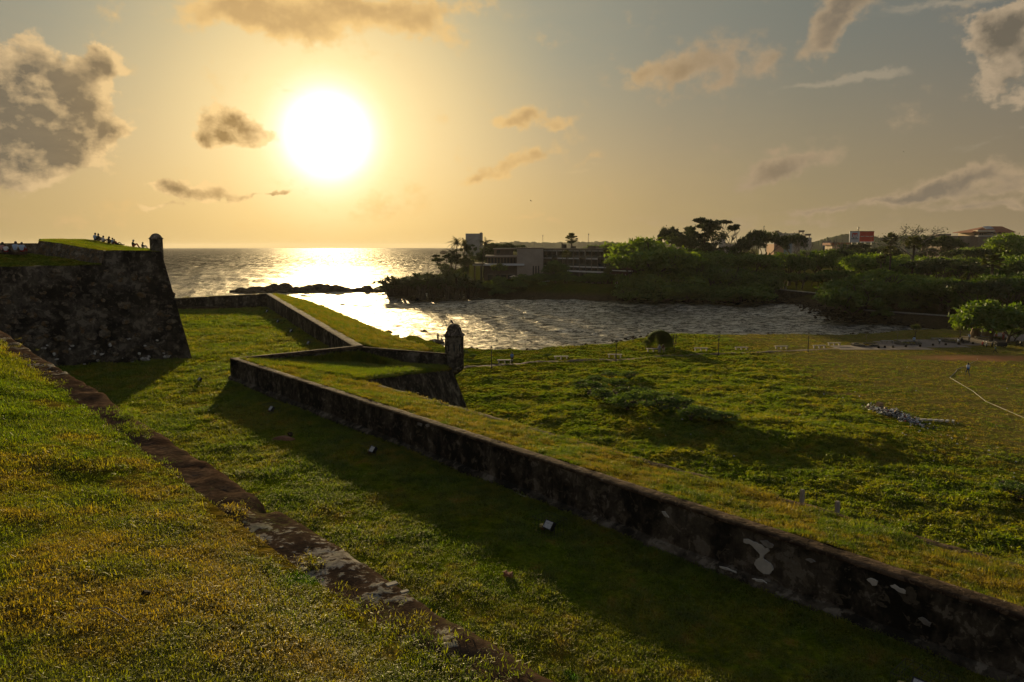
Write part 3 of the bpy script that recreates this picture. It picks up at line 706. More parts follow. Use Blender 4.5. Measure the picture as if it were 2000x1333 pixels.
# ---- sentry turrets
def turret(loc, r, zbase, zcor, ztop, label, facing, slits=True, parts=True):
    t = empty('sentry_turret', Vector((loc.x, loc.y, zbase))); H = zcor-zbase
    mb = MB(); mb.lathe([(.12*r, -.95*r), (.45*r, -.72*r), (.80*r, -.45*r), (.93*r, -.25*r), (1.0*r, -.18*r), (1.0*r, -.02*r), (.985*r, 0), (.985*r, H*.40), (1.0*r, H*.41), (1.0*r, H*.43), (.985*r, H*.44), (.985*r, H-.14*r), (.99*r, H-.14*r)], 40)
    mb.build('drum', M_turret, t, smooth=False)
    mb = MB(); mb.lathe([(.97*r, H-.14*r), (1.05*r, H-.12*r), (1.07*r, H-.05*r), (1.13*r, H-.03*r), (1.14*r, H+.03*r), (1.05*r, H+.06*r)], 40); mb.build('cornice', M_dome, t)
    D = ztop-zcor; prof = [(1.10*r, H+.05*r), (.95*r, H+D*.16), (.80*r, H+D*.36), (.73*r, H+D*.55), (.66*r, H+D*.74), (.50*r, H+D*.90), (.28*r, H+D*.98), (0.01, H+D)]
    if not slits: prof = [(1.10*r, H+.05*r), (.93*r, H+D*.22), (.82*r, H+D*.42), (.68*r, H+D*.66), (.48*r, H+D*.85), (.25*r, H+D*.96), (0.01, H+D)]
    mb = MB(); mb.lathe(prof, 40); mb.build('cap', M_dome, t, smooth=True)
    if slits:
        for a in (-.62, -.02, .58):
            an = facing+a; p = Vector((math.cos(an), math.sin(an), 0))
            mb = MB(); mb.box((0, 0, 0), (.10, .13, .62)); mb.box((.02, 0, .36), (.10, .26, .06))
            fr_ = MB(); d = .985*r
            o = mb.build('loophole', M_metal, t); o.location = p*(d-.02)+Vector((0, 0, H*.62)); o.rotation_euler = (0, 0, an)
    tag(t, label, 'turret'); return t
t1 = PD(887.5, 700, 71.8)
z1 = lambda py, d, px=888: PD(px, py, d).z
turret(Vector((t1.x, t1.y, 0)), .96, z1(716, 71.8), z1(655, 71.8), z1(632.5, 71.8), 'round sentry turret with bell-shaped cap and loopholes on the salient tip', math.atan2(-t1.y, -t1.x))
t2 = PD(305.5, 480, 71.3)
turret(Vector((t2.x, t2.y, 0)), .60, z1(502, 71.3, 305), z1(466.5, 71.3, 305), z1(456, 71.3, 305), 'small sentry turret on the upper corner of the left bastion', math.atan2(-t2.y, -t2.x), slits=False)
# ------------------------------------------------------------------ sea
def sea_mat():
    m, nt, o = newmat('sea_water'); p = pos(nt); x, y, z = xyz(nt, p)
    dist = (x*x+y*y).pw(.5); far = dist.step(150, 900)
    v1 = comb(nt, x*.8+y*.25, y*.9-x*.2, 0.0)
    w1 = noise(nt, v1, .50, 5, .66, .4); w2 = noise(nt, v1, 2.1, 4, .65, .3); w3 = noise(nt, comb(nt, x*.25, y, 0), .06, 5, .6)
    w4 = noise(nt, comb(nt, x*.35, y*.6, 0), .12, 4, .65, .5)
    w5 = noise(nt, comb(nt, x*.09, y*.018, 0), 1.0, 6, .65, .3)
    h = w1*1.2+w2*.62+w4*(1.2+far*2.0)+w3*far*4.0+w5*far*9.0
    n = bump(nt, h, .9, .40)
    foam = (noise(nt, comb(nt, x*.5, y, 0), .35, 6, .7, .6)+(w3-.5)*.9).step(.70, .76)
    c = mixc(nt, foam*.7, (.060, .066, .056), (.45, .45, .42))
    df = nt.nodes.new('ShaderNodeBsdfDiffuse'); sock(nt, mixc(nt, foam*.6, mixc(nt, far, (.180, .168, .130), (.125, .118, .092)), (.45, .45, .42)), df.inputs[0])  # pale diffuse painted in place of the bay's silver sky reflection
    gl = nt.nodes.new('ShaderNodeBsdfGlossy'); gl.distribution = 'BECKMANN'; nt.links.new(n, gl.inputs['Normal'])
    sock(nt, (w5+(w4-.5)*.5).lin(.35, .65, .45, .55)+far*.06, gl.inputs['Roughness'])
    spk = noise(nt, comb(nt, x*.30, y*.07, 0), 1.0, 4, .7, .2); wk = ((w2-.5)*.8+w1-.5)*2.4; gc = far.lin(0, 1, 1.0, .0)*(wk*1.0+.33)._m('MAXIMUM', .07)._m('MINIMUM', .60) + far*((spk-.5)*3.0+(w5-.5)*1.8+.06)._m('MAXIMUM', .03)._m('MINIMUM', .24); sock(nt, comb(nt, gc, gc*.93, gc*.80), gl.inputs[0])  # glitter and dark ripples painted into the gloss colour by noise, tinted warm
    fr = nt.nodes.new('ShaderNodeFresnel'); fr.inputs['IOR'].default_value = 1.33; nt.links.new(n, fr.inputs['Normal'])
    mx = nt.nodes.new('ShaderNodeMixShader'); sock(nt, (S(nt, fr.outputs[0])*.95+.02).clamp(), mx.inputs[0])
    nt.links.new(df.outputs[0], mx.inputs[1]); nt.links.new(gl.outputs[0], mx.inputs[2]); nt.links.new(mx.outputs[0], o.inputs[0])
    return m
M_sea = sea_mat()
ZS = -2.5
rr_ = np.concatenate([np.arange(84, 300, .55), 300*np.exp(np.linspace(0, math.log(9500/300), 210))]); aa = np.radians(np.linspace(-46, 44, 640))
RR, AA = np.meshgrid(rr_, aa, indexing='ij'); xx = RR*np.sin(AA); yy = RR*np.cos(AA)
rngw = np.random.RandomState(5); hh = np.zeros_like(xx)
for i in range(26):
    lam = 1.6*1.22**i if i < 16 else rngw.uniform(4, 60); th = rngw.normal(math.radians(250), .55); k = 2*math.pi/lam
    amp = .011*lam**.85*(1 if lam < 14 else .45); fade = np.clip(1.6-RR/(lam*55), 0, 1); bay = 1-.45*sstep(0, 60, -(yy-240-0*xx))
    hh += amp*fade*bay*(1-np.abs(np.sin(.5*(k*(xx*math.cos(th)+yy*math.sin(th))+rngw.uniform(0, 6)+1.2*fbm(xx/lam/3, yy/lam/3, 2, i)))))*2
hh *= (.85+.5*(fbm(xx/22, yy/14, 3, 99)+.5)); hh += np.clip(fbm(xx/9, yy/4, 3, 44)-.15, 0, 1)*.25
v = np.stack([xx, yy, ZS+hh-.15], -1).reshape(-1, 3)
tag(obj('sea', mesh('sea', v, grid_faces(len(rr_), len(aa)), M_sea, smooth=True)), kind='structure')
# ------------------------------------------------------------------ land: field and the far shore
NEAR = [PT(px, py, ZS) for px, py in ((740,640),(790,662),(880,690),(905,701),(960,703),(1060,700),(1110,697),(1200,687),(1255,675),(1330,671),(1420,672),(1520,671),(1620,673),(1690,668),(1740,663),(1800,662),(1850,661),(1872,654))]
NEAR += [PT(1850, 651, ZS), PT(1800,648,ZS), PT(1760,643,ZS), PT(1700,639,ZS), PT(1655,634,ZS), PT(1640,628,ZS), PT(1590,611,ZS), PT(1530,601,ZS), PT(1480,597,ZS), PT(1400,597,ZS), PT(1300,597,ZS), PT(1250,601,ZS), PT(1200,602,ZS),
         PT(1130,600,ZS), PT(1060,595,ZS), PT(1000,592,ZS), PT(920,589,ZS), PT(870,584,ZS), PT(800,587,ZS), PT(755,585,ZS), PT(722,580,ZS), PT(735,572,ZS), PT(760,566,ZS), PT(830,556,ZS), PT(870,545,ZS), PT(905,535,ZS), PT(900,515,ZS), PT(930,505,ZS), PT(885,491,ZS)]
LAND = NEAR+[Vector((80, 3000, 0)), Vector((4500, 4600, 0)), Vector((4200, -300, 0)), Vector((20, -120, 0)), Vector((-5, 0, 0)), Vector((-9, 50, 0)), Vector((-16, 74, 0))]
PROM = [PT(px, py, 0) for px, py in ((1612,679),(1700,670),(1760,665),(1850,662),(1930,652),(2100,640),(2300,660),(2000,668),(1860,680),(1760,686),(1650,686))]
MOUNDS = [(1290,800,7,1.6),(1170,760,4,1.7),(1245,785,3.5,1.5),(1360,815,7,1.4),(1480,830,6,1.3),(1600,845,7,1.9),(1640,800,5,.9),(1985,960,3,1.5),(1240,740,3,1.1),(1500,775,4,.7),(1700,850,5,1.0),(1050,760,3,.4)]
MP = [(PT(px, py, .6), r, h) for px, py, r, h in MOUNDS]
def land_z(x, y):
    x = np.asarray(x, float); y = np.asarray(y, float)
    d = polydist(x, y, LAND)
    z = -4.5+sstep(-4, 5, d+fbm(x*.3, y*.3, 3, 2)*2.5)*4.5
    fieldm = sstep(150, 110, y)*sstep(2, 7, d)
    flatm = sstep(33, 46, x+fbm(x*.08, y*.08, 3, 6)*12)     # mown side on the right
    lumps = (np.clip(fbm(x*.30, y*.42, 4, 51)+.25, 0, 1.2)**1.3)*.95
    z = z+fieldm*(lumps*.40*(1-.75*flatm)-.12*(1-flatm)+fbm(x*1.2, y*1.6, 3, 52)*.16*(1-.6*flatm))
    for p, r, h in MP: z = z+.30*h*np.exp(-((x-p.x)**2/(r*r*1.3)+(y-p.y)**2/(r*r*.6)))*fieldm
    pr = sstep(-2.5, .5, polydist(x, y, PROM)); z = z*(1-pr)+.02*pr
    # far side: bank rising behind the shore
    farm = sstep(165, 215, y+.25*np.clip(x-60, 0, 200))
    z = z+farm*sstep(0, 9, d)*(3.6+fbm(x*.03, y*.03, 3, 7)*2.0)+sstep(420, 1500, y)*sstep(0, 60, d)*4
    z = z+sstep(60, 260, x-90)*sstep(120, 260, y)*3
    return z
xs = np.r_[np.arange(-20, 110, .42), np.arange(110, 330, 1.6)]; ys = np.r_[np.arange(14, 150, .45)]
Xg, Yg = np.meshgrid(xs, ys, indexing='ij'); Zg = land_z(Xg, Yg)
def field_extra(nt, c, p, mid, fin):
    x, y, z = xyz(nt, p)
    dryside = (x+noise(nt, p, .08, 3, .5)*20).step(44, 58)
    c = mixc(nt, dryside*.75, c, mixc(nt, mid.step(.35, .65), (.100, .085, .022), (.125, .090, .035)))
    # worn earth on the pitch
    q = PT(1915, 700, 0); ex = ((x-q.x)*(1/11.0)); ey = ((y-q.y)*(1/4.0)); e = (ex*ex+ey*ey).pw(.5)
    c = mixc(nt, (e+(mid-.5)*1.4).step(1.15, .35)*.8, c, (.20, .095, .050))
    q = PT(1480, 777, 0); ex = ((x-q.x)*(1/3.0)); ey = ((y-q.y)*(1/1.2)); e = (ex*ex+ey*ey).pw(.5)
    c = mixc(nt, (e+(mid-.5)*1.4).step(1.1, .4)*.5, c, (.13, .075, .04))
    q = PT(1650, 770, 0); ex = ((x-q.x)*(1/3.5)); ey = ((y-q.y)*(1/1.2)); e = (ex*ex+ey*ey).pw(.5)
    c = mixc(nt, (e+(mid-.5)*1.4).step(1.1, .4)*.6, c, (.17, .10, .05))
    shore = z.step(.0, -1.0); c = mixc(nt, shore, c, (.05, .034, .02)); return c
M_field = ground_mat('field_weeds', .35, .7, soilamt=.15, extra=field_extra, bright=1.35)
tag(obj('field_ground', mesh('field_ground', np.stack([Xg, Yg, Zg], -1).reshape(-1, 3), grid_faces(len(xs), len(ys)), M_field, smooth=True)), kind='structure')
xs2 = np.r_[np.arange(-90, 330, 3), 330*np.exp(np.linspace(0, math.log(12), 60))]; ys2 = np.r_[np.arange(149.8, 420, 3), 420*np.exp(np.linspace(0, math.log(9), 60))]
X2, Y2 = np.meshgrid(xs2, ys2, indexing='ij'); Z2 = land_z(X2, Y2)
def shore_extra(nt, c, p, mid, fin):
    x, y, z = xyz(nt, p); s = (z+mid*1.5-.7).step(2.6, .5)
    return mixc(nt, s*.85, c, mixc(nt, mid.step(.3, .7), (.05, .034, .022), (.09, .06, .038)))
M_far = ground_mat('far_shore_ground', .3, .5, soilamt=.5, extra=shore_extra, bright=.75)
tag(obj('far_shore', mesh('far_shore', np.stack([X2, Y2, Z2], -1).reshape(-1, 3), grid_faces(len(xs2), len(ys2)), M_far, smooth=True)), kind='structure')
# right-hand side land beyond the first sheet
xs3 = np.arange(329.5, 1500, 20); ys3 = np.arange(-100, 151, 10.0); X3, Y3 = np.meshgrid(xs3, ys3, indexing='ij')
tag(obj('outlying_ground', mesh('outlying_ground', np.stack([X3, Y3, X3*0-.05], -1).reshape(-1, 3), grid_faces(len(xs3), len(ys3)), M_field, smooth=True)), kind='structure')
# ------------------------------------------------------------------ foliage material and tree builders
def leaf_mat(name, a, b, c, trans=.35, sc=.5):
    m, nt, o = newmat(name); p = pos(nt)
    n = noise(nt, p, sc, 3, .6); n2 = noise(nt, p, sc*6, 3, .6)
    col = mixc(nt, n.step(.38, .62), a, b); col = mixc(nt, n2.step(.5, .72)*.7, col, c)
    orn = S(nt, nt.nodes.new('ShaderNodeObjectInfo').outputs['Random']); col = mixc(nt, 1.0, col, mixc(nt, orn, (.95, 1.0, .9), (1.75, 1.65, 1.2)), 'MULTIPLY')
    d = nt.nodes.new('ShaderNodeBsdfDiffuse'); t = nt.nodes.new('ShaderNodeBsdfTranslucent')
    nt.links.new(col, d.inputs[0]); nt.links.new(mixc(nt, 1.0, col, (1.6, 1.5, .5), 'MULTIPLY'), t.inputs[0])
    mx = nt.nodes.new('ShaderNodeMixShader'); mx.inputs[0].default_value = trans
    nt.links.new(d.outputs[0], mx.inputs[1]); nt.links.new(t.outputs[0], mx.inputs[2])
    g = nt.nodes.new('ShaderNodeBsdfGlossy'); g.inputs['Roughness'].default_value = .5
    m2 = nt.nodes.new('ShaderNodeMixShader'); m2.inputs[0].default_value = .04
    nt.links.new(mx.outputs[0], m2.inputs[1]); nt.links.new(g.outputs[0], m2.inputs[2])
    nt.links.new(m2.outputs[0], o.inputs[0]); return m
M_leaf = leaf_mat('broad_leaves', (.034, .064, .010), (.056, .098, .012), (.098, .135, .018))
M_leafd = leaf_mat('dark_leaves', (.018, .030, .008), (.028, .042, .010), (.046, .058, .014), .2)
M_leafy = leaf_mat('yellow_green_leaves', (.050, .070, .012), (.080, .095, .016), (.13, .12, .03), .45)
M_leafl = leaf_mat('fresh_leaves', (.046, .088, .010), (.074, .120, .014), (.12, .16, .022), .4)
M_palm = leaf_mat('palm_fronds', (.022, .030, .010), (.036, .044, .014), (.085, .075, .035), .3)
def branch(mb, p, d, ln, r, lvl, rng, tips, spread=.6, up=.15, nseg=3):
    pts = [p]; rads = [r]; q = Vector(p); dd = Vector(d)
    for i in range(nseg):
        dd = (dd+Vector((rng.uniform(-.16, .16), rng.uniform(-.16, .16), rng.uniform(-.05, .1)))).normalized()
        q = q+dd*(ln/nseg); pts.append(q.copy()); rads.append(max(.045, r*(1-.45*(i+1)/nseg)))
    mb.tube(pts, rads, 6 if lvl > 1 else 4, cap=False)
    if lvl == 0: tips.append(q); return
    for k in range(rng.choice((2, 3)) if lvl > 1 else rng.choice((2, 3))):
        a = rng.uniform(0, 2*math.pi); nd = (dd+Vector((math.cos(a)*spread, math.sin(a)*spread, up+rng.uniform(-.15, .2)))).normalized()
        branch(mb, q, nd, ln*rng.uniform(.6, .85), rads[-1]*.8, lvl-1, rng, tips, spread, up, nseg)
def leaf_quads(P, size, rg, up=.35):
    """leaf-sized rhombs at points P"""
    n = len(P); d = rg.normal(size=(n, 3)); d /= np.linalg.norm(d, axis=1)[:, None]
    e = np.cross(d, rg.normal(size=(n, 3))); e /= np.linalg.norm(e, axis=1)[:, None]+1e-9
    s = size*rg.uniform(.6, 1.3, n)[:, None]
    v = np.stack([P-d*s, P+e*s*.45, P+d*s, P-e*s*.45], 1).reshape(-1, 3)
    return v, np.arange(4*n).reshape(-1, 4)
def clumps(blobs, per, rg, leaf, sub=14, subr=.28):
    """leaves gathered in sub-clumps on the shells of ellipsoids (cx,cy,cz,rx,ry,rz)"""
    P = []
    for b in blobs:
        c = np.array(b[:3]); r = np.array(b[3:6]); k = sub
        u = rg.normal(size=(k, 3)); u /= np.linalg.norm(u, axis=1)[:, None]; u[:, 2] = np.abs(u[:, 2])*np.where(rg.rand(k) < .75, 1, -.7)
        cc = c+u*r*rg.uniform(.65, 1.0, k)[:, None]
        n = max(4, per//k)
        for j in range(k):
            q = rg.normal(size=(n, 3))*np.array([1, 1, .6])*subr*r.mean(); P.append(cc[j]+q)
    return leaf_quads(np.concatenate(P), leaf, rg)
def tree_proto(seed, H, Rc, nb, per, leaf, mat, style='broad', bark=None, sub=14):
    rng = random.Random(seed); rg = np.random.RandomState(seed)
    mb = MB(); tips = []; th = H*(.32 if style != 'umbrella' else .42)
    if style == 'low': th = H*.15
    tr = H*.022+.08
    mb.tube([(0, 0, -.6), (rng.uniform(-.1, .1)*H*.2, 0, th*.5), (rng.uniform(-.05, .05)*H, rng.uniform(-.05, .05)*H, th)], [tr*1.5, tr*1.05, tr*.9], 8, cap=False)
    top = Vector(mb.v[-8:][0])*0+sum((Vector(q) for q in mb.v[-8:]), Vector())/8
    nl = 5 if style != 'tall' else 4
    for k in range(nl):
        a = 2*math.pi*k/nl+rng.uniform(-.3, .3); sp = {'broad': 1.0, 'umbrella': 1.25, 'tall': .45, 'low': 1.1}[style]
        d = Vector((math.cos(a)*sp, math.sin(a)*sp, .9)).normalized()
        branch(mb, top, d, (H-th)*.42, tr*.6, 2, rng, tips, .7 if style != 'tall' else .45, .25)
    bl = []
    for k in range(nb):
        if style == 'umbrella':
            a = rng.uniform(0, 6.28); q = math.sqrt(rng.random())*Rc*.8; bl.append((math.cos(a)*q, math.sin(a)*q, H*(.86+rng.uniform(-.10, .05))-q*.08, Rc*.30, Rc*.30, H*.045))
        elif style == 'tall':
            z = rng.uniform(.42, .93); q = Rc*math.sin(math.pi*min(1, (z-.25)/.8))*rng.uniform(.1, .8); a = rng.uniform(0, 6.28)
            bl.append((math.cos(a)*q, math.sin(a)*q, z*H, Rc*.33, Rc*.33, Rc*.26))
        else:
            a = rng.uniform(0, 6.28); q = math.sqrt(rng.random())*Rc*.78; zt_ = (1-(q/Rc)**2)**.5
            z = H*(.42 if style == 'broad' else .25)+zt_*H*(.44 if style == 'broad' else .6)*rng.uniform(.35, 1.0)
            bl.append((math.cos(a)*q, math.sin(a)*q, z, Rc*.32, Rc*.32, Rc*.20))
    for t_ in tips[:24]:
        if style in ('umbrella', 'tall'): bl.append((t_.x, t_.y, t_.z, Rc*.16, Rc*.16, Rc*.10))
    v, f = clumps(bl, per, rg, leaf, sub)
    return (mesh('trunk', mb.v, mb.f, bark or M_bark), mesh('crown', v, f, mat))
def palm_coco(seed, H, lean=.6):
    rng = random.Random(seed); mb = MB(); pts = [(lean*(k/8)**2*1.0, 0, H*k/8-.3) for k in range(9)]; mb.tube(pts, [.22, .17, .15, .14, .13, .12, .12, .12, .13], 7, cap=False)
    top = Vector(pts[-1]); lv = MB()
    for k in range(22):
        a = rng.uniform(0, 6.28); e = rng.uniform(-.35, 1.25); L_ = rng.uniform(2.6, 3.4); d = Vector((math.cos(a)*math.cos(e), math.sin(a)*math.cos(e), math.sin(e)))
        side = Vector((-math.sin(a), math.cos(a), 0)); prev = top.copy(); P_ = [prev]
        for j in range(1, 9):
            d = (d+Vector((0, 0, -.17))).normalized(); prev = prev+d*L_/8; P_.append(prev.copy())
        lv.tube(P_, [.05-.005*j for j in range(9)], 3, cap=False)
        for j in range(1, 9):
            for u_ in (0, .5):
                base = P_[j-1].lerp(P_[j], u_); w = .62*math.sin(math.pi*min(.95, .12+(j+u_)/9.5))
                for s in (-1, 1):
                    dr = (side*s+(P_[j]-P_[j-1]).normalized()*.5+Vector((0, 0, -.45+rng.uniform(-.2, .1)))).normalized()
                    t_ = (P_[j]-P_[j-1]).normalized()*.055
                    lv.add([base-t_, base+t_, base+dr*w], [(0, 1, 2)])
    for k in range(5):
        a = rng.uniform(0, 6.28); c = top+Vector((math.cos(a)*.25, math.sin(a)*.25, -.2)); lv.box(c, (.2, .2, .22), m=0)
    return mesh('trunk', mb.v, mb.f, M_bark), mesh('crown', lv.v, lv.f, M_palm)
def palm_fan(seed, H, Rr=1.9):
    rng = random.Random(seed); mb = MB(); pts = [(0, 0, -.5+H*k/6) for k in range(7)]; mb.tube(pts, [.32, .26, .23, .22, .22, .23, .24], 8, cap=False)
    top = Vector((0, 0, H-.2)); lv = MB()
    for k in range(46):
        a = rng.uniform(0, 6.28); e = math.asin(rng.uniform(-.75, 1)); d = Vector((math.cos(a)*math.cos(e), math.sin(a)*math.cos(e), math.sin(e)))
        ln = Rr*rng.uniform(.45, .6); c = top+d*ln; sd = d.cross(Vector((0, 0, 1)) if abs(d.z) < .95 else Vector((1, 0, 0))).normalized(); sd = (sd+Vector((rng.uniform(-.4, .4), rng.uniform(-.4, .4), rng.uniform(-.4, .4)))).normalized()
        lv.add([top-sd*.03, top+sd*.03, c+sd*.02, c-sd*.02], [(0, 1, 2, 3)])
        fr_ = Rr*rng.uniform(.42, .58); nrm = d.cross(sd).normalized(); m_ = 9
        vs = [c]
        for j in range(m_*2+1):
            t = (-1.35+2.7*j/(m_*2)); rad = fr_*(1.0 if j % 2 == 0 else .72); vs.append(c+(d*math.cos(t)+sd*math.sin(t))*rad+nrm*(.07 if j % 2 else -.07))
        lv.add(vs, [(0, j, j+1) for j in range(1, m_*2+1)])
    return mesh('trunk', mb.v, mb.f, M_bark), mesh('crown', lv.v, lv.f, M_palm)
def rosette(lv, c, r, n, rng, droop=.6, w=.05):
    for k in range(n):
        a = rng.uniform(0, 6.28); e = rng.uniform(-.1, 1.3); L_ = r*rng.uniform(.8, 1.2); d = Vector((math.cos(a)*math.cos(e), math.sin(a)*math.cos(e), math.sin(e))); s = Vector((-math.sin(a), math.cos(a), 0))*w
        p0 = c; p1 = c+d*L_*.55; p2 = p1+(d+Vector((0, 0, -droop))).normalized()*L_*.5
        lv.add([p0-s, p0+s, p1+s*.9, p1-s*.9, p2], [(0, 1, 2, 3), (3, 2, 4)])
def pandanus(seed, H=3.6):
    rng = random.Random(seed); mb = MB(); lv = MB()
    for k in range(6):
        a = 2*math.pi*k/6+rng.uniform(-.4, .4); q = rng.uniform(.4, 1.5); p1 = Vector((math.cos(a)*q*.5, math.sin(a)*q*.5, H*.45)); p2 = Vector((math.cos(a)*q, math.sin(a)*q, H*rng.uniform(.62, .88)))
        mb.tube([(math.cos(a)*.25, math.sin(a)*.25, -.4), p1, p2], [.13, .1, .08], 5, cap=False); rosette(lv, p2, 1.0, 34, rng, .7, .055)
        rosette(lv, p2+Vector((rng.uniform(-.7,.7), rng.uniform(-.7,.7), rng.uniform(-.6, .2))), .8, 22, rng, .7, .05)
    return mesh('trunk', mb.v, mb.f, M_bark), mesh('crown', lv.v, lv.f, M_leafd)
def bare(seed, H, flatness=.2, lvl=5, spread=.75, fuzz=0):
    rng = random.Random(seed); mb = MB(); tips = []
    mb.tube([(0, 0, -.5), (.1, .05, H*.2), (.15, 0, H*.38)], [H*.028, H*.022, H*.018], 7, cap=False); top = Vector((.15, 0, H*.38))
    for k in range(4):
        a = 2*math.pi*k/4+rng.uniform(-.5, .5); branch(mb, top, Vector((math.cos(a)*.9, math.sin(a)*.9, .9-flatness)).normalized(), H*.20, H*.012, lvl-2, rng, tips, spread, .30-flatness, 3)
    rg = np.random.RandomState(seed); crown = None
    if fuzz:
        P = np.concatenate([np.array(tuple(t))+rg.normal(size=(fuzz, 3))*H*.03 for t in tips]); v, f = leaf_quads(P, .16, rg); crown = mesh('crown', v, f, M_leafd)
    return mesh('trunk', mb.v, mb.f, M_barkpale), crown
def weeping(seed, H=4.2, Rr=2.6):
    rg = np.random.RandomState(seed); mb = MB(); mb.tube([(0, 0, -.3), (0, 0, H*.6)], [.2, .1], 6); vs = []; fs = []
    n = 6500; a = rg.uniform(0, 6.28, n); q = np.sqrt(rg.uniform(0, 1, n))*Rr; z = H*(.35+.62*np.sqrt(np.maximum(0, 1-(q/Rr)**2)))+rg.normal(size=n)*.15
    ln = np.minimum(rg.uniform(.6, 2.6, n)*(.4+q/Rr*.9), z-.1); x = np.cos(a)*q; y = np.sin(a)*q; w = rg.uniform(.02, .05, n)
    P = np.stack([np.stack([x-w, y, z], -1), np.stack([x+w, y+w, z], -1), np.stack([x*1.06+w, y*1.06+w, z-ln*.6], -1), np.stack([x*1.07, y*1.07, z-ln], -1)], 1).reshape(-1, 3)
    return mesh('trunk', mb.v, mb.f, M_bark), mesh('crown', P, np.arange(4*n).reshape(-1, 4), M_leafl)
PROTO = {
 'broad': [tree_proto(101+i, 11, 6.0, 16, 330, .34, M_leaf) for i in range(4)],
 'dense': [tree_proto(201+i, 9, 6.0, 20, 320, .30, M_leafl) for i in range(2)],
 'tall': [tree_proto(301+i, 15, 5.0, 12, 190, .32, M_leafd, 'tall', sub=9) for i in range(3)],
 'umbrella': [tree_proto(401+i, 12, 6.5, 9, 220, .30, M_leafd, 'umbrella', sub=10) for i in range(3)],
 'low': [tree_proto(501+i, 5, 4.0, 16, 260, .26, M_leafl, 'low') for i in range(2)],
 'yellow': [tree_proto(601+i, 8, 3.6, 14, 200, .24, M_leafy) for i in range(2)],
 'coco': [palm_coco(701+i, 11, .5+.5*i) for i in range(2)],
 'fan': [palm_fan(801+i, 12) for i in range(2)],
 'pandanus': [pandanus(901+i) for i in range(3)],
 'bare': [bare(951, 14, .15, 5, .75), bare(955, 15, .42, 6, .95, 3), bare(953, 8, .1, 4, .6)],
 'weeping': [weeping(971)],
 'shrub': [tree_proto(981+i, 2.2, 1.7, 12, 170, .11, M_leaf, 'low') for i in range(3)],
}
UNIT_H = {'broad': 10.6, 'dense': 8.9, 'tall': 15.2, 'umbrella': 11.5, 'low': 4.8, 'yellow': 7.6, 'coco': 12.4, 'fan': 13.6, 'pandanus': 4.0, 'weeping': 4.2, 'shrub': 2.15}
rt = random.Random(77)
def plant(kind, px, ytop, depth, label, group=None, var=None, wid=1.0, name=None, z=None, cat=None, H=None):
    """a tree standing at that bearing and distance, its crown's top at the height seen in the photo"""
    k = rt.randrange(len(PROTO[kind])) if var is None else var
    p = PD(px, ytop, depth); g = float(land_z(np.array([p.x]), np.array([p.y]))[0]) if z is None else z
    g = max(g, -2.3)
    uh = UNIT_H.get(kind) or (max(vv.co.z for vv in PROTO[kind][k][0].vertices))
    s = (p.z-g)/uh
    nm = name or {'broad': 'broadleaf_tree', 'dense': 'broadleaf_tree', 'tall': 'tall_tree', 'umbrella': 'flat_topped_tree', 'low': 'bushy_tree', 'yellow': 'small_tree', 'coco': 'coconut_palm', 'fan': 'fan_palm', 'pandanus': 'screw_pine', 'bare': 'bare_tree', 'weeping': 'weeping_bush', 'shrub': 'shrub'}[kind]
    t = empty(nm, Vector((p.x, p.y, g)), rt.uniform(0, 6.28)); 
    if kind == 'coco' and abs(px-906) > 0: t.rotation_euler.z = rt.uniform(-.6, .6)
    t.scale = (s*wid, s*wid, s); tr, cr = PROTO[kind][k]
    obj('trunk', tr, t)
    if cr: obj('crown', cr, t)
    return tag(t, label, cat or {'coco': 'palm tree', 'fan': 'palm tree', 'shrub': 'bush', 'weeping': 'bush', 'pandanus': 'bush'}.get(kind, 'tree'), group)
# --- named trees, from the photograph: kind, bearing px, top py, distance
G = None
plant('coco', 889, 463, 275, 'tallest coconut palm standing left of the dark palm clump on the headland', 'coconut palms on the headland', 0, 1.1)
plant('coco', 877, 480, 270, 'short leaning coconut palm at the left end of the headland palms', 'coconut palms on the headland', 1, 1.1)
plant('coco', 904, 466, 282, 'coconut palm rising out of the dark leafy tree clump', 'coconut palms on the headland', 0, 1.1)
plant('coco', 940, 463, 268, 'coconut palm with drooping fronds in front of the pale blank slab building', 'coconut palms on the headland', 1, 1.15)
plant('tall', 913, 477, 284, 'dark ragged tree among the coconut palms at the headland', None, 0, .7)
plant('tall', 905, 503, 280, 'low dark ragged tree under the headland coconut palms', None, 1, .9)
plant('tall', 877, 497, 268, 'dark bushy tree below the short leaning coconut palm', None, 0, 1.1)
plant('fan', 1117, 455, 330, 'round-headed fan palm silhouetted above the hotel roof', 'fan palms by the hotel', 0, 1.05)
plant('fan', 1107, 489, 262, 'fan palm with brown dead leaves in front of the hotel balconies', 'fan palms by the hotel', 1, 1.25)
plant('fan', 1188, 480, 258, 'slender fan palm near the right end of the hotel', 'fan palms by the hotel', 0, 1.1)
plant('dense', 1085, 508, 258, 'bright green bushy tree in front of the hotel beside the blank wall', None, 0, .9)
plant('dense', 1102, 528, 256, 'dark rounded tree below the left hotel balconies', None, 1, 1.0)
plant('yellow', 974, 513, 272, 'small yellow-green tree in front of the dark lower hotel wing', None, 0, 1.0)
plant('yellow', 1180, 530, 255, 'small yellowish tree before the right hotel balconies', None, 1, .9)
plant('yellow', 1187, 517, 257, 'thin pale-leaved sapling in front of the hotel right bays', None, 0, .5)
for px, yt, w in ((985,474,1.2),(963,484,1.0),(945,497,1.1)): plant('umbrella', px, yt, 312, {985:'tallest dark tree behind the upper left hotel roof',963:'middle dark tree stepping down behind the left hotel wing',945:'lowest dark tree at the seaward end behind the hotel'}[px], 'dark trees behind the hotel', 2, w)
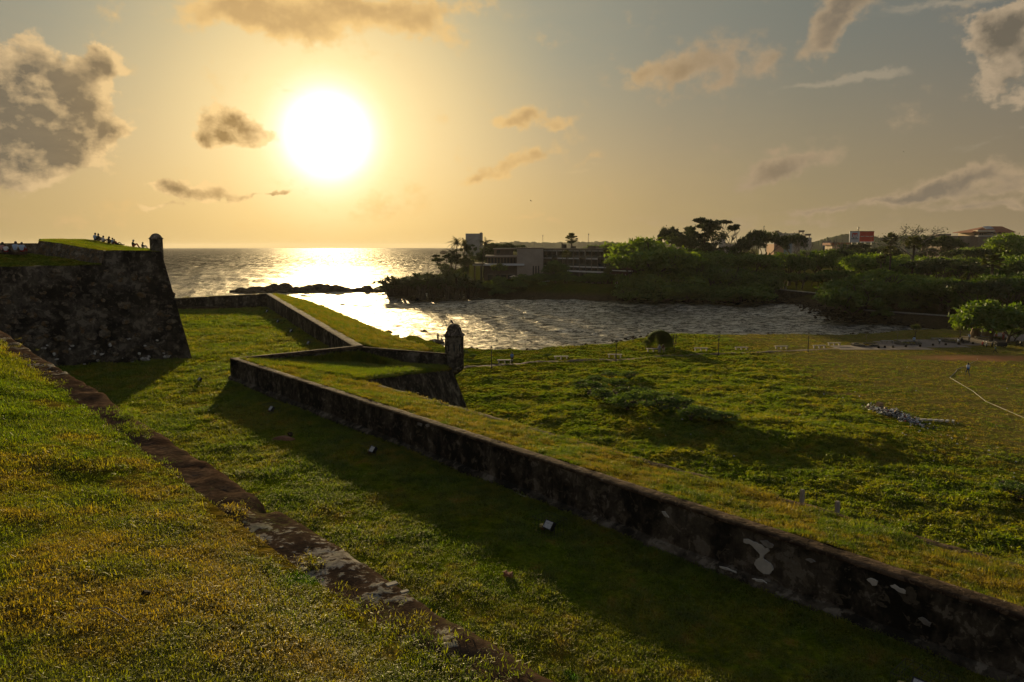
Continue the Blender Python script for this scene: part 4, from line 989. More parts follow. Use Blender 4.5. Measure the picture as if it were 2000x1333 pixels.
for px, yt in ((1183,473),(1200,474),(1215,476)): plant('dense', px, yt, 330, {1183:'small dark tree showing over the hotel roof, leftmost of three',1200:'middle of three small dark trees over the hotel roof',1215:'small dark tree over the roof nearest the big green dome tree'}[px], 'trees behind the hotel roof')
plant('dense', 1280, 463, 240, 'huge dome-shaped green tree at the right end of the hotel', None, 0, 1.3)
plant('dense', 1234, 488, 240, 'green spreading tree half covering the hotel right end', None, 1, .95)
plant('umbrella', 1305, 443, 290, 'small dark tree head poking up behind the dome-shaped tree', None, 1, .42)
plant('tall', 1386, 428, 272, 'tallest dark tree, its irregular crown against the evening sky', None, 0, 1.25)
plant('tall', 1350, 446, 268, 'ragged dark tree left of the tallest sky-line tree', None, 1, 1.05)
plant('umbrella', 1333, 456, 262, 'thin dark tree on the skyline right of the dome-shaped tree', None, 2, .6)
plant('bare', 1440, 449, 262, 'leafless twiggy tree on the skyline in a gap of the trees', None, 0, .9)
plant('umbrella', 1491, 450, 262, 'flat-topped dark tree left of the long grey building', None, 0, .8)
plant('umbrella', 1462, 464, 258, 'low flat dark tree beside the leafless skyline tree', None, 2, .6)
plant('umbrella', 1549, 457, 300, 'thin flat-topped tree in front of the long grey building', None, 1, .6)
plant('bare', 1573, 468, 262, 'dead tree with stubby branches before the grey building', None, 2, .7)
plant('bare', 1640, 466, 270, 'dead tree with a broken stem below the billboard', None, 2, .6)
plant('bare', 1785, 441, 268, 'wide leafless tree spreading over the palms on the right', None, 1, 1.15)
plant('fan', 1787, 461, 205, 'tall fan palm with long bare trunk below the wide leafless tree', 'fan palms in the right grove', 0, 1.05)
plant('fan', 1741, 455, 240, 'fan palm group top, darkest head right of the billboard', 'fan palms in the right grove', 1, 1.0)
plant('fan', 1741, 480, 200, 'fan palm lower down, sunlit leaves right of the billboard', 'fan palms in the right grove', 0, 1.15)
plant('fan', 1722, 498, 205, 'shorter fan palm leftmost in the right grove', 'fan palms in the right grove', 1, 1.0)
plant('fan', 1941, 496, 165, 'large fan palm with shaggy head near the right edge', 'fan palms in the right grove', 0, 1.2)
plant('coco', 1763, 533, 182, 'yellowish coconut palm in front of the broad dark grove', 'coconut palms in the right grove', 0, .9)
plant('coco', 1850, 540, 180, 'coconut palm with upright fronds in the middle of the right grove', 'coconut palms in the right grove', 1, .9)
plant('dense', 1704, 530, 187, 'broad light green tree overhanging the rocky bay corner', None, 0, 1.05)
plant('dense', 1662, 555, 192, 'lower green tree at the left edge of the rocky bay corner', None, 1, 1.1)
plant('umbrella', 1820, 505, 200, 'wide flat dark tree in the middle of the right grove', None, 1, 1.6)
plant('umbrella', 1862, 508, 185, 'wide dark tree right of the middle of the right grove', None, 0, 1.3)
plant('umbrella', 1895, 484, 240, 'layered green tree below the hillside house', None, 2, 1.1)
plant('umbrella', 1815, 459, 300, 'flat dark tree on the skyline left of the hillside house', None, 2, 1.1)
plant('umbrella', 1850, 462, 310, 'second flat dark tree on the skyline left of the hillside house', None, 1, .9)
plant('bare', 1935, 470, 300, 'grey-leaved thin tree before the hillside retaining wall', None, 1, .8)
plant('dense', 1985, 455, 250, 'green tree at the right edge beside the hillside house', None, 0, 1.0)
plant('dense', 1995, 490, 190, 'tree with bright flat top at the right edge', None, 1, 1.2)
plant('broad', 1985, 525, 160, 'sunlit yellow-green tree at the right edge above the lawn', None, 0, 1.2)
plant('umbrella', 1905, 547, 158, 'dark umbrella-shaped tree standing on the lawn right of the grove', None, 0, 1.1)
plant('broad', 1800, 562, 182, 'dark tree filling the middle of the right grove', None, 1, 1.2)
plant('broad', 1750, 570, 184, 'dark tree at the left part of the right grove', None, 2, 1.1)
plant('broad', 1850, 580, 176, 'dark low tree above the brown bay wall', None, 3, 1.1)
big = plant('low', 1943, 582, 128, 'large-leaved almond tree in a ring wall behind the motorcycles', None, 0, 1.0, z=.2)
big2 = plant('low', 1975, 600, 126, 'dark almond tree at the right edge behind the motorcycles', None, 1, .95, z=.2)
plant('yellow', 1789, 632, 134, 'sapling with yellow-green leaves beside the seated man on the promenade', None, 0, .8, z=.05)
plant('yellow', 1877, 633, 134, 'small round green tree in the third promenade planter', None, 1, .9, z=.05)
plant('bare', 1693, 645, 127, 'leafless sapling in the leftmost promenade planter', 'leafless promenade saplings', 2, .4, z=.05)
plant('bare', 1754, 643, 127, 'leafless sapling in the second promenade planter', 'leafless promenade saplings', 2, .4, z=.05)
plant('weeping', 1289, 645, 121, 'weeping dark green bush on the seaside path', None, 0, 1.15)
plant('yellow', 1262, 662, 119, 'sunlit yellow shrub leaning left of the weeping bush', None, 1, .9)
# --- filling of the grove: one label per stand
rf = random.Random(5)
def fill(n, x0, x1, top, d0, d1, kinds, label, group, wid=(.9, 1.3), seed=0):
    r_ = random.Random(seed)
    for i in range(n):
        px = x0+(x1-x0)*(i+r_.uniform(.1, .9))/n; d = r_.uniform(d0, d1); yt = np.interp(px, [a for a, b in top], [b for a, b in top])+r_.uniform(-4, 14)
        plant(r_.choice(kinds), px, yt, d, label, group, None, r_.uniform(*wid))
fill(16, 1225, 1480, [(1225,548),(1480,552)], 228, 234, ['low', 'low', 'dense'], 'low bushy tree at the shore edge', 'bushy shore edge of the grove', (1.1, 1.5), 11)
fill(12, 1660, 1900, [(1660,592),(1780,598),(1900,602)], 178, 184, ['low'], 'low bushy tree over the bay wall', 'bushes over the bay wall', (1.1, 1.5), 12)
fill(11, 1225, 1480, [(1225,500),(1300,486),(1400,475),(1480,490)], 245, 262, ['broad', 'dense', 'broad'], 'dark green tree of the dense grove beside the hotel', 'grove between the hotel and the sea wall', seed=1)
fill(10, 1300, 1490, [(1300,505),(1400,512),(1480,520)], 233, 243, ['broad', 'broad'], 'front row tree between hotel and sea wall', 'front row of the grove', seed=2)
fill(13, 1480, 1700, [(1480,500),(1560,488),(1620,480),(1700,478)], 262, 285, ['broad', 'dense', 'umbrella', 'broad'], 'tree in the grove behind the sea wall', 'grove behind the sea wall', seed=3)
fill(12, 1470, 1650, [(1470,520),(1560,525),(1650,528)], 240, 256, ['broad', 'broad', 'dense'], 'tree of the lower row just behind the sea wall', 'lower row behind the sea wall', seed=4)
fill(14, 1660, 2010, [(1660,482),(1740,500),(1820,490),(1900,500),(2010,500)], 215, 262, ['broad', 'dense', 'umbrella', 'broad'], 'tree in the deep grove on the right', 'deep grove on the right', seed=5)
fill(9, 1690, 1900, [(1690,545),(1800,530),(1900,545)], 172, 195, ['broad', 'broad', 'dense'], 'tree in the front rows of the right grove', 'front rows of the right grove', seed=6)
fill(7, 1905, 2040, [(1900,540),(2040,520)], 170, 200, ['broad', 'dense'], 'tree bordering the lawn at the right edge', 'trees bordering the lawn', seed=7)
fill(6, 1640, 2000, [(1640,476),(1740,480),(2000,480)], 320, 360, ['umbrella', 'dense'], 'small distant tree on the rise before the town', 'distant trees before the town', seed=9)
for i, (px, yt, d, w) in enumerate(((1664,552,181,1.2),(1692,536,182,1.15),(1724,528,183,1.15),(1756,538,181,1.1),(1786,548,179,1.1),(1814,546,178,1.1),(1844,556,176,1.1),(1874,562,172,1.1),(1900,572,168,1.1))):
    plant('low', px, yt, d, 'dense green tree hanging down to the rocks of the right bay', 'dense trees over the right bay rocks', None, w)
for i, (px, yt, d) in enumerate(((1262,530,236),(1300,522,237),(1340,526,237),(1382,530,237),(1424,534,238),(1466,540,240))):
    plant('low', px, yt, d, 'leafy tree reaching down to the shore', 'leafy shore trees beside the hotel', None, 1.25)
# pandanus row and shrubs on the headland
for i, (px, yt) in enumerate(((764,549),(766,540),(776,534),(788,533),(799,536),(810,533),(822,535),(836,524),(848,528),(858,533),(868,527),(880,535),(893,530),(845,545),(915,538),(926,545))):
    plant('pandanus', px, yt, 252+rf.uniform(-4, 10), 'dark screw pine in the row along the headland tip', 'screw pines on the headland', None, 1.7)
DEFER = []
def shrubs(n, x0, x1, ytop, y1, d0, d1, label, group, seed, kinds=('shrub',), wid=(1.1, 1.9)):
    r_ = random.Random(seed); P = []; Z = []
    for i in range(int(n*1.6)):
        px = r_.uniform(x0, x1); d = r_.uniform(d0, d1); p = PD(px, 550, d); g = float(land_z(np.array([p.x]), np.array([d]))[0])
        if g > -1.8: P.append((p.x, p.y, g)); Z.append(r_.uniform(1.0, 1.9))
    DEFER.append((np.array(P), np.array(Z), label, seed))
shrubs(60, 765, 905, 0, 0, 247, 256, 'dark undergrowth at the foot of the screw pines', 'shrubs below the screw pines', 34)
shrubs(60, 905, 1235, 0, 0, 248, 262, 'green undergrowth on the slope below the hotel terrace', 'shrubs on the slope below the hotel', 31)
shrubs(14, 1235, 1480, 0, 0, 228, 236, 'dark undergrowth at the foot of the grove above the shore rocks', 'shrubs at the foot of the grove', 32)
shrubs(20, 1650, 1900, 0, 0, 174, 182, 'dark undergrowth above the bay wall on the right', 'shrubs above the right bay wall', 33)
# ------------------------------------------------------------------ buildings
M_tan = flat('hotel_tan_cladding', (.36, .29, .22), .85, .12, .3)
M_brown = flat('hotel_brown_wall', (.13, .095, .065), .85, .2, .4)
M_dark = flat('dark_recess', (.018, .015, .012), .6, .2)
M_slab = flat('pale_slab_edge', (.66, .64, .60), .7, .1)
M_col = flat('hotel_column', (.16, .13, .10), .8, .15)
M_glass = flat('window_glass', (.03, .035, .035), .12, .1, spec=.6)
M_grey = flat('weathered_grey_wall', (.34, .32, .28), .9, .2, .2)
M_pink = flat('peach_wall', (.42, .24, .14), .9, .1)
M_blue = flat('pale_blue_wall', (.20, .26, .28), .9, .1)
M_cream = flat('cream_wall', (.58, .46, .32), .9, .12, .3)
M_roof = flat('terracotta_roof', (.20, .062, .026), .85, .25, 1.2)
M_blk = flat('retaining_wall', (.19, .145, .11), .95, .2, .4)
M_panel = flat('grey_terrace_panel', (.34, .345, .33), .6, .1)
def slab(name, px0, py0, px1, py1, d, deep, mat, parent, d1=None):
    """a block whose front face fills that rectangle at distance d (left) .. d1 (right)"""
    d1 = d if d1 is None else d1; mid = (d+d1)/2
    a = PD(px0, py0, d); c = PD(px1, py0, d1); z1 = a.z; z0 = PD(px0, py1, d).z
    dirv = Vector((c.x-a.x, c.y-a.y, 0)); n = Vector((-dirv.y, dirv.x, 0)).normalized()
    if n.y < 0: n = -n
    n = n*deep; vs = []
    for q in (a, c):
        for z in (z0, z1):
            vs.append((q.x, q.y, z)); vs.append((q.x+n.x, q.y+n.y, z))
    fs = [(0,4,6,2),(1,3,7,5),(0,2,3,1),(4,5,7,6),(2,6,7,3),(0,1,5,4)]
    return kid(name, vs, fs, mat, parent)
ht = empty('hotel', PD(1000, 552, 285)); tag(ht, 'long flat-roofed seaside hotel with balcony bays and a blank tan wall', 'hotel')
slab('wall', 945, 519.5, 1009.8, 556, 285.3, 12, M_brown, ht)
slab('canopy', 923, 515.8, 1024, 519.3, 283, 14, M_slab, ht)
slab('canopy_fascia', 923, 514.6, 946, 516.6, 282.6, 10, M_dark, ht)
for x in (925.5, 938): slab('pillar', x, 519.3, x+3, 556, 283.4, 1.0, M_brown, ht)
for x0, x1 in ((953,963),(968,976),(979,988.5),(992,1003)): slab('window', x0, 537.5, x1, 551, 285.1, .4, M_glass, ht); slab('lintel', x0-1, 535.5, x1+1, 537.2, 284.9, .5, M_col, ht)
slab('upper_storey', 951.5, 502, 1009.7, 515.5, 288, 10, M_brown, ht)
for k in range(9): slab('window', 953.5+k*6.2, 504, 957.5+k*6.2, 514.5, 287.8, .3, M_glass if k < 4 else M_dark, ht)
slab('roof_slab', 947.5, 499, 1009.8, 502.5, 286.5, 12, M_tan, ht)
slab('top_storey', 965, 487, 1002.5, 499, 289, 9, M_brown, ht)
slab('window', 970, 489, 977, 496, 288.8, .3, M_glass, ht)
slab('roof_slab', 963, 485.3, 1009.9, 487, 288, 11, M_tan, ht)
for k in range(6): slab('balustrade', 935+k*3.0, 508.5, 936+k*3.0, 515, 284.5, .2, M_glass, ht)
slab('blank_wall', 1010, 485.2, 1061, 552, 284, 12, M_tan, ht)
slab('parapet', 1008.5, 484.2, 1061.5, 486, 283.8, 12.5, M_col, ht)
for x in (1040.5, 1045.7, 1051): slab('slit_window', x, 519.8, x+2.2, 538, 283.85, .3, M_dark, ht)
dl, dr = 290, 262
def dd_(px): return dl+(dr-dl)*(px-1061)/(1195-1061)
def zl(px, z, d): # pixel height of level z at distance d
    return 482+(17-z)*FPX/d*1.0
def seg(name, x0, x1, zt_, zb, back, mat, deep, off=0):
    p0, p1 = dd_(x0)+off, dd_(x1)+off; a = PD(x0, 482, p0); c = PD(x1, 482, p1); dirv = Vector((c.x-a.x, c.y-a.y, 0)); n = Vector((-dirv.y, dirv.x, 0)).normalized(); n = n if n.y > 0 else -n
    a = a+n*back; c = c+n*back; n = n*deep; vs = []
    for q in (a, c):
        for z in (zb, zt_): vs.append((q.x, q.y, z)); vs.append((q.x+n.x, q.y+n.y, z))
    return kid(name, vs, [(0,4,6,2),(1,3,7,5),(0,2,3,1),(4,5,7,6),(2,6,7,3),(0,1,5,4)], mat, ht)
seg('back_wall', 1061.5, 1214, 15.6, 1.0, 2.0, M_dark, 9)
seg('roof', 1060, 1214, 16.35, 15.75, -.3, M_col, 11)
cx_ = [1061.5,1068.5,1078.5,1088.4,1099,1110,1120,1132,1144,1156,1168.5,1181,1195]
for x in cx_: seg('column', x-.5, x+.5, 15.75, 1.5, -.1, M_col, 2.2)
for i in range(len(cx_)-1):
    x0, x1 = cx_[i]+.7, cx_[i+1]-.7
    for z in (15.6, 12.65, 9.55): seg('balcony_slab', x0, x1, z, z-.42, -.05 if not (z == 12.65 and i in (2, 7, 10)) else .6, M_slab if not (z == 12.65 and i in (2, 7, 10)) else M_col, 1.9)
    for z in (12.65, 9.55): seg('balustrade', x0, x1, z+1.0, z+.02, .1, M_glass, .08)
    seg('window', x0+1, x1-1, 14.9, 12.9, 1.9, M_glass, .08); seg('window', x0+1, x1-1, 11.8, 9.8, 1.9, M_glass, .08)
for x in (1086.5, 1142, 1178.8): seg('screen', x-.5, x+.5, 15.1, 12.9, .2, M_slab, .1)
seg('lower_slab', 1108, 1193, 7.85, 7.35, -.6, M_slab, 2.4); seg('lower_slab', 1056, 1070, 7.95, 7.5, -.6, M_slab, 2)
seg('end_wall', 1196, 1245, 15.6, 1.0, -.4, flat('hotel_red_brown_wall', (.085, .04, .028), .85, .2, .4), 10)
for z in (12.4, 8.6): seg('balcony_slab', 1197, 1240, z, z-.35, -1.0, M_slab, .8)
for x in (1207, 1211, 1220, 1227): seg('post', x, x+.7, 7.2, 2.0, -1.2, M_slab, .15)
seg('roof_tank', 1088, 1092, 17.9, 16.36, 3, M_metal, 1.2); seg('roof_box', 1104, 1110, 17.1, 16.36, 3, M_metal, 1.2); seg('roof_box', 1137, 1152, 17.2, 16.36, 3, M_brown, 2); seg('roof_mast', 1083, 1084, 18.6, 16.36, 4, M_metal, .3)
# terrace wall of panels
tw = empty('terrace_wall', PD(1020, 560, 270)); tag(tw, 'low grey panelled wall with posts along the hotel sea terrace', 'wall')
def polywall(pts, n, name, mat, parent, h_in=0.0, gap=.12, post=None):
    P = [PD(px, yt, d) for px, yt, yb, d in pts]; Q = [PD(px, yb, d) for px, yt, yb, d in pts]
    for i in range(n):
        t0 = (i+gap*.3)/n; t1 = (i+1-gap*.3)/n
        a, b = [Vector(q) for q in lerp_curve(P, np.array([t0, t1]))]; c, d = [Vector(q) for q in lerp_curve(Q, np.array([t0, t1]))]
        o = Vector((0, .15, 0)); kid(name, [a, b, d, c, a+o, b+o, d+o, c+o], [(0,3,2,1),(4,5,6,7),(0,1,5,4),(1,2,6,5),(0,4,7,3)], mat, parent)
        if post: mb = MB(); mb.box((a.x, a.y-.05, (a.z+c.z)/2), (.16, .22, (a.z-c.z)+.3)); kid('post', mb.v, mb.f, post, parent)
polywall([(978,558,565,266),(1000,557,564,264),(1040,553.5,560.5,266),(1074,548,554.5,272)], 22, 'panel', M_panel, tw, post=M_col)
polywall([(903,555.5,559,270),(975,558,561,267)], 8, 'panel', M_conc, tw, post=M_conc)
for i, (px, py, lb) in enumerate(((1004,540,'leftmost of three beige parasols on the hotel terrace'),(1021,542,'middle of three beige parasols on the hotel terrace'),(1035,541,'rightmost of three beige parasols on the hotel terrace'))):
    p = PD(px, py, 274); gz = 3.2; t = empty('parasol', (p.x, p.y, gz)); mb = MB(); mb.tube([(0,0,0),(0,0,p.z-gz+.2)], [.05,.05]); mb.build('pole', M_metal, t)
    mb = MB(); mb.lathe([(1.9, p.z-gz-.25), (1.0, p.z-gz+.12), (.02, p.z-gz+.4)], 8); mb.build('canopy', M_cream, t); tag(t, lb, 'parasol', 'parasols on the hotel terrace')
def building(name, label, cat='building', loc=None): return tag(empty(name, loc), label, cat)
b = building('slab_building', 'tall pale blank building standing behind the headland palms', loc=PD(925, 495, 480)); slab('wall', 909.3, 456.5, 937, 500, 480, 20, M_grey, b); slab('stair_tower', 937.1, 454.5, 941, 500, 479, 16, M_conc, b)
b = building('grey_building', 'long weathered grey building with stepped roof behind the trees', loc=PD(1550, 500, 500))
slab('wall', 1513, 454, 1527, 520, 500, 30, M_grey, b); slab('wall', 1527.2, 456, 1560, 520, 501, 30, M_grey, b); slab('wall', 1560.2, 461.5, 1573, 520, 500, 30, M_grey, b); slab('wall', 1573.2, 464.5, 1585.5, 520, 499, 30, M_grey, b); slab('roof_edge', 1515, 450.8, 1522, 454, 503, 6, M_brown, b)
for x0, x1, y in ((1560,1571.5,450.3),(1572.5,1584,457)):
    slab('roof_pavilion', x0, y, x1, y+3.4, 502, 10, M_col, b); slab('pavilion_post', x0+1.4, y+3.4, x0+2.2, y+10, 503, 1, M_col, b); slab('pavilion_post', x1-3, y+3.4, x1-2.2, y+10, 503, 1, M_col, b)
for k in range(6): slab('window', 1530+k*8, 470, 1533+k*8, 476, 499.5-(k > 5), .5, M_glass, b)
b = building('painted_building', 'peach and pale blue rendered house showing between the trees', loc=PD(1525, 500, 420)); slab('wall', 1512, 477, 1531, 505, 420, 12, M_pink, b); slab('side_wall', 1531.1, 472, 1547, 505, 424, 12, M_blue, b); slab('window', 1524, 466, 1528, 472, 419, .5, M_pink, b)
for x in (1534, 1540): slab('window', x, 480, x+3, 487, 423.7, .3, M_glass, b)
b = building('low_building', 'long low tan house with flat roof seen between tree trunks', loc=PD(1455, 515, 330)); slab('wall', 1424, 503.5, 1490, 522, 330, 12, M_cream, b); slab('roof_slab', 1423, 502.5, 1485, 504.5, 329, 14, M_slab, b); slab('window', 1477, 509, 1482.5, 517, 329.6, .4, M_white, b)
for x in (1432, 1444, 1456): slab('window', x, 508, x+4, 514, 329.7, .3, M_glass, b)
b = building('town_house', 'pale upper storey with square window behind the skyline trees', loc=PD(1415, 500, 450)); slab('wall', 1404, 463, 1417, 505, 450, 10, M_grey, b); slab('annexe', 1417.2, 478, 1445, 505, 452, 10, M_grey, b); slab('window', 1426, 482, 1434, 490, 451.6, .4, M_glass, b)
b = building('water_block', 'small blue-grey tower block left of the billboard', loc=PD(1620, 490, 470)); slab('wall', 1617, 472, 1624.5, 500, 470, 7, flat('blue_grey_wall', (.16, .18, .2), .8), b); slab('cap', 1616.5, 471, 1625, 472.6, 469.8, 7.5, M_grey, b)
b = building('red_roofed_house', 'brown tiled roofs peeping over trees under the billboard', loc=PD(1640, 490, 420)); slab('wall', 1626, 479, 1662, 500, 420, 10, M_cream, b); slab('roof', 1624, 474.5, 1664, 479.5, 419, 12, M_roof, b); slab('window', 1646, 482, 1652, 487, 419.7, .3, M_glass, b)
b = building('hill_house', 'two-storey house with red hipped roof and solar panels on the hill', loc=PD(1940, 464, 400))
slab('wall', 1902, 455, 1912, 471, 402, 14, M_cream, b); slab('wall', 1912.2, 453, 1948, 462, 400, 14, M_cream, b); slab('wall', 1948.2, 452, 1981, 461.5, 404, 12, M_cream, b)
def hip(px0, px1, pr0, pr1, pe, pr_, d, deep, mat, parent):
    a, c = PD(px0, pe, d), PD(px1, pe, d); r0, r1 = PD(pr0, pr_, d+deep/2), PD(pr1, pr_, d+deep/2); o = Vector((0, deep, 0)); e = Vector((0, 0, -.25))
    kid('roof', [a, c, c+o, a+o, r0, r1, a+e, c+e, c+o+e, a+o+e], [(0,1,5,4),(1,2,5),(2,3,4,5),(3,0,4),(0,6,7,1),(3,9,6,0),(1,7,8,2),(6,9,8,7)], mat, parent)
hip(1899, 1984, 1925, 1957, 453.5, 442.5, 398, 18, M_roof, b)
slab('bay', 1910, 449.8, 1944, 453.2, 397.3, 4, M_cream, b)
a, c = PD(1925, 448.3, 400), PD(1949, 447.3, 400); mb = MB(); a.y -= .6; o = Vector((0, 3.8, 1.5)); kid('solar_panel', [a, c-Vector((2.4,.6,0)), c-Vector((2.4,.6,0))+o, a+o, a+Vector((0,0,.12)), c-Vector((2.4,.6,-.12)), c-Vector((2.4,.6,-.12))+o, a+o+Vector((0,0,.12))], [(0,3,2,1),(4,5,6,7),(0,1,5,4),(2,3,7,6),(1,2,6,5),(0,4,7,3)], flat('solar_panel', (.25,.25,.26), .3), b)
for x, y in ((1904,457),(1908,457),(1914,456),(1918,456),(1928,454.5),(1933,454.5),(1938,454.5),(1943,454.5),(1950,455),(1961,454.5)): slab('window', x, y, x+2.2, y+3.5, 396.8 if x > 1925 and x < 1946 else 399.5 if x > 1910 else 401.6, .4 if x < 1925 or x > 1946 else 3.1, M_glass, b)
slab('veranda_post', 1980, 455, 1981, 462, 400, .4, M_white, b); slab('veranda_post', 1972, 455, 1973, 462, 400, .4, M_white, b)
b = building('retaining_wall', 'tall brown retaining wall below the hill house', 'wall', PD(1950, 500, 395)); slab('wall_face', 1911, 462, 2100, 520, 395, 30, M_blk, b); slab('wall_face', 1850, 461, 1910.7, 520, 398, 25, M_blk, b); slab('coping', 1910.5, 460.8, 2100, 462, 394.6, 3, M_slab, b)
b = building('flat_roofed_block', 'flat grey roofed block on the skyline left of the hill house', loc=PD(1845, 480, 420)); slab('wall', 1834, 459, 1857, 500, 420, 10, M_grey, b); slab('roof_slab', 1833, 457, 1858, 459.5, 419, 12, M_conc, b); slab('window', 1838, 462, 1842, 466, 419.6, .3, M_glass, b)
# sea wall
def stonewall(name, label, pts, n, mat, cat='wall', rows=3, th=1.2):
    t = empty(name, PD(pts[0][0], pts[0][2], pts[0][3])); tag(t, label, cat)
    P = [PD(px, yt, d) for px, yt, yb, d in pts]; Q = [PD(px, yb, d) for px, yt, yb, d in pts]; r_ = random.Random(3)
    nn_ = n*3; A_ = lerp_curve(P, np.linspace(0, 1, nn_)); B_ = lerp_curve(Q, np.linspace(0, 1, nn_)); rows_ = [A_+np.array([0, th, 0]), A_]
    for k in range(1, 9):
        q = k/8; d = A_*(1-q)+B_*q; d[:, 1] -= .3*q+fbm(np.arange(nn_)*.7, np.full(nn_, q*6), 3, 3)*.4; rows_.append(d)
    kid('wall_face', np.stack(rows_, 1).reshape(-1, 3), grid_faces(nn_, 10), mat, t)
    rr = []
    for a, z in ((-.12, -.25), (-.12, .0), (th, .02), (th, -.3)): c = A_.copy(); c[:, 1] += a; c[:, 2] += z+.06; rr.append(c)
    kid('coping', np.stack(rr, 1).reshape(-1, 3), grid_faces(nn_, 4), M_conc, t); return t
t = stonewall('sea_wall', 'dark stone sea wall with pale coping at the back of the bay', [(1474,561,597,237),(1520,565,598,236),(1580,571,600,226),(1612,574,606,218)], 20, M_rock)
for px, py, d in ((1501,558,237),(1517,560,236),(1536,562,234),(1595,570,224)):
    p = PD(px, py, d); mb = MB(); mb.box((p.x, p.y+.4, p.z-.5), (.3, .3, 1.4)); kid('post', mb.v, mb.f, M_conc, t)
stonewall('bay_wall', 'low brown earth-stained wall above the rocks at the right of the bay', [(1690,606,636,178),(1780,612,644,173),(1850,617,649,168),(1905,622,650,162)], 20, M_rock)
# masts
for px, yt, yb, d, lb in ((1491,441,465,900,'lattice radio mast rising behind the flat-topped tree'),(1675,443,475,600,'thin mast standing behind the billboard'),(1060,459,482,1800,'distant thin mast left of the fan palm'),(1149,456,482,1500,'distant mast with platform right of the fan palm')):
    p = PD(px, yt, d); g = PD(px, yb, d); t = empty('radio_mast', g); H = p.z-g.z; mb = MB(); w = H*.035
    for sx, sy in ((-1,-1),(1,-1),(1,1),(-1,1)): mb.tube([(sx*w, sy*w, 0), (sx*w*.5, sy*w*.5, H)], [w*.16, w*.13], 4)
    for k in range(9):
        z = H*k/9; s = w*(1-.5*k/9); z2 = H*(k+1)/9; s2 = w*(1-.5*(k+1)/9)
        mb.tube([(-s, -s, z), (s2, -s2, z2)], [w*.09]*2, 3); mb.tube([(s, -s, z), (s2, s2, z2)], [w*.09]*2, 3); mb.tube([(-s, -s, z), (s, -s, z)], [w*.09]*2, 3)
    mb.build('lattice', M_metal, t); mb = MB(); mb.box((0, 0, H*.94), (w*3.2, w*3.2, w*.4)); mb.box((0, 0, H*.9), (w*2.2, w*2.2, w*1.4)); mb.build('platform', M_metal, t); tag(t, lb, 'mast')
# billboard
bb = empty('billboard', PD(1684, 490, 395)); tag(bb, 'white and red billboard with a big M emblem above the treetops', 'billboard')
M_red = flat('billboard_red', (.50, .030, .018), .6, .06, .3); M_wh = flat('billboard_white', (.50, .50, .50), .6, .06, .3); M_wt = flat('print_white', (.7, .68, .64), .6, .03)
slab('white_panel', 1660, 452.5, 1679.4, 473.8, 395, .3, M_wh, bb); slab('red_panel', 1679.6, 452.5, 1707.5, 472, 395, .3, M_red, bb); slab('light_strip', 1681, 472.4, 1706, 474, 394.6, .3, M_slab, bb); slab('frame', 1659.5, 451.8, 1708, 452.6, 394.9, .5, M_metal, bb)
for x in (1664, 1675, 1690, 1702): slab('post', x, 472, x+.9, 496, 395.6, .4, M_metal, bb)
slab('emblem_square', 1664.8, 455.5, 1675, 464.5, 394.95, .05, M_red, bb)
def poly(name, pts, d, mat, parent, th=.04):
    P = [PD(x, y, d) for x, y in pts]; m = len(P); o = Vector((0, th, 0)); kid(name, P+[p+o for p in P], [tuple(range(m)), tuple(range(2*m-1, m-1, -1))]+[(i, (i+1) % m, m+(i+1) % m, m+i) for i in range(m)], mat, parent)
poly('emblem_letter', [(1664.6,465.5),(1666.9,458),(1668.2,458),(1669.8,462.5),(1671.4,458),(1672.8,458),(1675.2,465.5),(1673,465.5),(1671.9,461.5),(1670.5,465),(1669.2,465),(1667.8,461.5),(1666.9,465.5)], 394.85, M_wh, bb)
for x in (1667.3, 1672.3): poly('emblem_dot', [(x-.9,465.3),(x,463),(x+.9,465.3)], 394.8, M_dark, bb)
rl = random.Random(8)
def squiggle(x0, x1, y, h, d, mat, name, parent):
    x = x0
    while x < x1:
        w = rl.uniform(.35, .7); poly(name, [(x, y), (x+w*.8, y-rl.uniform(0,.2)), (x+w*.8, y+h), (x, y+h)], d, mat, parent, .03); x += w+.15
squiggle(1662.2, 1669.2, 466.2, 1.5, 394.85, M_dark, 'caption', bb); squiggle(1670, 1676, 466.2, 1.4, 394.85, M_dark, 'caption', bb)
squiggle(1681.2, 1688, 461.4, 1.2, 394.85, M_wt, 'lettering', bb); squiggle(1690.5, 1697.5, 461.4, 1.2, 394.85, M_wt, 'lettering', bb); squiggle(1699, 1705, 461.4, 1.2, 394.85, M_wt, 'lettering', bb)
# ------------------------------------------------------------------ far hills
def hill(name, label, pts, d, deep, mat):
    xs_ = np.array([p[0] for p in pts]); ys_ = np.array([p[1] for p in pts]); n = 420; px = np.linspace(xs_[0], xs_[-1], n); yt = np.interp(px, xs_, ys_)
    yt = yt-np.abs(fbm(px*.16, px*0, 4, int(d)))*4.2-np.clip(fbm(px*.8, px*0+3, 2, 5), 0, 1)*2.2
    rows_ = []
    for k in range(12):
        q = k/11; P = []
        for x, y in zip(px, yt):
            p = PD(x, y, d); b = ray(x, y); dist = d+deep*(q-.5); w = math.sin(math.pi*min(1, q*1.0)); P.append((p.x*(dist/d), dist, -3+(p.z+3)*w))
        P = np.array(P); P[:, 2] += fbm(P[:, 0]*.02, P[:, 1]*.02, 4, k)*(6 if 0 < k < 11 else 0)*(.3 if abs(q-.5) < .06 else 1); rows_.append(P)
    return tag(obj(name, mesh(name, np.stack(rows_, 1).reshape(-1, 3), grid_faces(n, 12), mat)), kind='structure')
M_hill = leaf_mat('distant_woods', (.030, .040, .015), (.045, .055, .02), (.07, .075, .03), .0, .01)
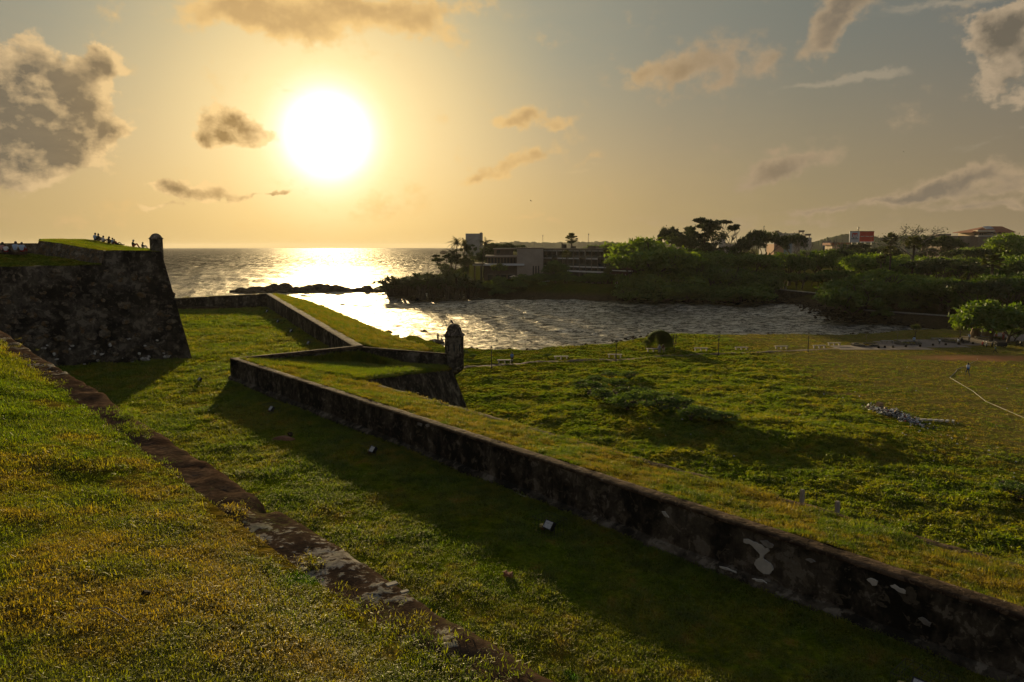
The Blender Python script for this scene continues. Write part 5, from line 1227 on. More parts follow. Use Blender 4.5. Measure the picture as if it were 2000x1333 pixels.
hill('distant_hills', '', [(930,483),(960,476),(1000,474),(1060,475),(1120,474),(1180,474),(1230,476),(1300,473),(1400,476),(1500,476),(1600,476),(1700,477),(1900,478),(2100,478)], 2400, 500, M_hill)
hill('wooded_hill', '', [(1560,484),(1585,473),(1610,468),(1640,460),(1670,457),(1700,461),(1720,466),(1750,462),(1790,460),(1830,466),(1880,474),(1950,476)], 1100, 260, M_hill)
# ------------------------------------------------------------------ rocks
def rock_mesh(seed, name='rock', n=2, flatn=.6):
    bm = bmesh.new(); bmesh.ops.create_icosphere(bm, subdivisions=n, radius=1); rg = np.random.RandomState(seed)
    pl = [(Vector(rg.normal(size=3)).normalized(), rg.uniform(.45, .85)) for _ in range(9)]
    for v in bm.verts:
        for d, h in pl:
            e = v.co.dot(d)-h
            if e > 0: v.co -= d*e*.92
        v.co *= 1+rg.uniform(-.05, .05); v.co.z *= flatn
    me = bpy.data.meshes.new(name); bm.to_mesh(me); bm.free(); me.materials.append(M_rock); return me
rocks = [rock_mesh(i) for i in range(10)]
rr_k = random.Random(21)
def rock(px, py, w, h, label, depth=None, z=ZS, group=None, mat=None):
    p = PT(px, py, z) if depth is None else PD(px, py, depth); k = p.y/FPX; me = rr_k.choice(rocks)
    if mat: me = me.copy(); me.materials.clear(); me.materials.append(mat)
    o = obj('rock', me, None, (p.x, p.y, p.z+h*k*.15), (0, 0, rr_k.uniform(0, 6.28)), (w*k/2, w*k/2*.8, h*k/.85)); return tag(o, label, 'rock', group)
rock(830,652,26,9,'low dark rock awash in the bay behind the first sentry turret')
rock(988,611,7,4,'tiny rock tip breaking the bay water, left of a pair','','') if False else None
rock(989,612,8,4,'tiny dark rock in the middle of the bay, left of the pair'); rock(1007,610,9,3,'tiny dark rock in the middle of the bay, right of the pair'); rock(1031,598,9,4,'tiny dark rock just off the far shore rocks')
rock(1511,635,24,8,'brown rock awash in the right part of the bay'); rock(1614,631,20,10,'left piece of the rock cluster near the bay corner'); rock(1630,637,18,7,'right piece of the rock cluster near the bay corner')
rock(1607,634,10,5,'small low piece left of the rock cluster near the bay corner')
for px, py, w, h, lb in ((715,578,30,14,'dark boulder at the tip of the headland'),(735,572,26,14,'boulder next to the tip boulder of the headland'),(748,577,30,16,'boulder under the first screw pines'),(790,668,40,14,'brown shore rock at the foot of the grass slope, left one'),(815,672,34,14,'brown shore rock at the foot of the grass slope, middle one'),(850,676,40,16,'brown shore rock where the anglers stand'),
                        (917,690,22,20,'leafy boulder right behind the first sentry turret'),(1115,695,24,8,'flat dark rock on the near shore beside a bench'),(1128,692,14,6,'small rock on the near shore right of the flat one'),(1458,668,34,8,'brown rock ledge on the near shore, left one'),(1490,668,40,7,'brown rock ledge on the near shore, middle one'),(1535,668,36,7,'brown rock ledge on the near shore, right one')):
    rock(px, py, w, h, lb, z=ZS+.5)
rock(1904,655,34,30,'huge tan boulder left of the almond tree', depth=134, mat=flat('tan_boulder', (.14, .095, .055), .95, .3, .8)); rock(1928,654,26,28,'huge tan boulder behind the almond tree trunk', depth=136, mat=bpy.data.materials['tan_boulder'])
rock(1900,630,16,10,'grey boulder on the bank behind the huge tan boulder', depth=142)
# reef in front of the sun glitter
def reef():
    t = empty('rock_reef', PT(560, 575, ZS)); tag(t, 'long low dark rock reef between the open sea and the bay', 'reef'); r_ = random.Random(9)
    for px, top, w, h in ((458,567,16,8),(472,565,24,12),(490,561,30,14),(508,560,30,14),(530,556,34,16),(548,554,34,17),(566,556,34,16),(584,560,28,12),(600,556,28,13),(620,553,30,15),(636,556,28,12),(655,559,34,10),(676,559,34,9),(698,560,34,8),(720,561,30,7),(742,561,28,7),
                          (500,570,40,14),(540,570,50,16),(580,571,50,13),(615,568,50,12),(650,566,50,9),(690,566,44,7)):
        d = 19.6*FPX/(576-482)+r_.uniform(0, 6); p = PD(px, top, d); zb = ZS-.5; o = obj('rock', r_.choice(rocks)); hh_ = p.z-zb; k = d/FPX
        o.parent = t; o.matrix_parent_inverse = Matrix.Translation(-t.location); o.location = (p.x, p.y, zb+hh_*.35); o.rotation_euler = (r_.uniform(-.2,.2), r_.uniform(-.2,.2), r_.uniform(0, 6.28)); o.scale = (w*k*.78, w*k*.6, hh_*1.5)
reef()
rock(868,494,26,6,'flat far reef on the horizon left of the headland palms', depth=1300)
def riprap(name, label, pts, n, size, spread, seed, zr=(-.5, .9)):
    r_ = np.random.RandomState(seed); P = lerp_curve(pts, r_.uniform(0, 1, n)); vs = []; fs = []; off = 0
    base = [np.array([tuple(v.co) for v in m.vertices]) for m in (rock_mesh(50+i, n=1) for i in range(6))]; fb = [np.array([tuple(p.vertices) for p in rock_mesh(50, n=1).polygons])]*6
    for i in range(n):
        s = size*r_.uniform(.45, 1.4); b = base[i % 6]*np.array([s, s*.8, s*.75]); a = r_.uniform(0, 6.28); c, sn = math.cos(a), math.sin(a)
        b = np.stack([b[:, 0]*c-b[:, 1]*sn, b[:, 0]*sn+b[:, 1]*c, b[:, 2]], -1); u = r_.uniform(0, 1); q = P[i]+np.array([r_.normal()*spread*.3, u*spread, zr[0]+(zr[1]-zr[0])*u])
        vs.append(b+q); fs.append(fb[0]+off); off += len(b)
    return tag(obj(name, mesh(name, np.concatenate(vs), np.concatenate(fs), M_rock)), label, 'rocks', None, 'stuff')
FS = [(725,582),(760,585),(800,588),(860,584),(920,590),(1000,592),(1060,595),(1130,600),(1200,602),(1260,601),(1300,597),(1400,597),(1480,597),(1530,601),(1590,610),(1640,628),(1655,634),(1700,640),(1760,643),(1800,648),(1850,651),(1900,652)]
riprap('shore_boulders', 'boulders heaped along the far waterline of the bay', [PT(x, y, ZS) for x, y in FS], 2600, .62, 7, 1, (-.3, 2.6))
riprap('near_shore_stones', 'brown stones along the near waterline below the path', [PT(x, y, ZS+.3) for x, y in ((905,701),(960,702),(1060,699),(1110,696),(1200,686),(1255,674),(1330,670),(1420,671),(1520,670),(1620,672),(1690,668),(1800,662),(1870,655))], 420, .4, 2.2, 2, (-.2, 1.6))
# ------------------------------------------------------------------ things on the ground
def gz(p): return float(land_z(np.array([p.x]), np.array([p.y]))[0])
def on_field(px, py):
    z = 0.0
    for _ in range(3): p = PT(px, py, z); z = gz(p)
    p.z = z; return p
# --- people: one skinned figure per pose, shared by everyone in that pose
POSES = {}
def pose_mesh(key, J, bones):
    names = list(J); vs = [J[n][0] for n in names]; es = [(names.index(a), names.index(b)) for a, b, _ in bones]
    me = bpy.data.meshes.new('body'); me.from_pydata(vs, es, []); o = bpy.data.objects.new('tmp', me); COL.objects.link(o)
    sk = o.modifiers.new('s', 'SKIN'); sk.use_smooth_shade = True
    for i, n in enumerate(names):
        r = J[n][1]; me.skin_vertices[0].data[i].radius = (r, r) if not hasattr(r, '__len__') else r
    me.skin_vertices[0].data[names.index('pelvis')].use_root = True
    ss = o.modifiers.new('b', 'SUBSURF'); ss.levels = 1; ss.render_levels = 1
    dg = bpy.context.evaluated_depsgraph_get(); m2 = bpy.data.meshes.new_from_object(o.evaluated_get(dg)); m2.name = 'body'
    bpy.data.objects.remove(o); bpy.data.meshes.remove(me)
    idx = []
    B = [(Vector(J[a][0]), Vector(J[b][0]), m) for a, b, m in bones]
    for p in m2.polygons:
        c = p.center; best = 9
        for a, b, m in B:
            ab = b-a; t = max(0, min(1, (c-a).dot(ab)/(ab.length_squared+1e-9))); d = (c-a-ab*t).length
            if d < best: best = d; mi = m
        idx.append(mi)
    m2.materials.clear(); POSES[key] = (m2, idx, Vector(J['head'][0]))
# material slots: 0 skin, 1 shirt, 2 trousers, 3 shoes
def figure(key, pel, chest, neck, head, sh, el, wr, hip, kn, an, toe):
    J = {'pelvis': (pel, (.15, .11)), 'waist': (tuple(Vector(pel).lerp(Vector(chest), .5)), (.13, .10)), 'chest': (chest, (.17, .12)), 'neck': (neck, .055), 'head': (head, (.088, .10)), 'crown': (tuple(Vector(head)+(Vector(head)-Vector(neck)).normalized()*.09), (.07, .08))}
    bones = [('pelvis', 'waist', 1), ('waist', 'chest', 1), ('chest', 'neck', 1), ('neck', 'head', 0), ('head', 'crown', 0)]
    for i, s in enumerate('lr'):
        J['sh'+s] = (sh[i], .068); J['el'+s] = (el[i], .047); J['wr'+s] = (wr[i], .034); d = (Vector(wr[i])-Vector(el[i])).normalized(); J['ha'+s] = (tuple(Vector(wr[i])+d*.13), (.030, .045))
        J['hi'+s] = (hip[i], .095); J['kn'+s] = (kn[i], .062); J['an'+s] = (an[i], .042); J['to'+s] = (toe[i], (.045, .03))
        bones += [('chest', 'sh'+s, 1), ('sh'+s, 'el'+s, 1), ('el'+s, 'wr'+s, 0), ('wr'+s, 'ha'+s, 0), ('pelvis', 'hi'+s, 2), ('hi'+s, 'kn'+s, 2), ('kn'+s, 'an'+s, 2), ('an'+s, 'to'+s, 3)]
    pose_mesh(key, J, bones)
def LRm(x, y, z, x2=None, y2=None, z2=None): return [(-x, y, z), (x if x2 is None else x2, y if y2 is None else y2, z if z2 is None else z2)]
figure('stand', (0,0,.95), (0,.0,1.32), (0,.01,1.47), (0,.03,1.59), LRm(.18,0,1.40), LRm(.23,-.02,1.13), LRm(.22,.06,.90), LRm(.10,0,.90), LRm(.11,.01,.49), LRm(.12,-.02,.08), LRm(.14,.14,.03))
figure('walk', (0,0,.94), (0,.03,1.31), (0,.05,1.46), (0,.08,1.58), LRm(.18,.03,1.39), LRm(.22,-.12,1.13,.22,.14,1.14), LRm(.21,-.16,.92,.20,.32,.95), LRm(.10,0,.89), LRm(.11,.18,.50,.11,-.02,.49), LRm(.11,.30,.10,.11,-.34,.16), LRm(.12,.45,.06,.12,-.24,.03))
figure('ground', (0,0,.12), (0,.02,.47), (0,.08,.61), (0,.13,.72), LRm(.18,.04,.54), LRm(.25,.22,.36), LRm(.12,.40,.40), LRm(.10,.05,.13), LRm(.16,.42,.46), LRm(.13,.62,.09), LRm(.13,.76,.03))
figure('recline', (0,0,.12), (0,-.18,.42), (0,-.20,.56), (0,-.17,.68), LRm(.18,-.18,.50), LRm(.24,-.38,.28), LRm(.22,-.48,.05), LRm(.10,.05,.13), LRm(.13,.40,.40,.12,.48,.14), LRm(.12,.68,.09,.12,.90,.08), LRm(.12,.82,.04,.12,.95,.18))
figure('bench', (0,0,.53), (0,.03,.88), (0,.08,1.03), (0,.12,1.14), LRm(.18,.04,.96), LRm(.23,.14,.70), LRm(.14,.34,.66), LRm(.10,.05,.51), LRm(.12,.44,.52), LRm(.12,.46,.08), LRm(.13,.60,.03))
figure('run', (0,0,.92), (0,.10,1.27), (0,.14,1.41), (0,.18,1.53), LRm(.17,.10,1.35), LRm(.22,-.12,1.16,.22,.30,1.16), LRm(.20,.05,1.0,.18,.50,1.28), LRm(.10,0,.87), LRm(.11,.34,.62,.11,-.12,.47), LRm(.11,.26,.20,.11,-.50,.30), LRm(.12,.40,.12,.12,-.48,.16))
M_skin = flat('brown_skin', (.10, .050, .028), .6, .1); M_skin2 = flat('tan_skin', (.20, .11, .07), .6, .1); M_hair = flat('black_hair', (.010, .008, .007), .6, .1); M_shoe = flat('dark_shoes', (.03, .025, .02), .6)
CL = {k: flat(k+'_cloth', c, .9, .1, 12) for k, c in dict(white=(.62,.62,.62), pale_blue=(.34,.44,.56), blue=(.10,.20,.42), dark=(.02,.02,.025), black=(.012,.012,.014), red=(.36,.03,.025), pink=(.45,.22,.20), khaki=(.22,.18,.12), grey=(.22,.22,.24), teal=(.09,.20,.20), brown=(.10,.055,.03), navy=(.02,.03,.06), orange=(.4,.12,.03)).items()}
cache = {}
def person(pose, loc, face, shirt, trs, label, group=None, h=1.0, skin=None, hair='short', trousers_bare=False):
    """face: heading in degrees, 0 = away from the camera (world +y)"""
    m, idx, hd = POSES[pose]; key = (pose, shirt, trs, skin)
    if key not in cache:
        c = m.copy(); 
        for q in (skin or M_skin, CL[shirt], CL[trs], M_shoe): c.materials.append(q)
        c.polygons.foreach_set('material_index', idx); cache[key] = c
    t = empty('person', loc, -R(face)); t.scale = (h, h, h); obj('body', cache[key], t)
    mb = MB(); mb.lathe([(.085, -.03), (.102, .03), (.098, .09), (.07, .135), (.02, .155), (.001, .157)], 12)
    if hair == 'long': mb.box((0, -.075, -.13), (.17, .07, .34))
    hm = mb.build('hair', M_hair, t, smooth=True); hm.location = hd+Vector((0, -.012, -.01))
    if hair == 'cap': hm.data.materials[0] = CL['grey']
    return tag(t, label, 'person', group)
def at_depth(px, py, d, z=None):
    p = PD(px, py, d); 
    if z is not None: p.z = z
    return p
# group seated on the bastion crest
def surf_z(o, x, y):
    return None
bt_ = bpy.data.objects['bastion_turf']
bpy.context.view_layer.update()
def drop_on(px, py_guess, d):
    p = PD(px, py_guess, d); hit, loc, n_, i_ = bt_.ray_cast(Vector((p.x, p.y, 30)), Vector((0, 0, -1)))
    if hit: p.z = loc.z
    return p
for px, d, f, po, sh_, tr_, hr, lb, hh_ in (
    (185.5,85,25,'ground','pale_blue','dark','short','person in a light blue top, leftmost of the group sitting on the bastion crest',1.12),
    (191.5,85,20,'ground','dark','khaki','short','person in dark clothes leaning beside the leftmost sitter on the bastion crest',1.12),
    (201,84.5,30,'ground','white','khaki','short','person in a white shirt, third sitter from the left on the bastion crest',1.0),
    (212,84,35,'ground','dark','black','long','person with long dark hair in the middle of the sitters on the bastion crest',1.05),
    (218.5,84,40,'ground','pale_blue','red','short','person in a pale shirt right of the long-haired sitter on the bastion crest',.95),
    (227,84,60,'recline','black','black','short','person leaning back with one arm out, right end of the bastion crest group',.9),
    (258.5,81,50,'ground','black','red','cap','person in black sitting apart and bending over on the bastion crest',1.05),
    (277,79.5,45,'ground','dark','white','short','small person in a dark top sitting nearest the upper turret',.85)):
    p = drop_on(px, 478, d); person(po, p-Vector((0, 0, .03)), f, sh_, tr_, lb, 'people sitting on the bastion', hh_, None, hr)
for px, f, sh_, tr_, lb, hh_ in ((2,30,'pink','dark','person in a pink top sitting at the left picture edge on the stone kerb',1.0),(10,-30,'white','red','person in white with a red skirt on the stone kerb at the left edge',.8),(28.5,5,'pale_blue','khaki','broad person in a light tee shirt seen from behind on the stone kerb',1.08),(41.5,-12,'pale_blue','red','person in a pale shirt leaning forward on the stone kerb',1.0)):
    p = PD(px, 493.5, 69.0); person('bench' if False else 'ground', p+Vector((0, .1, .0)), f, sh_, tr_, lb, 'people sitting on the stone kerb', hh_*1.15, None, 'long' if px == 2 else 'short')
p = on_field(1000, 711); person('stand', p, 20, 'blue', 'dark', 'person in a blue shirt standing alone on the shore path by a bench', None, 1.02, None, 'short')
p = on_field(1889.5, 735); person('walk', p, 10, 'white', 'navy', 'person in a white and blue tee shirt walking away across the field', None, 1.02, None)
mb = MB(); o_ = bpy.data.objects[[o.name for o in bpy.data.objects if o.name.startswith('person')][-1]]
bandm = MB(); bandm.lathe([(.172, 1.00), (.176, 1.04), (.174, 1.12), (.17, 1.15)], 14); b_ = bandm.build('shirt_band', flat('bright_blue_cloth', (.05, .22, .55), .9), o_); b_.scale = (1.0, .82, 1)
p = on_field(1944, 692); person('run', p, -50, 'teal', 'dark', 'child in a pale teal top running on the pitch', None, .78, None)
for px, py, po, f, sh_, tr_, hr, lb, hh_ in (
    (1785,671,'bench',10,'pale_blue','grey','short','person in a light blue shirt sitting on a promenade bench facing the bay',1.0),
    (1834.5,674,'stand',0,'white','black','short','small child in white and black on the promenade',.66),
    (1870,674,'bench',95,'white','khaki','short','person in a white shirt sitting on the edge of the third planter',1.0),
    (1877,672,'bench',80,'black','black','short','person in black sitting beside the white-shirted one on the third planter',1.0),
    (1892.5,669,'stand',0,'pale_blue','dark','short','person in a sky blue shirt standing between the planter and the motorcycles',.95),
    (1944.5,663,'bench',180,'orange','brown','short','person in a rust top sitting on the ring wall under the almond tree',.95),
    (1959,665,'stand',180,'pink','red','long','person in a red skirt standing by the ring wall under the almond tree',1.0)):
    p = on_field(px, py); person(po, p, f, sh_, tr_, lb, None, hh_, None, hr)
for px, f, sh_, tr_, lb, hr in ((1287.5,190,'grey','khaki','person in a grey shirt and cap on the bench under the weeping bush','cap'),(1294.5,170,'brown','khaki','person in a brown top beside the capped one under the weeping bush','short')):
    p = on_field(px, 691); person('bench', p, f, sh_, tr_, lb, 'pair on the bench under the weeping bush', 1.05, None, hr)
pz = PT(855.5, 669, -1.0); tag_ = person('stand', Vector((pz.x, pz.y, -.95)), 10, 'black', 'dark', 'angler in dark clothes standing on the shore rocks behind the turret', None, 1.02)
person('ground', Vector((pz.x+.7, pz.y-.3, -.95)), 20, 'grey', 'grey', 'person in grey crouching on the rocks beside the angler', None, 1.0)
person('ground', Vector((pz.x-.7, pz.y+.1, -.95)), -20, 'white', 'grey', 'small person in white crouching left of the angler', None, .7)
# --- lamp posts
M_lamp = flat('lamp_glass', (.45, .38, .22), .3, .05)
def lamp(px, py, H, label):
    p = on_field(px, py); t = empty('street_lamp', p); mb = MB(); mb.lathe([(.13, -.1), (.13, .12), (.07, .2), (.05, .35)], 10); mb.build('foot', M_metal, t)
    mb = MB(); mb.tube([(0, 0, .2), (0, 0, H-.45)], [.07, .055], 8); mb.box((0, 0, H-.75), (.34, .04, .04)); mb.build('pole', M_metal, t)
    mb = MB(); mb.lathe([(.06, H-.45), (.13, H-.2), (.14, H-.12)], 6); mb.build('lantern', M_lamp, t); mb = MB(); mb.lathe([(.19, H-.12), (.10, H-.02), (.02, H+.08)], 6); mb.build('lamp_cap', M_metal, t)
    return tag(t, label, 'street lamp', 'lamps along the shore path')
lamp(960, 719, 3.0, 'street lamp on the path nearest the big round turret'); lamp(1203, 707, 3.1, 'street lamp in front of a bench, second along the path from the turret')
lamp(1403, 692, 3.1, 'street lamp right of the weeping bush, between two benches'); lamp(1578, 687, 3.1, 'street lamp near where the path meets the paved promenade')
p = on_field(1267, 678); p.y += 4; t = lamp(1265, 680, 2.6, 'short street lamp behind the yellow shrub')
# ornament of hanging discs
p = on_field(1317, 688); t = empty('ornamental_post', p); mb = MB(); mb.tube([(0,0,-.1),(0,0,1.5)], [.05,.04]); mb.build('pole', M_metal, t)
for k in range(5):
    for s in (-1, 1):
        mb = MB(); z = 1.35+k*.33; c = (s*.2, 0, z); mb.lathe([(.001, .13), (.10, .09), (.13, 0), (.10, -.09), (.001, -.13)], 8, c=c); mb.build('globe', M_bark, t)
mb = MB(); mb.tube([(-.2,0,1.2),(-.2,0,2.7),(0,0,2.95),(.2,0,2.7),(.2,0,1.2)], [.025]*5, 5); mb.build('loop', M_metal, t); tag(t, 'slim post with two strings of dark globes right of the weeping bush', 'post')
# --- benches
def bench(px, py, ang, label, L_=2.2, g=None):
    p = on_field(px, py); t = empty('bench', p, R(ang)); mb = MB(); mb.box((0, 0, .47), (L_, .5, .10)); mb.build('seat', M_conc, t)
    for s in ((-1, 1) if L_ < 2 else (-1, 0, 1)): mb = MB(); mb.box((s*(L_/2-.22), 0, .2), (.16, .4, .44)); mb.build('leg', M_conc, t)
    return tag(t, label, 'bench', g)
for px, py, a, lb in ((986,707.5,4,'concrete bench beside the lone person in blue'),(1096,701,5,'concrete bench on the shore path before the flat dark rock'),(1201,698.5,-3,'concrete bench behind the second street lamp'),(1276,689.5,0,'concrete bench half hidden left of the seated pair'),
                      (1369,687.5,-4,'concrete bench left of the third street lamp'),(1448,684,4,'concrete bench right of the third street lamp'),(1526,682,3,'concrete bench between the third and fourth street lamps'),(1600,680.5,3,'grassy-edged concrete bench right of the fourth street lamp'),(1629,675.5,0,'concrete bench at the left end of the promenade'),
                      (1732,671,0,'concrete bench between the first two planters'),(1785,670.5,0,'concrete bench under the seated person in light blue'),(1831,666,0,'concrete bench behind the small child')):
    bench(px, py, a, lb)
# --- promenade slabs
M_pave = flat('paving', (.17, .135, .11), .95, .18, .6)
def paving():
    P = np.array([(p.x, p.y) for p in PROM]); x0, y0 = P.min(0); x1, y1 = P.max(0); s = 2.6; mb = MB(); n = 0
    t = empty('promenade_paving', Vector((x0, y0, .03))); t['kind'] = 'structure'; me = mesh('slab', *(lambda m: (m.v, m.f))((lambda m: (m.box((0, 0, 0), (s-.05, s-.05, .08)), m)[1])(MB())), M_pave)
    xs_ = np.arange(x0, min(x1, 150), s); ys_ = np.arange(y0, y1, s)
    for x in xs_:
        for y in ys_:
            if polydist(np.array([x]), np.array([y]), PROM)[0] > .3 and x/y < .78: o = obj('slab', me, t, (x-x0, y-y0, .015+.008*((n*37) % 7)/7-.03)); n += 1
paving()
# path of trodden earth
def path():
    pts = [(880,722),(915,716),(962,712),(1020,711),(1085,706),(1150,704),(1203,703),(1260,698),(1300,695),(1350,694),(1403,691),(1470,689),(1540,686),(1600,683),(1640,681)]
    P = [on_field(*q) for q in pts]; n = 240; c = lerp_curve(P, np.linspace(0, 1, n)); w = .55+.25*fbm(np.arange(n)*.2, np.zeros(n), 3, 4); rows_ = []
    for k in (-1, -.5, 0, .5, 1):
        r_ = c.copy(); r_[:, 1] += w*k; r_[:, 2] = land_z(r_[:, 0], r_[:, 1])+.05-.04*abs(k); rows_.append(r_)
    return tag(obj('path', mesh('path', np.stack(rows_, 1).reshape(-1, 3), grid_faces(n, 5), flat('trodden_earth', (.125, .088, .058), .95, .25, 2), smooth=True)), kind='structure')
path()
# --- planters: low walls of rough stones
M_planter = flat('planter_stone', (.12, .105, .08), .95, .35, 5)
def planter(px, py, w, dp, label, hgt=.42):
    p = on_field(px, py); t = empty('planter', p); r_ = random.Random(int(px)); me = None; n = int((w+dp)*2/.45)
    bx_ = (lambda m: (m.box((0, 0, 0), (.42, .26, .2)), m)[1])(MB()); me = mesh('stone', bx_.v, bx_.f, M_planter)
    for row in range(2):
        for i in range(n):
            a = 2*math.pi*(i+.5*row)/n; x = math.copysign(abs(math.cos(a))**.5, math.cos(a))*w/2; y = math.copysign(abs(math.sin(a))**.5, math.sin(a))*dp/2; a2 = math.atan2(y/dp, x/w)
            o = obj('stone', me, t, (x, y, .1+row*.2), (r_.uniform(-.1,.1), r_.uniform(-.1,.1), a2+math.pi/2), (r_.uniform(.9,1.15)*w*1.2/ max(w, 3)*1.0, 1.1, r_.uniform(.85,1.1)))
    mb = MB(); mb.lathe([(1, 0), (.001, .12)], 20, c=(0, 0, .25)); o = mb.build('soil', M_bank, t); o.scale = (w/2*.98, dp/2*.98, 1)
    return tag(t, label, 'planter')
planter(1689, 676, 3.9, 2.2, 'six-sided stone planter, leftmost on the promenade'); planter(1773, 673, 4.0, 2.0, 'stone planter behind which the light blue sitter faces the bay')
planter(1866, 669, 4.0, 2.0, 'stone planter with the small round tree and two sitters'); planter(1936, 663, 5.2, 2.6, 'wide stone ring wall around the almond tree')
# --- bollard stones
for px, py in ((1716,681),(1728,680),(1744,680),(1769,678.5),(1797,678),(1822,676),(1847,675),(1872,674),(1900,673)):
    p = on_field(px, py); mb = MB(); mb.lathe([(.2, -.1), (.19, .25), (.14, .38), (.001, .42)], 8); o = mb.build('kerb_stone', M_rock); o.location = p; tag(o, 'short rough kerb stone standing along the grass edge of the promenade', 'kerb stone', 'kerb stones along the promenade edge')
# --- motorcycles
M_tyre = flat('tyre', (.012,.012,.012), .8); M_chrome = flat('chrome', (.5,.5,.5), .2, .05, metal=1.0); 
def motorbike(px, py, ang, paint, label):
    p = on_field(px, py); t = empty('motorcycle', p, R(ang))
    for y in (-.62, .62):
        mb = MB(); n = 16
        mb.tube([(0, y+math.cos(2*math.pi*k/n)*.25, .3+math.sin(2*math.pi*k/n)*.25) for k in range(n+1)], [.055]*(n+1), 6, cap=False); w_ = mb.build('wheel', M_tyre, t); mb = MB(); mb.box((0, y, .3), (.06, .34, .05)); mb.box((0, y, .3), (.06, .05, .34)); mb.build('hub', M_chrome, w_)
    mb = MB(); mb.tube([(0,-.62,.3),(0,-.35,.62),(0,.1,.6),(0,.45,.85),(0,.62,.3)], [.05,.10,.12,.07,.05], 7); mb.tube([(0,-.1,.3),(0,.2,.35),(0,.38,.7)], [.14,.15,.10], 7); mb.build('frame', paint, t)
    mb = MB(); mb.tube([(0,-.75,.80),(0,-.45,.80),(0,-.05,.77),(0,.1,.74)], [.06,.13,.12,.05], 8); mb.build('seat', CL['black'], t)
    mb = MB(); mb.tube([(-.33,.32,1.02),(-.12,.42,1.0),(.12,.42,1.0),(.33,.32,1.02)], [.018]*4, 6); mb.tube([(-.3,.36,1.02),(-.32,.40,1.2)], [.01,.01], 4); mb.tube([(.3,.36,1.02),(.32,.40,1.2)], [.01,.01], 4); mb.build('handlebar', M_chrome, t)
    mb = MB(); mb.lathe([(.001, .1), (.08, .06), (.10, 0)], 10); o = mb.build('headlight', M_lamp, t); o.location = (0, .55, .88); o.rotation_euler = (-R(90), 0, 0)
    mb = MB(); mb.lathe([(.001, .06), (.055, .04), (.06, -.02)], 8); 
    for s in (-1, 1): o = mb.build('mirror', M_chrome, t); o.location = (s*.33, .40, 1.22)
    return tag(t, label, 'motorcycle', 'motorcycles parked by the almond tree')
motorbike(1919, 676, 155, flat('red_paint', (.35,.02,.02), .3), 'red scooter, leftmost of the parked motorcycles'); motorbike(1926, 678, 150, flat('silver_paint', (.35,.36,.38), .3), 'silver scooter second in the parked row')
motorbike(1938, 678, 140, flat('dark_grey_paint', (.06,.07,.08), .3), 'dark grey motorcycle third in the parked row'); motorbike(1991, 676, 180, flat('black_paint', (.015,.015,.018), .3), 'black scooter facing the camera at the right edge'); 
p = on_field(1954, 678.5); t = empty('three_wheeler_cart', p, R(80)); mb = MB(); mb.box((0, 0, .55), (1.0, 1.6, .7)); mb.build('box', M_metal, t)
for s in (-1, 1): mb = MB(); mb.tube([(s*.5, math.cos(2*math.pi*k/12)*.2-.4, .22+math.sin(2*math.pi*k/12)*.2) for k in range(13)], [.05]*13, 5, cap=False); mb.build('wheel', M_tyre, t)
mb = MB(); mb.tube([(0,.8,.8),(0,1.2,1.0),(-.25,1.2,1.02)], [.02]*3, 5); mb.build('handle', M_metal, t); tag(t, 'low black box cart right of the parked motorcycles', 'cart')
# orange flowering shrub by the scooter
plant('shrub', 1984, 641, 129, 'orange-leaved shrub behind the black scooter', None, 1, .8, z=.0, name='flowering_shrub')
# --- rope on the pitch
pr_ = [on_field(*q) for q in ((1905,706),(1885,716),(1869,723),(1866,728),(1855,738.5),(1900,765),(1925,785),(1960,800),(2010,822))]
mb = MB(); mb.tube([q+Vector((0, 0, .05)) for q in pr_], [.025, .03, .035, .035, .035, .035, .035, .035, .035], 5); tag(mb.build('rope', flat('pale_rope', (.34, .32, .25), .9)), 'long pale boundary rope lying bent on the mown pitch', 'rope')
# --- rubbish heap
def heap():
    cols = [flat('litter_'+n, c, .6, .1) for n, c in dict(white=(.6,.6,.6), pale=(.4,.4,.38), black=(.012,.012,.014), grey=(.18,.18,.19), red=(.32,.03,.03), blue=(.08,.16,.28), tan=(.28,.18,.10), dark=(.05,.045,.04)).items()]
    r_ = random.Random(3); mb = MB(); c = on_field(1745, 815)
    a, b = on_field(1700, 798), on_field(1796, 830)
    for i in range(900):
        u = r_.betavariate(1.5, 1.6); q = a.lerp(b, u)+Vector((r_.gauss(0, .5), r_.gauss(0, 1.0), 0)); e = math.exp(-((u-.45)/.35)**2); q.z = gz(q)+r_.uniform(0, .5)*e
        s = r_.uniform(.06, .26); mb.box(q, (s, s*r_.uniform(.3, 1), s*r_.uniform(.1, .6)), r_.uniform(0, 6), r_.choices(range(8), (4.5,4,3,3,.6,.8,1.4,3))[0], r_.uniform(-1, 1), r_.uniform(-1, 1))
    o = mb.build('rubbish_heap', cols); tag(o, 'long heap of scattered white, grey and black litter on the field', 'rubbish', None, 'stuff')
    mb = MB()
    for i in range(70):
        px, py = r_.uniform(1250, 1990), r_.uniform(700, 950); q = on_field(px, py) if r_.random() < .8 else on_field(1800+r_.uniform(-60, 80), 835+r_.uniform(-15, 25)); s = r_.uniform(.05, .16)
        mb.box(q+Vector((0, 0, .12)), (s, s*.7, s*.4), r_.uniform(0, 6), r_.choice((0, 0, 1, 1, 6)), r_.uniform(-.5, .5), 0)
    tag(mb.build('scattered_litter', cols), 'bits of litter scattered over the field', 'litter', None, 'stuff')
heap()
p = on_field(1716, 799); mb = MB(); mb.box((0, 0, .2), (.6, .45, .4)); o = mb.build('cardboard_box', flat('cardboard', (.30, .19, .10), .9)); o.location = p+Vector((0, 0, .3)); o.rotation_euler = (.2, .1, .5); tag(o, 'crushed tan cardboard box on the left end of the litter heap', 'box')
p = on_field(1822, 822); mb = MB()
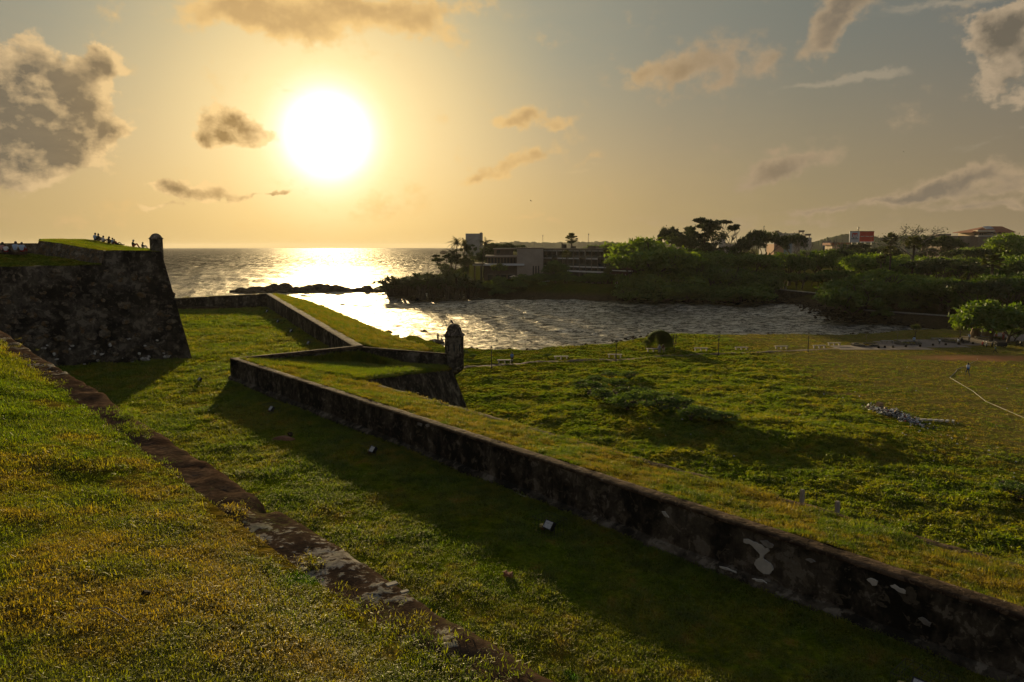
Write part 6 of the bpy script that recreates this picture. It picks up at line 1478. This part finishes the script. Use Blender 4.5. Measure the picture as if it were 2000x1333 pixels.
for k in range(6): mb.box((k*.5-.9, -k*.12, .1), (.62, .3-.02*k, .16), .2*k)
o = mb.build('plastic_sheet', flat('pale_sheet', (.42, .40, .36), .7)); o.location = p; tag(o, 'crumpled pale plastic strip right of the litter heap', 'plastic sheet')
# --- fence posts beyond the glacis
for px, py, pb, lb in ((1566,956,983,'left of two concrete posts at the outer edge of the rampart'),(1635,979,1002,'right of two concrete posts at the outer edge of the rampart')):
    p = PT(px, pb, 6.9); H = (pb-py)*p.y/FPX*1.02; t = empty('fence_post', p); mb = MB(); mb.box((0, 0, H/2-.4), (.13, .13, H+.8), .3); mb.box((0, 0, H), (.09, .09, .05), .3); mb.build('post', M_conc, t); tag(t, lb, 'post')
p = PT(1594, 975, 6.9); mb = MB(); mb.tube([(0,0,-1),(.02,0,.55)], [.015,.012], 5); o = mb.build('iron_rod', M_metal); o.location = p; tag(o, 'thin rusty iron rod between the two concrete posts', 'rod')
# --- floodlights in the ditch
M_lglass = flat('floodlight_glass', (.40, .41, .42), .25, .06, 9, spec=.6); M_yel = flat('yellow_box', (.45, .36, .12), .7)  # floodlight glass: pale grey colour stands for the sky it reflects
bpy.context.view_layer.update()
dl_ = bpy.data.objects['ditch_lawn']
def on_lawn(px, py):
    p = PT(px, py, FZ); hit, loc, n_, i_ = dl_.ray_cast(Vector((p.x, p.y, 30)), Vector((0, 0, -1)))
    if hit: p.z = loc.z
    return p
WANG = math.atan2(WD.y, WD.x)
def floodlight(px, py, label, s=1.0):
    p = on_lawn(px, py); t = empty('floodlight', p, WANG+math.pi/2)     # local +x away from the wall's inner side
    c = (WN*-1); t.rotation_euler.z = math.atan2(c.y, c.x)             # +x faces the bank
    mb = MB(); mb.box((0, 0, 0), (.16, .44, .34)); h = mb.build('housing', M_metal, t); h.location = (0, 0, .30); h.rotation_euler = (0, -R(38), 0)
    mb = MB(); mb.box((.083, 0, .0), (.01, .38, .28)); g = mb.build('glass', M_lglass, h)
    mb = MB(); mb.box((.085, .21, 0), (.03, .02, .34)); mb.box((.085, -.21, 0), (.03, .02, .34)); mb.box((.085, 0, .16), (.03, .40, .02)); mb.box((.085, 0, -.16), (.03, .40, .02)); mb.build('rim', M_metal, h)
    mb = MB(); mb.tube([(0, -.25, .30), (0, -.27, .02), (0, .27, .02), (0, .25, .30)], [.02]*4, 5); mb.build('bracket', M_metal, t)
    mb = MB(); mb.box((-.05, -.42, .16), (.16, .20, .10), .3); mb.box((-.05, -.42, .06), (.14, .18, .12), .3, 1); mb.build('ballast_box', [M_yel, M_soil], t)
    mb = MB(); a, b, hh_ = .42, .52, .62; r_ = .004
    for k in range(7):
        y = -b+2*b*k/6; mb.tube([(-a, y, 0), (-a, y, hh_), (a, y, hh_), (a, y, 0)], [r_]*4, 3, cap=False)
    for k in range(6):
        x = -a+2*a*k/5; mb.tube([(x, -b, 0), (x, -b, hh_), (x, b, hh_), (x, b, 0)], [r_]*4, 3, cap=False)
    for z in (.15, .38, .60): mb.tube([(-a, -b, z), (a, -b, z), (a, b, z), (-a, b, z), (-a, -b, z)], [r_]*5, 3, cap=False)
    mb.build('mesh_cage', M_metal, t); t.scale = (s, s, s)
    return tag(t, label, 'floodlight', 'caged floodlights on the ditch lawn')
floodlight(1073, 1043, 'caged floodlight with glass coloured as reflected sky in the middle of the shaded ditch lawn'); floodlight(729, 891, 'caged floodlight near the middle of the long parapet shadow'); floodlight(531, 807, 'caged floodlight just below the near corner of the long parapet', 1.0)
floodlight(391, 749, 'floodlight on the sunlit lawn left of the parapet corner'); floodlight(603, 676, 'floodlight by the seaward wall nearest the platform'); floodlight(569, 651, 'second floodlight from the platform along the seaward wall'); floodlight(543, 632, 'third floodlight from the platform along the seaward wall'); floodlight(522, 612, 'farthest floodlight by the seaward wall corner')
floodlight(1800, 1374, 'caged floodlight cut by the bottom edge near the lower right corner', 1.1)
# brick, mound, stones
p = on_lawn(993, 1131); mb = MB(); mb.box((0, 0, .07), (.26, .12, .09), 0); mb.box((-.10, .0, .14), (.05, .12, .05), 0); mb.box((.10, 0, .14), (.05, .12, .05), 0); o = mb.build('brick', flat('salmon_brick', (.34, .17, .10), .9)); o.location = p; o.rotation_euler = (.1, 0, -.5); o.scale = (1.1, 1.1, 1.1); tag(o, 'single salmon coloured brick lying on the ditch lawn', 'brick')
p = on_lawn(556, 858); me = rock_mesh(90, 'earth_mound', 3, .35); me.materials.clear(); me.materials.append(M_soil); o = obj('earth_mound', me, None, (p.x, p.y, p.z-.02), (0, 0, .4), (.75, .45, .6)); tag(o, 'small reddish earth mound in the shade of the parapet', 'mound')
mb = MB(); o = obj('stone', rock_mesh(91, 'stone', 2, .8), None, (p.x+.15, p.y+.5, p.z+.15), (0, 0, 0), (.16, .16, .2)); tag(o, 'grey stone stuck behind the reddish earth mound', 'stone')
def on_bank(px, py):
    o = bpy.data.objects['grassy_bank']; r = ray(px, py); hit, loc, n_, i_ = o.ray_cast(EYE, r); return loc
p = on_bank(285, 1168); o = obj('stone', rock_mesh(92, 'stone', 2, .7), None, (p.x, p.y, p.z+.03), (0, 0, 1), (.035, .026, .035)); tag(o, 'small pinkish stone lying in the turf of the near bank', 'stone')
p = on_bank(180, 1200); q = on_bank(240, 1215); mb = MB(); mb.tube([p+Vector((0,0,.03)), p.lerp(q, .5)+Vector((0,0,.06)), q+Vector((0,0,.03)), q+Vector((.06,-.05,.03))], [.003]*4, 5); o = mb.build('twig', M_barkpale); tag(o, 'dry forked twig on the near bank turf at lower left', 'twig')
for px, py, s, lb in ((765,1141,.10,'pale flat stone chip on the worn coping, left one'),(790,1156,.07,'pale flat stone chip on the worn coping, right one')):
    r = ray(px, py); pp = PT(px, py, 14.76); mb = MB(); mb.box((0, 0, 0), (s*.75, s*.4, .012), .6); o = mb.build('stone_chip', M_patch_dim); o.location = pp; tag(o, lb, 'stone')
# birds
def bird(p, s, wings, label):
    t = empty('bird', p); mb = MB(); mb.tube([(0,-.22,0),(0,-.1,.02),(0,.08,.05),(0,.17,.10),(0,.22,.10)], [.01,.06,.07,.045,.012], 8)
    mb.build('body', M_metal, t, smooth=True)
    if wings:
        for sg in (-1, 1): w = MB(); w.add([(0,.08,.06),(0,-.06,.06),(sg*.28,-.05,.16),(sg*.26,.06,.17),(sg*.5,-.02,.08)], [(0,1,2,3),(3,2,4)]); w.build('wing', M_metal, t)
    else: w = MB(); w.tube([(0,0,-.14),(0,0,0)], [.01,.01], 4); w.build('leg', M_metal, t)
    t.scale = (s, s, s); return tag(t, label, 'bird')
tp = PD(882, 632, 71.6); b_ = bird(Vector((tp.x, tp.y, tp.z+.12)), 1.2, False, 'dark crow perched on the cap of the round sentry turret'); b_.rotation_euler = (R(40), 0, 2.0)
bird(PD(1037, 393, 160), 1.0, True, 'small dark bird flying above the hotel').rotation_euler = (0, .3, 1.2)
bird(PD(1765, 297, 180), .8, True, 'tiny bird flying in the upper right sky').rotation_euler = (0, -.3, .4)
# scrub on the mounds of the field
def scrub(pts, label, grp, seed):
    r_ = random.Random(seed)
    for px, py, w, hh_ in pts:
        p = on_field(px, py); k = r_.randrange(3); s = hh_/2.15; t = empty('shrub', p, r_.uniform(0, 6)); t.scale = (w/2.6, w/2.6, s); tr, cr = PROTO['shrub'][k]; obj('trunk', tr, t); obj('crown', cr, t); tag(t, label, 'bush', grp)
scrub([(1150,775,3.2,1.5),(1180,785,3.4,1.5),(1205,760,2.8,1.3),(1165,752,2.4,1.2),(1230,742,2.6,1.1),(1140,758,2.2,1.0),(1195,740,2.2,1.0)], 'dark bush in the scrubby clump left on the field mound', 'left scrub clump on the field', 1)
scrub([(1225,800,3.4,1.5),(1260,790,3.6,1.6),(1290,805,3.4,1.5),(1320,800,3.0,1.4),(1350,818,3.0,1.3),(1240,775,2.8,1.2),(1385,822,2.8,1.1),(1410,826,2.6,1.0),(1300,785,2.6,1.0)], 'dark bush in the scrubby clump in the middle of the field', 'middle scrub clump on the field', 2)
scrub([(1970,965,1.8,.9),(1990,975,2.2,1.0)], 'low bush on a grassy field hummock', 'low bushes on the hummocks', 3)
scrub([(905,695,1.6,1.0),(1070,698,1.2,.6),(925,700,1.2,.7)], 'small bush on the shore beside the path', 'small shore bushes', 4)
# ------------------------------------------------------------------ grass: blades and leaves on the turf
def tuft(seed, n, h, w, spread, curl=.5, mat=None, seg=2):
    r_ = random.Random(seed); vs = []; fs = []
    for i in range(n):
        a = r_.uniform(0, 6.28); q = spread*math.sqrt(r_.random()); b = Vector((math.cos(a)*q, math.sin(a)*q, -.1*h)); t = r_.uniform(0, 6.28); tilt = r_.uniform(.1, 1.25)*curl*1.6
        d = Vector((math.cos(t)*math.sin(tilt), math.sin(t)*math.sin(tilt), math.cos(tilt))); L_ = h*r_.uniform(.55, 1.25); s = Vector((-math.sin(t), math.cos(t), 0))*w*r_.uniform(.6, 1.2)
        m_ = b+d*L_*.6; e = m_+(d+Vector((math.cos(t)*curl, math.sin(t)*curl, -curl*.6))).normalized()*L_*.5; k = len(vs)
        vs += [b-s, b+s, m_+s*.75, m_-s*.75, e]; fs += [(k, k+1, k+2, k+3), (k+3, k+2, k+4)]
    me = mesh('tuft', vs, fs, mat); return bpy.data.objects.new('tuft', me)
def cushion(seed, n, r0, hgt, leaf, mat):
    rg = np.random.RandomState(seed); u = rg.normal(size=(n, 3)); u /= np.linalg.norm(u, axis=1)[:, None]; u[:, 2] = np.abs(u[:, 2]); P = u*np.array([r0, r0, hgt])*rg.uniform(.6, 1, n)[:, None]
    v, f = leaf_quads(P, leaf, rg); me = mesh('weed', v, f, mat); return bpy.data.objects.new('weed', me)
def protos(name, obs):
    c = bpy.data.collections.new(name)
    for o in obs: c.objects.link(o)
    return c
def scatter(name, P, S_, coll, nvar, label, seed=0, tilt=.15, cat='grass'):
    rg = np.random.RandomState(seed); n = len(P); me = bpy.data.meshes.new(name); me.vertices.add(n); me.vertices.foreach_set('co', P.astype(np.float32).ravel())
    rot = np.stack([rg.normal(0, tilt, n), rg.normal(0, tilt, n), rg.uniform(0, 6.28, n)], -1).astype(np.float32)
    a = me.attributes.new('rot', 'FLOAT_VECTOR', 'POINT'); a.data.foreach_set('vector', rot.ravel()); a = me.attributes.new('siz', 'FLOAT', 'POINT'); a.data.foreach_set('value', S_.astype(np.float32)); a = me.attributes.new('idx', 'INT', 'POINT'); a.data.foreach_set('value', rg.randint(0, nvar, n).astype(np.int32))
    o = obj(name, me); g = bpy.data.node_groups.new(name, 'GeometryNodeTree'); g.interface.new_socket('Geometry', in_out='INPUT', socket_type='NodeSocketGeometry'); g.interface.new_socket('Geometry', in_out='OUTPUT', socket_type='NodeSocketGeometry')
    N = g.nodes; gi = N.new('NodeGroupInput'); go = N.new('NodeGroupOutput'); ip = N.new('GeometryNodeInstanceOnPoints'); ci = N.new('GeometryNodeCollectionInfo'); ci.inputs['Collection'].default_value = coll; ci.inputs['Separate Children'].default_value = True; ci.inputs['Reset Children'].default_value = True
    def at(nm, ty): q = N.new('GeometryNodeInputNamedAttribute'); q.data_type = ty; q.inputs['Name'].default_value = nm; return q.outputs['Attribute']
    l = g.links.new; l(gi.outputs[0], ip.inputs['Points']); l(ci.outputs[0], ip.inputs['Instance']); ip.inputs['Pick Instance'].default_value = True
    l(at('idx', 'INT'), ip.inputs['Instance Index']); l(at('rot', 'FLOAT_VECTOR'), ip.inputs['Rotation']); l(at('siz', 'FLOAT'), ip.inputs['Scale']); l(ip.outputs[0], go.inputs[0])
    md = o.modifiers.new('scatter', 'NODES'); md.node_group = g; return tag(o, label, cat, None, 'stuff')
def sample(o, dens, seed, maxn=200000):
    """random points on a mesh object, dens(x, y, z) per square metre"""
    me = o.data; nv = len(me.vertices); v = np.empty(nv*3, np.float32); me.vertices.foreach_get('co', v); v = v.reshape(-1, 3).astype(float); nf = len(me.polygons); li = np.empty(nf*4, np.int32); me.loops.foreach_get('vertex_index', li); f = li.reshape(-1, 4)
    A_ = v[f[:, 0]]; B_ = v[f[:, 1]]; C_ = v[f[:, 2]]; D_ = v[f[:, 3]]; ar = .5*np.linalg.norm(np.cross(C_-A_, D_-B_), axis=1); c = (A_+C_)/2
    rel = c-np.array([0, 0, 17.0]); dep = rel[:, 1]*math.cos(PITCH)-rel[:, 2]*math.sin(PITCH); up = rel[:, 1]*math.sin(PITCH)+rel[:, 2]*math.cos(PITCH)
    vis = (dep > .5) & (np.abs(rel[:, 0]) < dep*.80+1.5) & (up > -dep*.56-1.2)
    w = ar*dens(c[:, 0], c[:, 1], c[:, 2])*vis; rg = np.random.RandomState(seed); n = int(min(maxn, w.sum())); k = rg.choice(nf, n, p=w/w.sum()); a = rg.rand(n, 1); b = rg.rand(n, 1)
    print('scatter', o.name, n); P = A_[k]*(1-a)*(1-b)+B_[k]*a*(1-b)+C_[k]*a*b+D_[k]*(1-a)*b; return P
dist_ = lambda x, y, z: np.sqrt(x*x+y*y+(z-17)**2)
near_c = protos('turf_tufts', [tuft(10+i, 22, .027, .0020, .05, .95, M_blade_near) for i in range(8)]+[tuft(30+i, 14, .046, .0024, .04, .8, M_blade_near) for i in range(2)])
uc = bpy.data.collections.new('undergrowth_parts')
for tr, cr in PROTO['shrub']: uc.objects.link(bpy.data.objects.new('undergrowth', cr))
for k, (P, Z, lb, sd_) in enumerate(DEFER): scatter('undergrowth', P, Z, uc, len(PROTO['shrub']), lb, sd_, .05, 'undergrowth')
bank = bpy.data.objects['grassy_bank']
def nfun(x, y): return (x-ca1.x)*CN.x+(y-ca1.y)*CN.y
def dens_bank(x, y, z):
    d = dist_(x, y, z); e = nfun(x, y)+fbm(x*1.6, y*1.6, 3, 88)*.20; patchy = sstep(-.38, -.05, fbm(x*.9, y*.9, 3, 61))*.75+.25
    return sstep(.42, .60, e)*1900*(5/np.maximum(d, 4.0))**1.5*patchy
P = sample(bank, dens_bank, 1, 210000); d = dist_(P[:, 0], P[:, 1], P[:, 2]); S_ = (.75+.6*np.random.RandomState(2).rand(len(P)))*np.clip(d/6.5, 1, 7)**.75*(1+.8*np.clip(fbm(P[:, 0]*2.2, P[:, 1]*2.2, 3, 15), -.3, .6))
scatter('bank_grass', P, S_, near_c, 10, 'short sunlit green and brown turf on the near bank', 1)
# trailing tufts that spill over the coping
rg = np.random.RandomState(9); P = []
for s, n_, k, sp in ((1.1, .55, 160, .22), (.3, .45, 260, .28), (2.9, .78, 90, .2), (5.2, .6, 60, .2), (7.3, .25, 60, .15), (8.3, .15, 50, .15), (3.6, .35, 14, .1), (2.2, .35, 12, .06), (11, .6, 60, .3), (14, .6, 60, .4), (18, .62, 60, .5)):
    for _ in range(k): q = cpt(s+rg.normal()*sp*1.6, n_+rg.normal()*sp*.5, 14.72); P.append((q.x, q.y, q.z))
P = np.array(P); scatter('trailing_grass', P, 1.0+.7*rg.rand(len(P)), near_c, 10, 'grass tufts growing over the worn coping', 5, .3)
lawn_c = protos('lawn_tufts', [tuft(50+i, 16, .075, .0055, .10, .75, M_blade_floor) for i in range(8)])
lawn = bpy.data.objects['ditch_lawn']
P = sample(lawn, lambda x, y, z: 210*(14/np.maximum(dist_(x, y, z), 11))**1.55*(sstep(-.35, .0, fbm(x*.7, y*.7, 3, 71))*.7+.3), 3, 130000); d = dist_(P[:, 0], P[:, 1], P[:, 2])
S_ = (.6+.7*np.random.RandomState(4).rand(len(P)))*np.clip(d/16, .9, 5)**.8*(1+1.0*np.clip(fbm(P[:, 0]*.9, P[:, 1]*.9, 3, 25), -.4, .7)); scatter('ditch_grass', P, S_, lawn_c, 8, 'clumpy yellow-green grass on the ditch lawn', 3)
# ranker weeds along the foot of the long wall
rg = np.random.RandomState(31); P = []
for i in range(5200):
    s = rg.uniform(0, WLEN-8); e = abs(rg.normal())*1.0+.35; q = WC+WD*s-WN*e; P.append((q.x, q.y, FZ+.02))
P = np.array(P); weed_c = protos('weeds', [cushion(70+i, 26, .11, .12, .022, M_blade_field) for i in range(4)]+[tuft(80+i, 14, .15, .006, .08, .6, M_blade_floor) for i in range(3)])
P[:, 2] += fbm(P[:, 0]*.18, P[:, 1]*.18, 3, 12)*.14+fbm(P[:, 0]*1.3, P[:, 1]*1.3, 3, 14)*.05
scatter('wall_foot_weeds', P, .7+.9*rg.rand(len(P)), weed_c, 7, 'green weeds at the foot of the long parapet wall', 6, cat='weeds')
top_c = protos('glacis_tufts', [tuft(110+i, 15, .10, .0045, .09, .55, M_blade_top) for i in range(7)])
topo = bpy.data.objects['rampart_turf']
# longer green grass in the hollow of the platform
hp = np.array([(h1.x,h1.y),(QQ.x,QQ.y),(TT.x,TT.y),(h4.x,h4.y),(O1.x,O1.y)])
P = sample(topo, lambda x, y, z: 60*(polydist(x, y, hp) > .3)*(y > 50), 15, 9000)
scatter('hollow_grass', P, 1.6+1.4*np.random.RandomState(15).rand(len(P)), protos('hollow_tufts', [tuft(170+i, 16, .16, .007, .10, .5, M_blade_field) for i in range(5)]), 5, 'longer dark green grass in the hollow of the gun platform', 15)
P = sample(topo, lambda x, y, z: 150*(20/np.maximum(dist_(x, y, z), 14))**1.4, 5, 80000); d = dist_(P[:, 0], P[:, 1], P[:, 2]); S_ = (.6+.8*np.random.RandomState(6).rand(len(P)))*np.clip(d/22, .9, 4)**.7*(1+.9*np.clip(fbm(P[:, 0]*1.1, P[:, 1]*1.1, 3, 35), -.4, .7)); scatter('glacis_grass', P, S_, top_c, 7, 'dry golden green grass on top of the ramparts', 7)
P = sample(bt_, lambda x, y, z: 30+0*x, 8, 9000); scatter('bastion_grass', P, 1.1+.8*np.random.RandomState(8).rand(len(P)), lawn_c, 8, 'green turf on top of the left bastion', 8)
field_c = protos('field_weeds', [cushion(90+i, 30, .27, .15, .065, M_blade_field) for i in range(6)]+[tuft(95+i, 16, .34, .02, .26, .6, M_blade_floor) for i in range(2)])
fld = bpy.data.objects['field_ground']
def dens_field(x, y, z):
    d = dist_(x, y, z); dry = sstep(33, 46, x+fbm(x*.08, y*.08, 3, 6)*12); return (z > -1.0)*(11*(75/np.maximum(d, 45))**1.2*(1-.86*dry))*(polydist(x, y, PROM) < -.3)*(sstep(-.4, .1, fbm(x*.35, y*.35, 3, 81))*.6+.4)
P = sample(fld, dens_field, 7, 100000); Q = sample(fld, lambda x, y, z: (z > -.8)*sstep(28, 40, x+fbm(x*.08, y*.08, 3, 6)*12)*(polydist(x, y, PROM) < -.2)*14*(60/np.maximum(dist_(x, y, z), 45))**1.2*(np.hypot((x-PT(1915,700,0).x)/12, (y-PT(1915,700,0).y)/3.5) > 1), 12, 45000)
scatter('pitch_grass', Q, (1.0+.9*np.random.RandomState(3).rand(len(Q)))*(1+1.2*np.clip(fbm(Q[:, 0]*.6, Q[:, 1]*.9, 3, 5), -.4, .6)), protos('pitch_tufts', [tuft(150+i, 14, .085, .009, .16, .85, M_blade_top) for i in range(6)]), 6, 'short drying grass on the mown pitch', 13)
S_ = (.55+.8*np.random.RandomState(7).rand(len(P)))*(1-.62*sstep(33, 46, P[:, 0]+fbm(P[:, 0]*.08, P[:, 1]*.08, 3, 6)*12))*(1+.8*np.clip(fbm(P[:, 0]*.5, P[:, 1]*.5, 3, 45), -.5, .7)); S_ *= np.where(P[:, 1] > 98+P[:, 0]*.12, .6, 1.0)
scatter('field_weed_cover', P, S_, field_c, 8, 'lush hummocky weeds covering the field below the rampart', 9, cat='weeds')
# ------------------------------------------------------------------ haze
def haze(dens=.000045, col=(1.0, .94, .84), g=.2):
    mb = MB(); mb.box((1500, 4700, 20), (22000, 10600, 55)); m, nt, o = newmat('haze'); v = nt.nodes.new('ShaderNodeVolumePrincipled')
    v.inputs['Color'].default_value = (*col, 1); v.inputs['Density'].default_value = dens; v.inputs['Anisotropy'].default_value = g
    nt.links.new(v.outputs[0], o.inputs[1]); h = mb.build('haze', m); tag(h, kind='stuff'); return h
haze()

# ------------------------------------------------------------------ like things in a row: say which one by its place
ORD = 'leftmost second third fourth fifth sixth seventh eighth ninth tenth eleventh twelfth thirteenth fourteenth fifteenth sixteenth seventeenth eighteenth nineteenth twentieth'.split()
by = {}
for o in bpy.data.objects:
    if o.get('label') and o.get('category') and not o.parent and o.get('kind') != 'stuff': by.setdefault(o['label'], []).append(o)
for lb, obs in by.items():
    if 1 < len(obs) <= 20:
        obs.sort(key=lambda o: o.location.x/max(1.0, o.location.y))
        for i, o in enumerate(obs):
            o['label'] = lb+', '+('leftmost one' if i == 0 else 'rightmost one' if i == len(obs)-1 else ORD[i]+' from the left')
